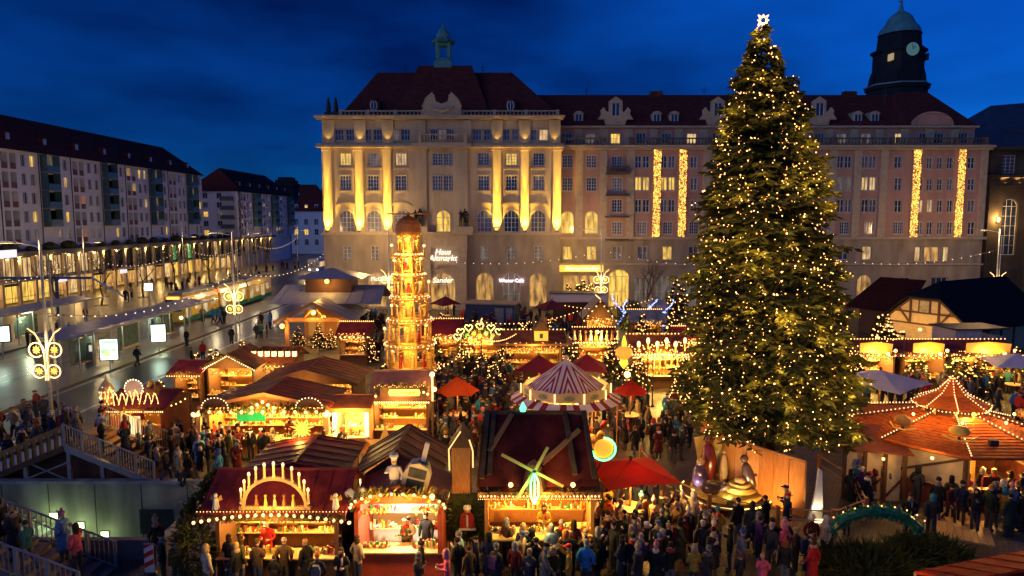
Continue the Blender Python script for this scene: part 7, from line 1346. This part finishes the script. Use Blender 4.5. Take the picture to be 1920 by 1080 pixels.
# ================================================================== people
skinm = RNDC('skin', [(.50,.30,.21), (.42,.24,.16), (.55,.34,.25), (.46,.27,.18)], .6)
jackm = OC('jacket_cloth'); hatm = OC('knit_wool', .95); 
trous = RNDC('trouser_cloth', [(.018,.02,.028), (.03,.04,.075), (.025,.025,.025), (.06,.05,.04), (.02,.025,.045), (.10,.10,.11)], .9)
shoem = M('shoe_leather', (.025,.02,.018), .6, .3); eyem = M('eye_dark', (.02,.015,.012), .3, .1); lipm = M('lip', (.35,.12,.10), .6, .1)
def body_mesh(name, arms, legs, lean=0.0, child=False, bulk=1.0, low=False):
    """One continuous skinned figure, 1.75 m, facing -Y. arms / legs: joint positions per side."""
    V = []; RAD = []; ED = []; SEG = {}
    def v(p, r, part, to=None):
        V.append(Vector(p)); RAD.append(r if isinstance(r, tuple) else (r, r)); i = len(V)-1
        if to is not None: ED.append((to, i)); SEG[(to, i)] = part
        return i
    b = bulk
    pel = v((0,0,.94), (.165*b,.125*b), 'jacket'); hem = None
    sp = v((0,-.01+lean*.1,1.12), (.155*b,.12*b), 'jacket', pel); che = v((0,-.01+lean*.25,1.34), (.185*b,.135*b), 'jacket', sp); nk = v((0,.0+lean*.34,1.475), (.075,.075), 'jacket', che); hd0 = v((0,-.015+lean*.42,1.545), (.062,.068), 'skin', nk); hd1 = v((0,-.03+lean*.5,1.64), (.083,.10), 'skin', hd0); hd2 = v((0,-.02+lean*.54,1.715), (.07,.082), 'skin', hd1)
    for s, (sh, el, wr, hn) in zip((-1, 1), arms):
        q = v((s*.165, lean*.27, 1.40), (.088*b,.085*b), 'jacket', che); e = v(el, (.066*b,.066*b), 'jacket', q); w = v(wr, (.05*b,.05*b), 'jacket', e); w2 = v(lerp(wr, hn, .25), (.033,.03), 'skin', w)
        pal = v(hn, (.042,.024), 'skin', w2); d = (Vector(hn)-Vector(wr)).normalized(); side = d.cross(Vector((s,0,0))); side = side.normalized() if side.length > .2 else Vector((0,1,0)); inn = Vector((-s,0,0)) - d*d.dot(Vector((-s,0,0))); inn = inn.normalized() if inn.length > .1 else Vector((0,-1,0))
        for fi, (off, l) in enumerate(() if low else ((-.030,.07), (-.010,.082), (.011,.078), (.031,.06))):
            k1 = v(Vector(hn)+d*(.045+l*.45)+side*off*1.05, (.0095,.0095), 'skin', pal); v(Vector(hn)+d*(.04+l*.8)+side*off*1.1+inn*.03, (.0085,.0085), 'skin', k1)
        if low: continue
        th = v(Vector(hn)-d*.005-side*.048+inn*.012, (.012,.012), 'skin', pal); v(Vector(hn)+d*.04-side*.06+inn*.03, (.0095,.0095), 'skin', th)
    for s, (kn, an, to) in zip((-1, 1), legs):
        hp = v((s*.085, 0, .84), (.105*b,.105*b), 'trousers', pel); k = v(kn, (.07,.072), 'trousers', hp); a = v(an, (.052,.055), 'trousers', k); h = v((to[0]*.3+an[0]*.7, to[1]*.3+an[1]*.7, .055), (.045,.045), 'shoes', a); v(to, (.045,.035), 'shoes', h)
    me = bpy.data.meshes.new(name); me.from_pydata([tuple(p) for p in V], ED, []); ob = bpy.data.objects.new('tmp_body', me); COL.objects.link(ob)
    md = ob.modifiers.new('skin', 'SKIN'); md.use_smooth_shade = True; md.branch_smoothing = .4
    for i, sv in enumerate(me.skin_vertices[0].data): sv.radius = RAD[i]; sv.use_root = (i == 0)
    if not low: sub = ob.modifiers.new('sub', 'SUBSURF'); sub.levels = 1; sub.render_levels = 1
    out = bpy.data.meshes.new_from_object(ob.evaluated_get(bpy.context.evaluated_depsgraph_get())); bpy.data.objects.remove(ob); bpy.data.meshes.remove(me)
    for m in (jackm, trous, skinm, shoem, eyem, lipm): out.materials.append(m)
    segs = [(V[a], V[b_], p) for (a, b_), p in SEG.items()]; idx = {'jacket': 0, 'trousers': 1, 'skin': 2, 'shoes': 3}
    A = np.array([s[0] for s in segs]); B = np.array([s[1] for s in segs]); rr = np.array([max(RAD[a])*.5+max(RAD[b_])*.5 for (a, b_) in SEG]); D = B-A; LL = (D*D).sum(1)+1e-9
    ids = []
    for p in out.polygons:
        c = np.array(p.center); u_ = np.clip(((c-A)*D).sum(1)/LL, 0, 1); dd = np.linalg.norm(c-(A+D*u_[:, None]), axis=1) - rr*.9; part = segs[int(dd.argmin())][2]
        if part == 'trousers' and c[2] > .80: part = 'jacket'
        ids.append(idx[part])
    out.polygons.foreach_set('material_index', ids)
    if low: return out, V[hd1].copy()
    # the face: nose, eyes, mouth, ears set into the head
    hx, hy, hz = V[hd1]; bm = bmesh.new(); bm.from_mesh(out)
    for vv in bm.verts:
        if abs(vv.co.x) < .022 and vv.co.y < hy-.06 and abs(vv.co.z-(hz-.005)) < .03: vv.co.y -= .022
    def blob(c, r, mi_, sc_=(1,1,1)):
        ret = bmesh.ops.create_icosphere(bm, subdivisions=1, radius=r, matrix=Matrix.Translation(c) @ Matrix.Diagonal((*sc_, 1)))
        for f in {f for x in ret['verts'] for f in x.link_faces}: f.material_index = mi_; f.smooth = True
    for s in (-1, 1): blob((s*.033, hy-.088, hz+.018), .012, 4); blob((s*.086, hy+.01, hz), .026, 2, (.4,.8,1.2))
    blob((0, hy-.090, hz-.048), .02, 5, (1.1,.4,.4)); blob((0, hy-.105, hz-.012), .016, 2, (.8,1,1.3))
    bm.to_mesh(out); bm.free(); out.name = name; return out, V[hd1].copy()
def arm(s, k):
    if k == 'down': return ((0,0,0), (s*.235,.02,1.14), (s*.235,-.05,.90), (s*.225,-.08,.82))
    if k == 'fwd':  return ((0,0,0), (s*.22,.0,1.13), (s*.15,-.24,1.16), (s*.11,-.32,1.20))
    if k == 'cup':  return ((0,0,0), (s*.225,-.02,1.14), (s*.12,-.22,1.26), (s*.08,-.28,1.33))
    if k == 'pock': return ((0,0,0), (s*.27,.07,1.14), (s*.21,-.06,.97), (s*.18,-.11,.92))
    if k == 'swf':  return ((0,0,0), (s*.225,-.07,1.14), (s*.21,-.22,.95), (s*.20,-.27,.88))
    if k == 'swb':  return ((0,0,0), (s*.225,.12,1.15), (s*.23,.12,.92), (s*.22,.11,.84))
    if k == 'up':   return ((0,0,0), (s*.26,-.18,1.30), (s*.18,-.34,1.50), (s*.15,-.36,1.60))
def leg(s, k):
    if k == 'st': return ((s*.095,-.01,.48), (s*.10,.02,.10), (s*.12,-.14,.035))
    if k == 'f':  return ((s*.09,-.16,.50), (s*.09,-.20,.11), (s*.10,-.36,.045))
    if k == 'b':  return ((s*.09,.03,.49), (s*.09,.30,.16), (s*.10,.20,.045))
POSES = [(('down','down'),('st','st'),0), (('cup','down'),('st','st'),0), (('fwd','fwd'),('st','st'),-.12), (('swf','swb'),('b','f'),-.04), (('pock','pock'),('st','st'),0), (('pock','cup'),('st','st'),-.06), (('swb','swf'),('f','b'),-.03), (('up','pock'),('st','st'),.02)]
BODY = [body_mesh('person', [arm(-1,a[0]), arm(1,a[1])], [leg(-1,l[0]), leg(1,l[1])], ln, bulk=1.0+.05*(i % 3)) for i, (a, l, ln) in enumerate(POSES)]
def head_kit():
    k = {}
    def shell(r, z0, prof, **kw): return MB().lathe(prof, 12, (0, r, z0), 0, kw.get('sx', .92), kw.get('sy', 1.1))
    k['short_hair'] = MB().lathe([(.085,-.02),(.098,.03),(.09,.08),(.055,.115),(.01,.125)], 12, (0,.018,0), 0, .9, 1.02).mesh('hair', hatm, True)
    k['long_hair'] = MB().lathe([(.075,-.24),(.10,-.16),(.105,-.04),(.102,.04),(.09,.085),(.05,.118),(.01,.125)], 12, (0,.032,0), 0, .95, .92).mesh('hair', hatm, True)
    k['beanie'] = MB().lathe([(.10,.012),(.108,.03),(.105,.06),(.095,.10),(.06,.14),(.015,.155)], 12, (0,.004,0), 0, .92, 1.1).mesh('knit_hat', hatm, True)
    k['bobble'] = MB().lathe([(.10,.012),(.11,.03),(.105,.065),(.09,.11),(.05,.145),(.02,.15)], 12, (0,.004,0), 0, .92, 1.1).ball((0,.004,.19), .045, 8, 6).mesh('bobble_hat', hatm, True)
    k['hood'] = MB().lathe([(.13,-.16),(.12,-.06),(.125,.03),(.11,.09),(.07,.135),(.01,.15)], 12, (0,.045,0), 0, .95, .98).mesh('hood', hatm, True)
    k['cap'] = MB().lathe([(.098,.03),(.102,.05),(.09,.10),(.05,.12),(.01,.125)], 12, (0,.004,0), 0, .92, 1.1).slab([(-.07,-.10,.035),(.07,-.10,.035),(.05,-.19,.02),(-.05,-.19,.02)], (0,0,.012)).mesh('cap', hatm, True)
    return k
KIT = head_kit()
coat_me = MB().lathe([(.235,.42),(.225,.6),(.205,.8),(.195,.98),(.19,1.08)], 14, (0,0,0), 0, 1, .78).mesh('coat', jackm, True)
scarf_me = MB().lathe([(.10,1.41),(.118,1.45),(.115,1.50),(.085,1.53)], 12).slab([(.02,-.15,1.2),(.09,-.15,1.2),(.08,-.11,1.46),(.02,-.11,1.46)], (0,-.02,0)).mesh('scarf', hatm, True)
pack_me = MB().slab([(-.14,.13,.98),(.14,.13,.98),(.15,.13,1.3),(.10,.13,1.42),(-.10,.13,1.42),(-.15,.13,1.3)], (0,.14,0)).mesh('backpack', jackm)
JC = {'black': (.012,.012,.014), 'charcoal': (.03,.03,.034), 'navy': (.014,.02,.05), 'dark green': (.02,.035,.022), 'brown': (.07,.04,.022), 'maroon': (.10,.012,.016), 'red': (.42,.02,.02), 'bright blue': (.03,.20,.48), 'teal': (.03,.14,.15), 'beige': (.36,.25,.14), 'cream': (.52,.42,.30), 'grey': (.13,.13,.135), 'olive': (.075,.07,.025), 'pink': (.62,.10,.16), 'mustard': (.42,.24,.03), 'purple': (.08,.03,.10), 'light blue': (.20,.34,.48)}
HC = {'dark hair': (.02,.012,.008), 'brown hair': (.06,.03,.014), 'blond hair': (.34,.21,.08), 'grey hair': (.26,.24,.22), 'red hair': (.22,.06,.015), 'white hat': (.62,.55,.48), 'red hat': (.45,.03,.025), 'black hat': (.015,.015,.016), 'grey hat': (.16,.16,.17), 'teal hat': (.04,.2,.22), 'pink hat': (.55,.18,.22), 'beige hat': (.38,.26,.16), 'orange hat': (.5,.16,.03), 'blue hat': (.04,.08,.28)}
PEOPLE = []; DARK = ['black']*5 + ['charcoal']*4 + ['navy']*4 + ['brown']*2 + ['dark green', 'maroon', 'grey', 'olive', 'black']; LIGHTS = ['red', 'bright blue', 'beige', 'cream', 'teal', 'grey', 'mustard', 'pink', 'purple', 'light blue', 'maroon', 'olive']
prn = random.Random(21)
def person(x, y, z=0.0, face=None, jc=None, hc=None, pose=None, h=None, coat=None, zone='', group='market visitors', pack=False):
    jc = jc or (prn.choice(DARK) if prn.random() < .68 else prn.choice(LIGHTS)); hc = hc or prn.choice(['dark hair','brown hair','brown hair','blond hair','grey hair','dark hair','white hat','black hat','black hat','grey hat','red hat','beige hat','grey hat','blue hat','pink hat','teal hat','red hair','orange hat'])
    pose = prn.randrange(8) if pose is None else pose; h = h or prn.uniform(1.58, 1.86); face = prn.uniform(0, 2*math.pi) if face is None else face
    me, hd = BODY[pose]; s = h/1.78
    for q in PEOPLE:
        if q[4] == z and (q[0]-x)**2 + (q[1]-y)**2 < .34**2: return None
    kind = prn.choice(('beanie','bobble','beanie','hood','cap')) if 'hat' in hc else ('short_hair' if prn.random() < .55 else 'long_hair')
    lc = coat if coat is not None else prn.random() < .34; sc_ = HC[prn.choice(['white hat','red hat','grey hat','beige hat'])] if prn.random() < .3 else None
    pk = JC[prn.choice(['navy','charcoal','maroon','grey','purple'])] if pack or prn.random() < .07 else None
    PEOPLE.append((x, y, dict(face=face, jc=jc, hc=hc, pose=pose, h=h, kind=kind, lc=lc, sc=sc_, pk=pk, group=group, s=s), zone, z)); return True
def make_person(x, y, d, zn, z):
    me, hd = BODY[d['pose']]; s = d['s']; o = put('person', me, None, (x, y, z-.002), (0,0,d['face']), (s, s, s) if d['h'] > 1.35 else (s*1.12, s*1.12, s), color=JC[d['jc']]); o['category'] = 'person'; o['group'] = d['group']; kind = d['kind']
    put({'short_hair':'hair','long_hair':'hair','beanie':'knit_hat','bobble':'bobble_hat','hood':'hood','cap':'cap'}[kind], KIT[kind], o, hd, color=HC[d['hc']])
    if d['lc']: put('coat', coat_me, o, color=JC[d['jc']])
    if d['sc']: put('scarf', scarf_me, o, color=d['sc'])
    if d['pk']: put('backpack', pack_me, o, color=d['pk'])
    kn = {'bobble': d['hc'].replace('hat','bobble-hat'), 'hood': d['hc'].replace('hat','hood'), 'cap': d['hc'].replace('hat','cap')}.get(kind, d['hc'])
    act = ('standing','cup in hand','gesturing','walking','waiting','drinking','striding','waving')[d['pose']]
    return o, f'{"child" if d["h"] < 1.35 else "person"} in {d["jc"]} {"coat" if d["lc"] else "jacket"}, {kn}, {act} {WHERE[zn]}'
def blocked(x, y):
    return any(b[0]-.15 < x < b[1]+.15 and b[2]-.15 < y < b[3]+.15 for b in BLOCK)
TOW = lambda tx_, ty_, x, y: math.atan2(tx_-x, -(ty_-y)) if True else 0     # heading so that -Y local looks at (tx, ty)
# --- the nearest ones, one by one: px, feet py, jacket, head, pose, height, zone
FORE = [(455,1098,'olive','brown hair',0,1.75,'candle'),(430,1095,'black','dark hair',2,1.72,'candle'),(762,1062,'olive','blond hair',2,1.76,'bakery'),(800,1050,'black','dark hair',0,1.8,'bakery'),(672,1092,'beige','brown hair',4,1.66,'bakery'),(640,1085,'black','black hat',1,1.7,'candle'),(917,1096,'navy','black hat',2,1.78,'windmill'),(950,1060,'brown','grey hair',1,1.75,'windmill'),
 (965,1105,'maroon','grey hair',0,1.65,'windmill'),(1035,1078,'light blue','grey hair',2,1.82,'windmill'),(1005,1102,'black','black hat',1,1.7,'windmill'),(1050,1104,'charcoal','brown hair',0,1.7,'windmill'),(1098,1110,'bright blue','grey hair',4,1.8,'windmill'),(1070,1085,'olive','beige hat',2,1.66,'windmill'),(1120,1085,'black','grey hair',1,1.84,'redpar'),(1150,1075,'black','dark hair',0,1.86,'redpar'),(1165,1100,'charcoal','dark hair',4,1.8,'redpar'),(1185,1096,'black','dark hair',0,1.78,'redpar'),(1140,990,'mustard','dark hair',3,1.8,'redpar'),
 (1225,1012,'beige','white hat',0,1.66,'redpar'),(1250,1030,'dark green','brown hair',4,1.76,'redpar'),(1288,1035,'maroon','white hat',0,1.72,'redpar'),(1200,1006,'navy','teal hat',4,1.72,'redpar'),(1172,985,'black','orange hat',1,1.74,'redpar'),(1278,1000,'cream','white hat',0,1.68,'redpar'),(1315,1062,'charcoal','white hat',3,1.66,'crib'),(1336,1062,'charcoal','white hat',6,1.66,'crib'),(1232,1062,'grey','blue hat',0,1.7,'redpar'),(1228,1108,'black','pink hat',4,1.66,'redpar'),(1195,1112,'charcoal','beige hat',0,1.66,'redpar'),(1255,1110,'black','dark hair',1,1.7,'redpar'),
 (1382,1022,'black','dark hair',1,1.84,'crib'),(1408,1032,'charcoal','dark hair',0,1.88,'crib'),(1435,1010,'black','brown hair',2,1.7,'crib'),(1475,992,'navy','black hat',2,1.78,'crib'),(1446,1060,'black','black hat',0,1.72,'crib'),(1468,1058,'charcoal','grey hat',4,1.72,'crib'),(1490,1078,'brown','blond hair',1,1.7,'crib'),(1470,1100,'black','red hair',5,1.65,'crib'),(1520,1050,'maroon','white hat',4,1.68,'heap'),(1545,1048,'cream','white hat',0,1.6,'heap'),(1300,1110,'mustard','beige hat',2,1.6,'crib'),(1325,1112,'brown','grey hat',5,1.6,'crib'),(1386,1100,'charcoal','red hair',0,1.2,'crib'),
 (1755,976,'black','black hat',0,1.8,'pavilion'),(1780,972,'brown','dark hair',4,1.82,'pavilion'),(1811,955,'pink','brown hair',1,1.6,'pavilion'),(1838,950,'black','grey hair',0,1.74,'pavilion'),(1860,955,'black','blond hair',2,1.76,'pavilion'),(1718,950,'charcoal','black hat',4,1.8,'pavilion'),(1890,960,'olive','dark hair',0,1.78,'pavilion'),(1912,968,'black','dark hair',4,1.86,'pavilion'),(1605,938,'teal','blue hat',3,1.72,'pavilion'),(1632,938,'maroon','grey hair',2,1.74,'pavilion'),(1658,940,'grey','white hat',2,1.68,'pavilion'),(1592,955,'black','dark hair',4,1.75,'pavilion'),(1890,1008,'dark green','dark hair',0,1.76,'pavilion'),(1915,1000,'black','brown hair',1,1.7,'pavilion'),
 (1250,790,'bright blue','dark hair',0,1.76,'carousel'),(1175,830,'pink','pink hat',0,1.3,'carousel'),(1155,835,'navy','dark hair',4,1.76,'carousel'),(1263,868,'black','dark hair',3,1.74,'redpar'),(1215,815,'brown','blond hair',0,1.74,'carousel'),(1120,840,'charcoal','dark hair',2,1.72,'carousel'),(1195,800,'beige','blond hair',1,1.7,'carousel'),(1098,842,'black','brown hair',0,1.74,'carousel'),
 (412,905,'bright blue','blue hat',6,1.62,'stairs'),(338,912,'beige','white hat',4,1.62,'stairs'),(355,910,'black','dark hair',3,1.74,'stairs'),(330,850,'cream','grey hat',2,1.7,'ornament'),(416,855,'navy','dark hair',0,1.82,'ornament'),(432,858,'grey','grey hat',4,1.68,'ornament'),(448,856,'black','black hat',1,1.74,'ornament'),(400,848,'red','dark hair',2,1.7,'ornament'),(382,845,'black','dark hair',3,1.76,'ornament'),(190,835,'red','brown hair',0,1.74,'train'),(215,845,'black','dark hair',2,1.74,'train'),(240,850,'black','red hat',1,1.72,'train'),(262,872,'grey','grey hair',4,1.68,'stairs'),(285,880,'black','blond hair',0,1.7,'stairs'),(296,884,'cream','white hat',0,1.2,'stairs'),(313,908,'black','dark hair',3,1.74,'stairs'),
 (381,676,'red','grey hair',0,1.7,'street'),(360,690,'black','grey hair',3,1.74,'street'),(535,1100,'brown','grey hair',4,1.7,'candle'),(575,1102,'black','blond hair',0,1.68,'candle'),(485,1104,'brown','brown hair',1,1.72,'candle'),(390,1112,'cream','beige hat',0,1.66,'candle'),(345,1080,'black','grey hat',4,1.78,'stairs'),(308,1092,'charcoal','black hat',1,1.74,'stairs'),(335,1102,'olive','brown hair',0,1.7,'stairs'),(295,1060,'brown','beige hat',0,1.76,'stairs'),(858,1100,'black','dark hair',4,1.7,'bakery'),(930,1112,'charcoal','grey hat',0,1.68,'windmill'),(880,1115,'brown','brown hair',0,1.66,'bakery')]
ZP = {'candle': S1, 'bakery': S2, 'windmill': S3}
for px, py, jc, hc, ps, h, zn in FORE:
    q = onz(px, py); z0 = 0
    if zn in ZP: tgt = ZP[zn].location; f = TOW(tgt.x + (q.x-tgt.x)*.6, tgt.y+.5, q.x, q.y) + prn.uniform(-.5, .5)
    elif zn in ('pavilion',): f = TOW(OX, OY, q.x, q.y) + prn.uniform(-.4, .4)
    elif zn in ('crib',): f = TOW(9.3, 28.5, q.x, q.y) + prn.uniform(-.8, .8)
    else: f = None
    person(q.x, q.y, z0, f, jc, hc, ps, h, zone=zn)
# --- on the overpass and stairs
for k in range(11):
    u_ = .06+.085*k; x = ax+(fr_-ax)*u_; y = YB0+.5+(k*1.37 % 2.0); person(x, y, zx*(1-(int(u_*10)+0.5)/10)-.05+.05 if False else max(.05, zx*(1-int(u_*10)/10)-.02), TOW(x+(3 if k % 2 else -3), y, x, y), zone='bridge')
for k in range(9):
    u_ = .04+.1*k; x = ax+(fl_-ax)*u_; y = YB0+.45+(k*1.13 % 2.1); person(x, y, max(.05, zx*(1-int(u_*10)/10)-.02), None, zone='bridge')
for k in range(7):
    u0 = .1+.125*k; x = sa.x+(sb_.x-sa.x)*u0; person(x, 20.9+(k*.83 % 1.1), max(.04, sa.z*(1-int(u0*11)/11)-.08), TOW(x-3, 22, x, 21), zone='stairs')
# --- the crowd, by stretch of ground (pixel outline of where feet stand), how many
AREAS = [('lane', [(835,640),(930,660),(985,745),(965,800),(860,850),(815,800),(805,700)], 125), ('lane', [(800,770),(880,745),(985,780),(975,850),(880,880),(810,860)], 40), ('ornament', [(300,830),(640,815),(700,835),(690,860),(440,900),(330,880)], 28), ('carousel', [(1090,800),(1160,770),(1270,780),(1300,830),(1265,880),(1120,850)], 42), ('windmill', [(985,1010),(1120,985),(1150,1085),(1080,1130),(960,1120)], 16), ('redpar', [(1120,940),(1290,935),(1310,1000),(1270,1090),(1150,1120)], 30), ('pavilion', [(1560,960),(1720,945),(1920,960),(1920,1010),(1700,1010),(1570,1010)], 8), ('rightlane', [(1690,725),(1760,700),(1925,705),(1990,760),(1925,800),(1845,775),(1720,760)], 75), ('rightlane', [(1600,735),(1720,745),(1700,770),(1600,775)], 16), ('farlane', [(860,600),(1010,605),(1130,620),(1140,650),(1000,690),(940,660),(870,640)], 64), ('pavilionlane', [(640,600),(720,600),(725,690),(660,690)], 46), ('platform', [(230,650),(420,590),(440,600),(330,660),(250,690)], 9), ('platform2', [(0,655),(60,640),(170,600),(160,620),(40,672)], 5), ('arcade', [(150,560),(420,512),(520,500),(590,500),(480,530),(250,570)], 36), ('streetrow', [(420,640),(510,600),(520,620),(470,660)], 8), ('spruce', [(1560,760),(1640,800),(1600,850),(1560,900),(1540,860)], 20), ('train', [(0,800),(110,770),(190,830),(120,850),(0,850)], 14), ('candle', [(400,1080),(900,1080),(900,1130),(380,1130)], 10), ('crib', [(1300,1010),(1480,1000),(1545,1040),(1520,1110),(1300,1112)], 15), ('pavilion', [(1590,935),(1890,955),(1920,1000),(1620,965)], 14), ('stairs', [(300,865),(420,850),(432,900),(320,915)], 7), ('portal', [(820,585),(1040,580),(1040,598),(830,602)], 12)]
def inside(p, poly):
    c = False; j = len(poly)-1
    for i in range(len(poly)):
        if (poly[i][1] > p[1]) != (poly[j][1] > p[1]) and p[0] < (poly[j][0]-poly[i][0])*(p[1]-poly[i][1])/(poly[j][1]-poly[i][1])+poly[i][0]: c = not c
        j = i
    return c
for zn, poly, n in AREAS:
    wp = [(onz(*q).x, onz(*q).y) for q in poly]; x0, x1, y0, y1 = min(p[0] for p in wp), max(p[0] for p in wp), min(p[1] for p in wp), max(p[1] for p in wp); got = tries = 0
    while got < n and tries < n*60:
        tries += 1; x, y = prn.uniform(x0, x1), prn.uniform(y0, y1)
        if not inside((x, y), wp) or blocked(x, y): continue
        z = .16 if zn == 'platform' and x < -31.7 or zn == 'platform2' and x < -45.5 else 0.0
        if person(x, y, z, None, h=prn.uniform(1.15,1.3) if prn.random() < .07 else None, zone=zn): got += 1
# --- keepers behind the counters
for st, dx, jc, hc, zn in ((S2, .15, 'cream', 'dark hair', 'bakery'), (S1, -.6, 'red', 'white hat', 'candle'), (S3, .2, 'mustard', 'brown hair', 'windmill'), (S4, .9, 'maroon', 'dark hair', 'ornament')): person(st.location.x+dx, st.location.y+.75, .08, 0.0, jc, hc, 2, 1.72, False, zn+' keeper', 'stall keepers')
# --- labels: what each wears and where it stands; ties told apart by their order
WHERE = {'candle':'by the candle arch stall','bakery':'by the bakery stall','windmill':'at the windmill stall','redpar':'near the red parasol','crib':'by the nativity','pavilion':'at the drinks pavilion','carousel':'near the striped carousel','stairs':'by the stairwell','ornament':'before the ornament stall','train':'by the toy train stall','street':'beside the street','bridge':'on the overpass','heap':'by the fir heap','lane':'in the main lane','rightlane':'behind the drinks pavilion','farlane':'in the far lane','pavilionlane':'by the timber pavilion','platform':'on the tram platform','platform2':'on the far platform','arcade':'before the arcade','streetrow':'behind the street stalls','spruce':'beside the spruce','portal':'at the house portal','bakery keeper':'serving inside the bakery','candle keeper':'serving in the candle arch stall','windmill keeper':'serving at the windmill stall','ornament keeper':'serving in the ornament stall'}
PEOPLE.sort(key=lambda q: q[1]); KEEP = 296; byl = {}
for x, y, d, zn, z in PEOPLE[:KEEP]:
    o, lab = make_person(x, y, d, zn, z); byl.setdefault(lab, []).append((x/y, o))
for lab, rows in byl.items():
    rows.sort(key=lambda r_: r_[0])
    for i, (_, o) in enumerate(rows): o['label'] = lab if len(rows) == 1 else f'{lab}, {ORD[min(i, 11)]} from left'
# those farther off than the 296 nearest: one distant crowd
LOW = [body_mesh('crowd_body', [arm(-1,a[0]), arm(1,a[1])], [leg(-1,l[0]), leg(1,l[1])], ln, low=True)[0] for a, l, ln in (POSES[0], POSES[3], POSES[4])]
cj = ['black','navy','charcoal','brown','maroon','red','beige','teal','grey','bright blue']; cm = [M('crowd_'+c.replace(' ','_'), JC[c], .85, .2) for c in cj] + [M('crowd_trousers', (.025,.027,.04), .9, .4), M('crowd_skin', (.48,.29,.2), .6, .1), shoem, M('crowd_hair', (.06,.035,.02), .9, .6, 2)]
VV = []; FF = []; MM = []; off = 0
for x, y, d, zn, z in PEOPLE[KEEP:]:
    me = LOW[d['pose'] % 3]; n = len(me.vertices); co = np.empty(n*3); me.vertices.foreach_get('co', co); co = co.reshape(-1, 3)*d['s']; c, s_ = math.cos(d['face']), math.sin(d['face']); P = np.stack([co[:,0]*c-co[:,1]*s_+x, co[:,0]*s_+co[:,1]*c+y, co[:,2]+z], 1); VV.append(P)
    j = cj.index(d['jc']) if d['jc'] in cj else prn.randrange(len(cj))
    for p in me.polygons: FF.append(tuple(v_+off for v_ in p.vertices)); mi_ = p.material_index; MM.append(j if mi_ == 0 else {1:10,2:11,3:12}.get(mi_, 13) if not (mi_ == 2 and p.center.z > 1.66) else 13)
    off += n
if VV:
    me = bpy.data.meshes.new('distant_crowd'); me.from_pydata([tuple(v_) for v_ in np.concatenate(VV)], [], FF)
    for m in cm: me.materials.append(m)
    me.polygons.foreach_set('material_index', MM); me.update(); o = put('distant_crowd', me, kind='stuff'); o['label'] = 'distant crowd of visitors in dark winter clothes between the far stalls'
print('PEOPLE', len(PEOPLE))
# ---- sculpture groups beside the portal window
for i, px in enumerate((788, 872)):
    x = XA(px, 430); t = thing('sculpture_group', ('dark bronze figure group on the portal ledge towards the street', 'dark bronze figure group on the portal ledge towards the pink wing')[i], 'sculpture', (x, YA-.8, zc+.34)); MB().box(-1.1,1.1,-.45,.5,0,.75).build('pedestal', trimst, t)
    for k, (dx, dy, ps, rz, sc_) in enumerate(((-.5,0,7,.5,1.25),(.35,-.05,2,-.7,1.2),(.0,.2,1,2.4,1.35))):
        me = BODY[ps][0].copy(); me.materials.clear(); me.materials.append(bronze); me.polygons.foreach_set('material_index', [0]*len(me.polygons)); put('figure', me, t, (dx,dy,.75), (0,0,rz), sc_)
# ================================================================== last small things
arn = random.Random(8)
for px, Y in ((1100,97),(1320,98),(1480,98),(1660,98),(760,97),(905,98)):          # aerials and small stacks on the long roof
    p = at(px, 180 if px > 1000 else 140, Y); MB().cyl((p.x,p.y,p.z-1.5),(p.x,p.y,p.z+1.3), .04, n=4).box(p.x-.6,p.x+.6,p.y-.02,p.y+.02,p.z+.9,p.z+.96).box(p.x-.4,p.x+.4,p.y-.02,p.y+.02,p.z+.6,p.z+.66).build('aerial', darkm, H)
# strings of amber lights over the lanes
LN = [((-7.5,35.2,3.2),(-2.0,44.0,4.2),'amber string over the main lane from the mulled wine stall'),((-2.0,44.0,4.2),(1.5,54,4.0),'amber string over the main lane towards the heart stall'),((4.0,45.5,3.6),(9.0,42.8,3.6),'amber string between plum parasols and onion lantern'),((8.7,43.0,3.4),(12.5,47.0,3.4),'amber string across the candle stall front'),((16.5,47.2,3.6),(27.5,47.2,3.8),'amber string along the snack stalls'),((-19.5,34.0,3.3),(-16.4,34.0,3.1),'amber string between toy train and ornament stall'),((-3.5,54,4.0),(6.0,58.5,4.2),'amber string behind the fairytale house'),((4.5,62,4.2),(14,66,4.4),'amber string by the peaked tent')]
seen_post = set()
for a, b, lab in LN:
    string(a, b, max(14, int((Vector(b)-Vector(a)).length*2.6)), .7, lab, bulbs_far, .04, 'amber strings over the lanes')
    for q, e in ((a, 'near-end'), (b, 'far-end')):
        if q in seen_post: continue
        seen_post.add(q); t = thing('string_post', f'{e} post of the {lab}', 'post', (q[0], q[1], 0), 0, 'posts of the amber strings'); MB().cyl((0,0,0),(0,0,q[2]+.05), .04, n=6).build('pole', darkm, t); MB().lathe([(.14,0),(.1,.1)], 8).build('foot', darkm, t)
# more small lit firs along the middle row roofs and lane edges
for px, py, Y, s_, lab in ((870,640,52.5,1.1,'lit fir by the pyramid side of the heart stall'),(948,640,52.6,1.1,'lit fir between heart stall and fairytale house'),(1068,645,51.5,1.2,'lit fir between fairytale house and crib stall'),(1152,655,49.5,1.3,'lit fir between crib stall and onion lantern'),(1195,672,45.5,1.2,'lit fir in front of the candle stall'),(1285,690,43,1.3,'lit fir under the outer boughs of the spruce'),(720,690,43,1.1,'lit fir at the foot of the tall pyramid'),(690,640,56,1.0,'lit fir between punch stall and pyramid'),(560,690,43.5,1.0,'lit fir behind the long red roof'),(1310,720,40,1.2,'nearest lit fir under the boughs of the spruce'),(1600,690,46,1.3,'lit fir between spruce and first snack stall'),(1720,690,47,1.1,'lit fir between the two snack stalls')):
    fir((at(px,py,Y).x, Y, 0), s_*1.2, lab, True, n=100)
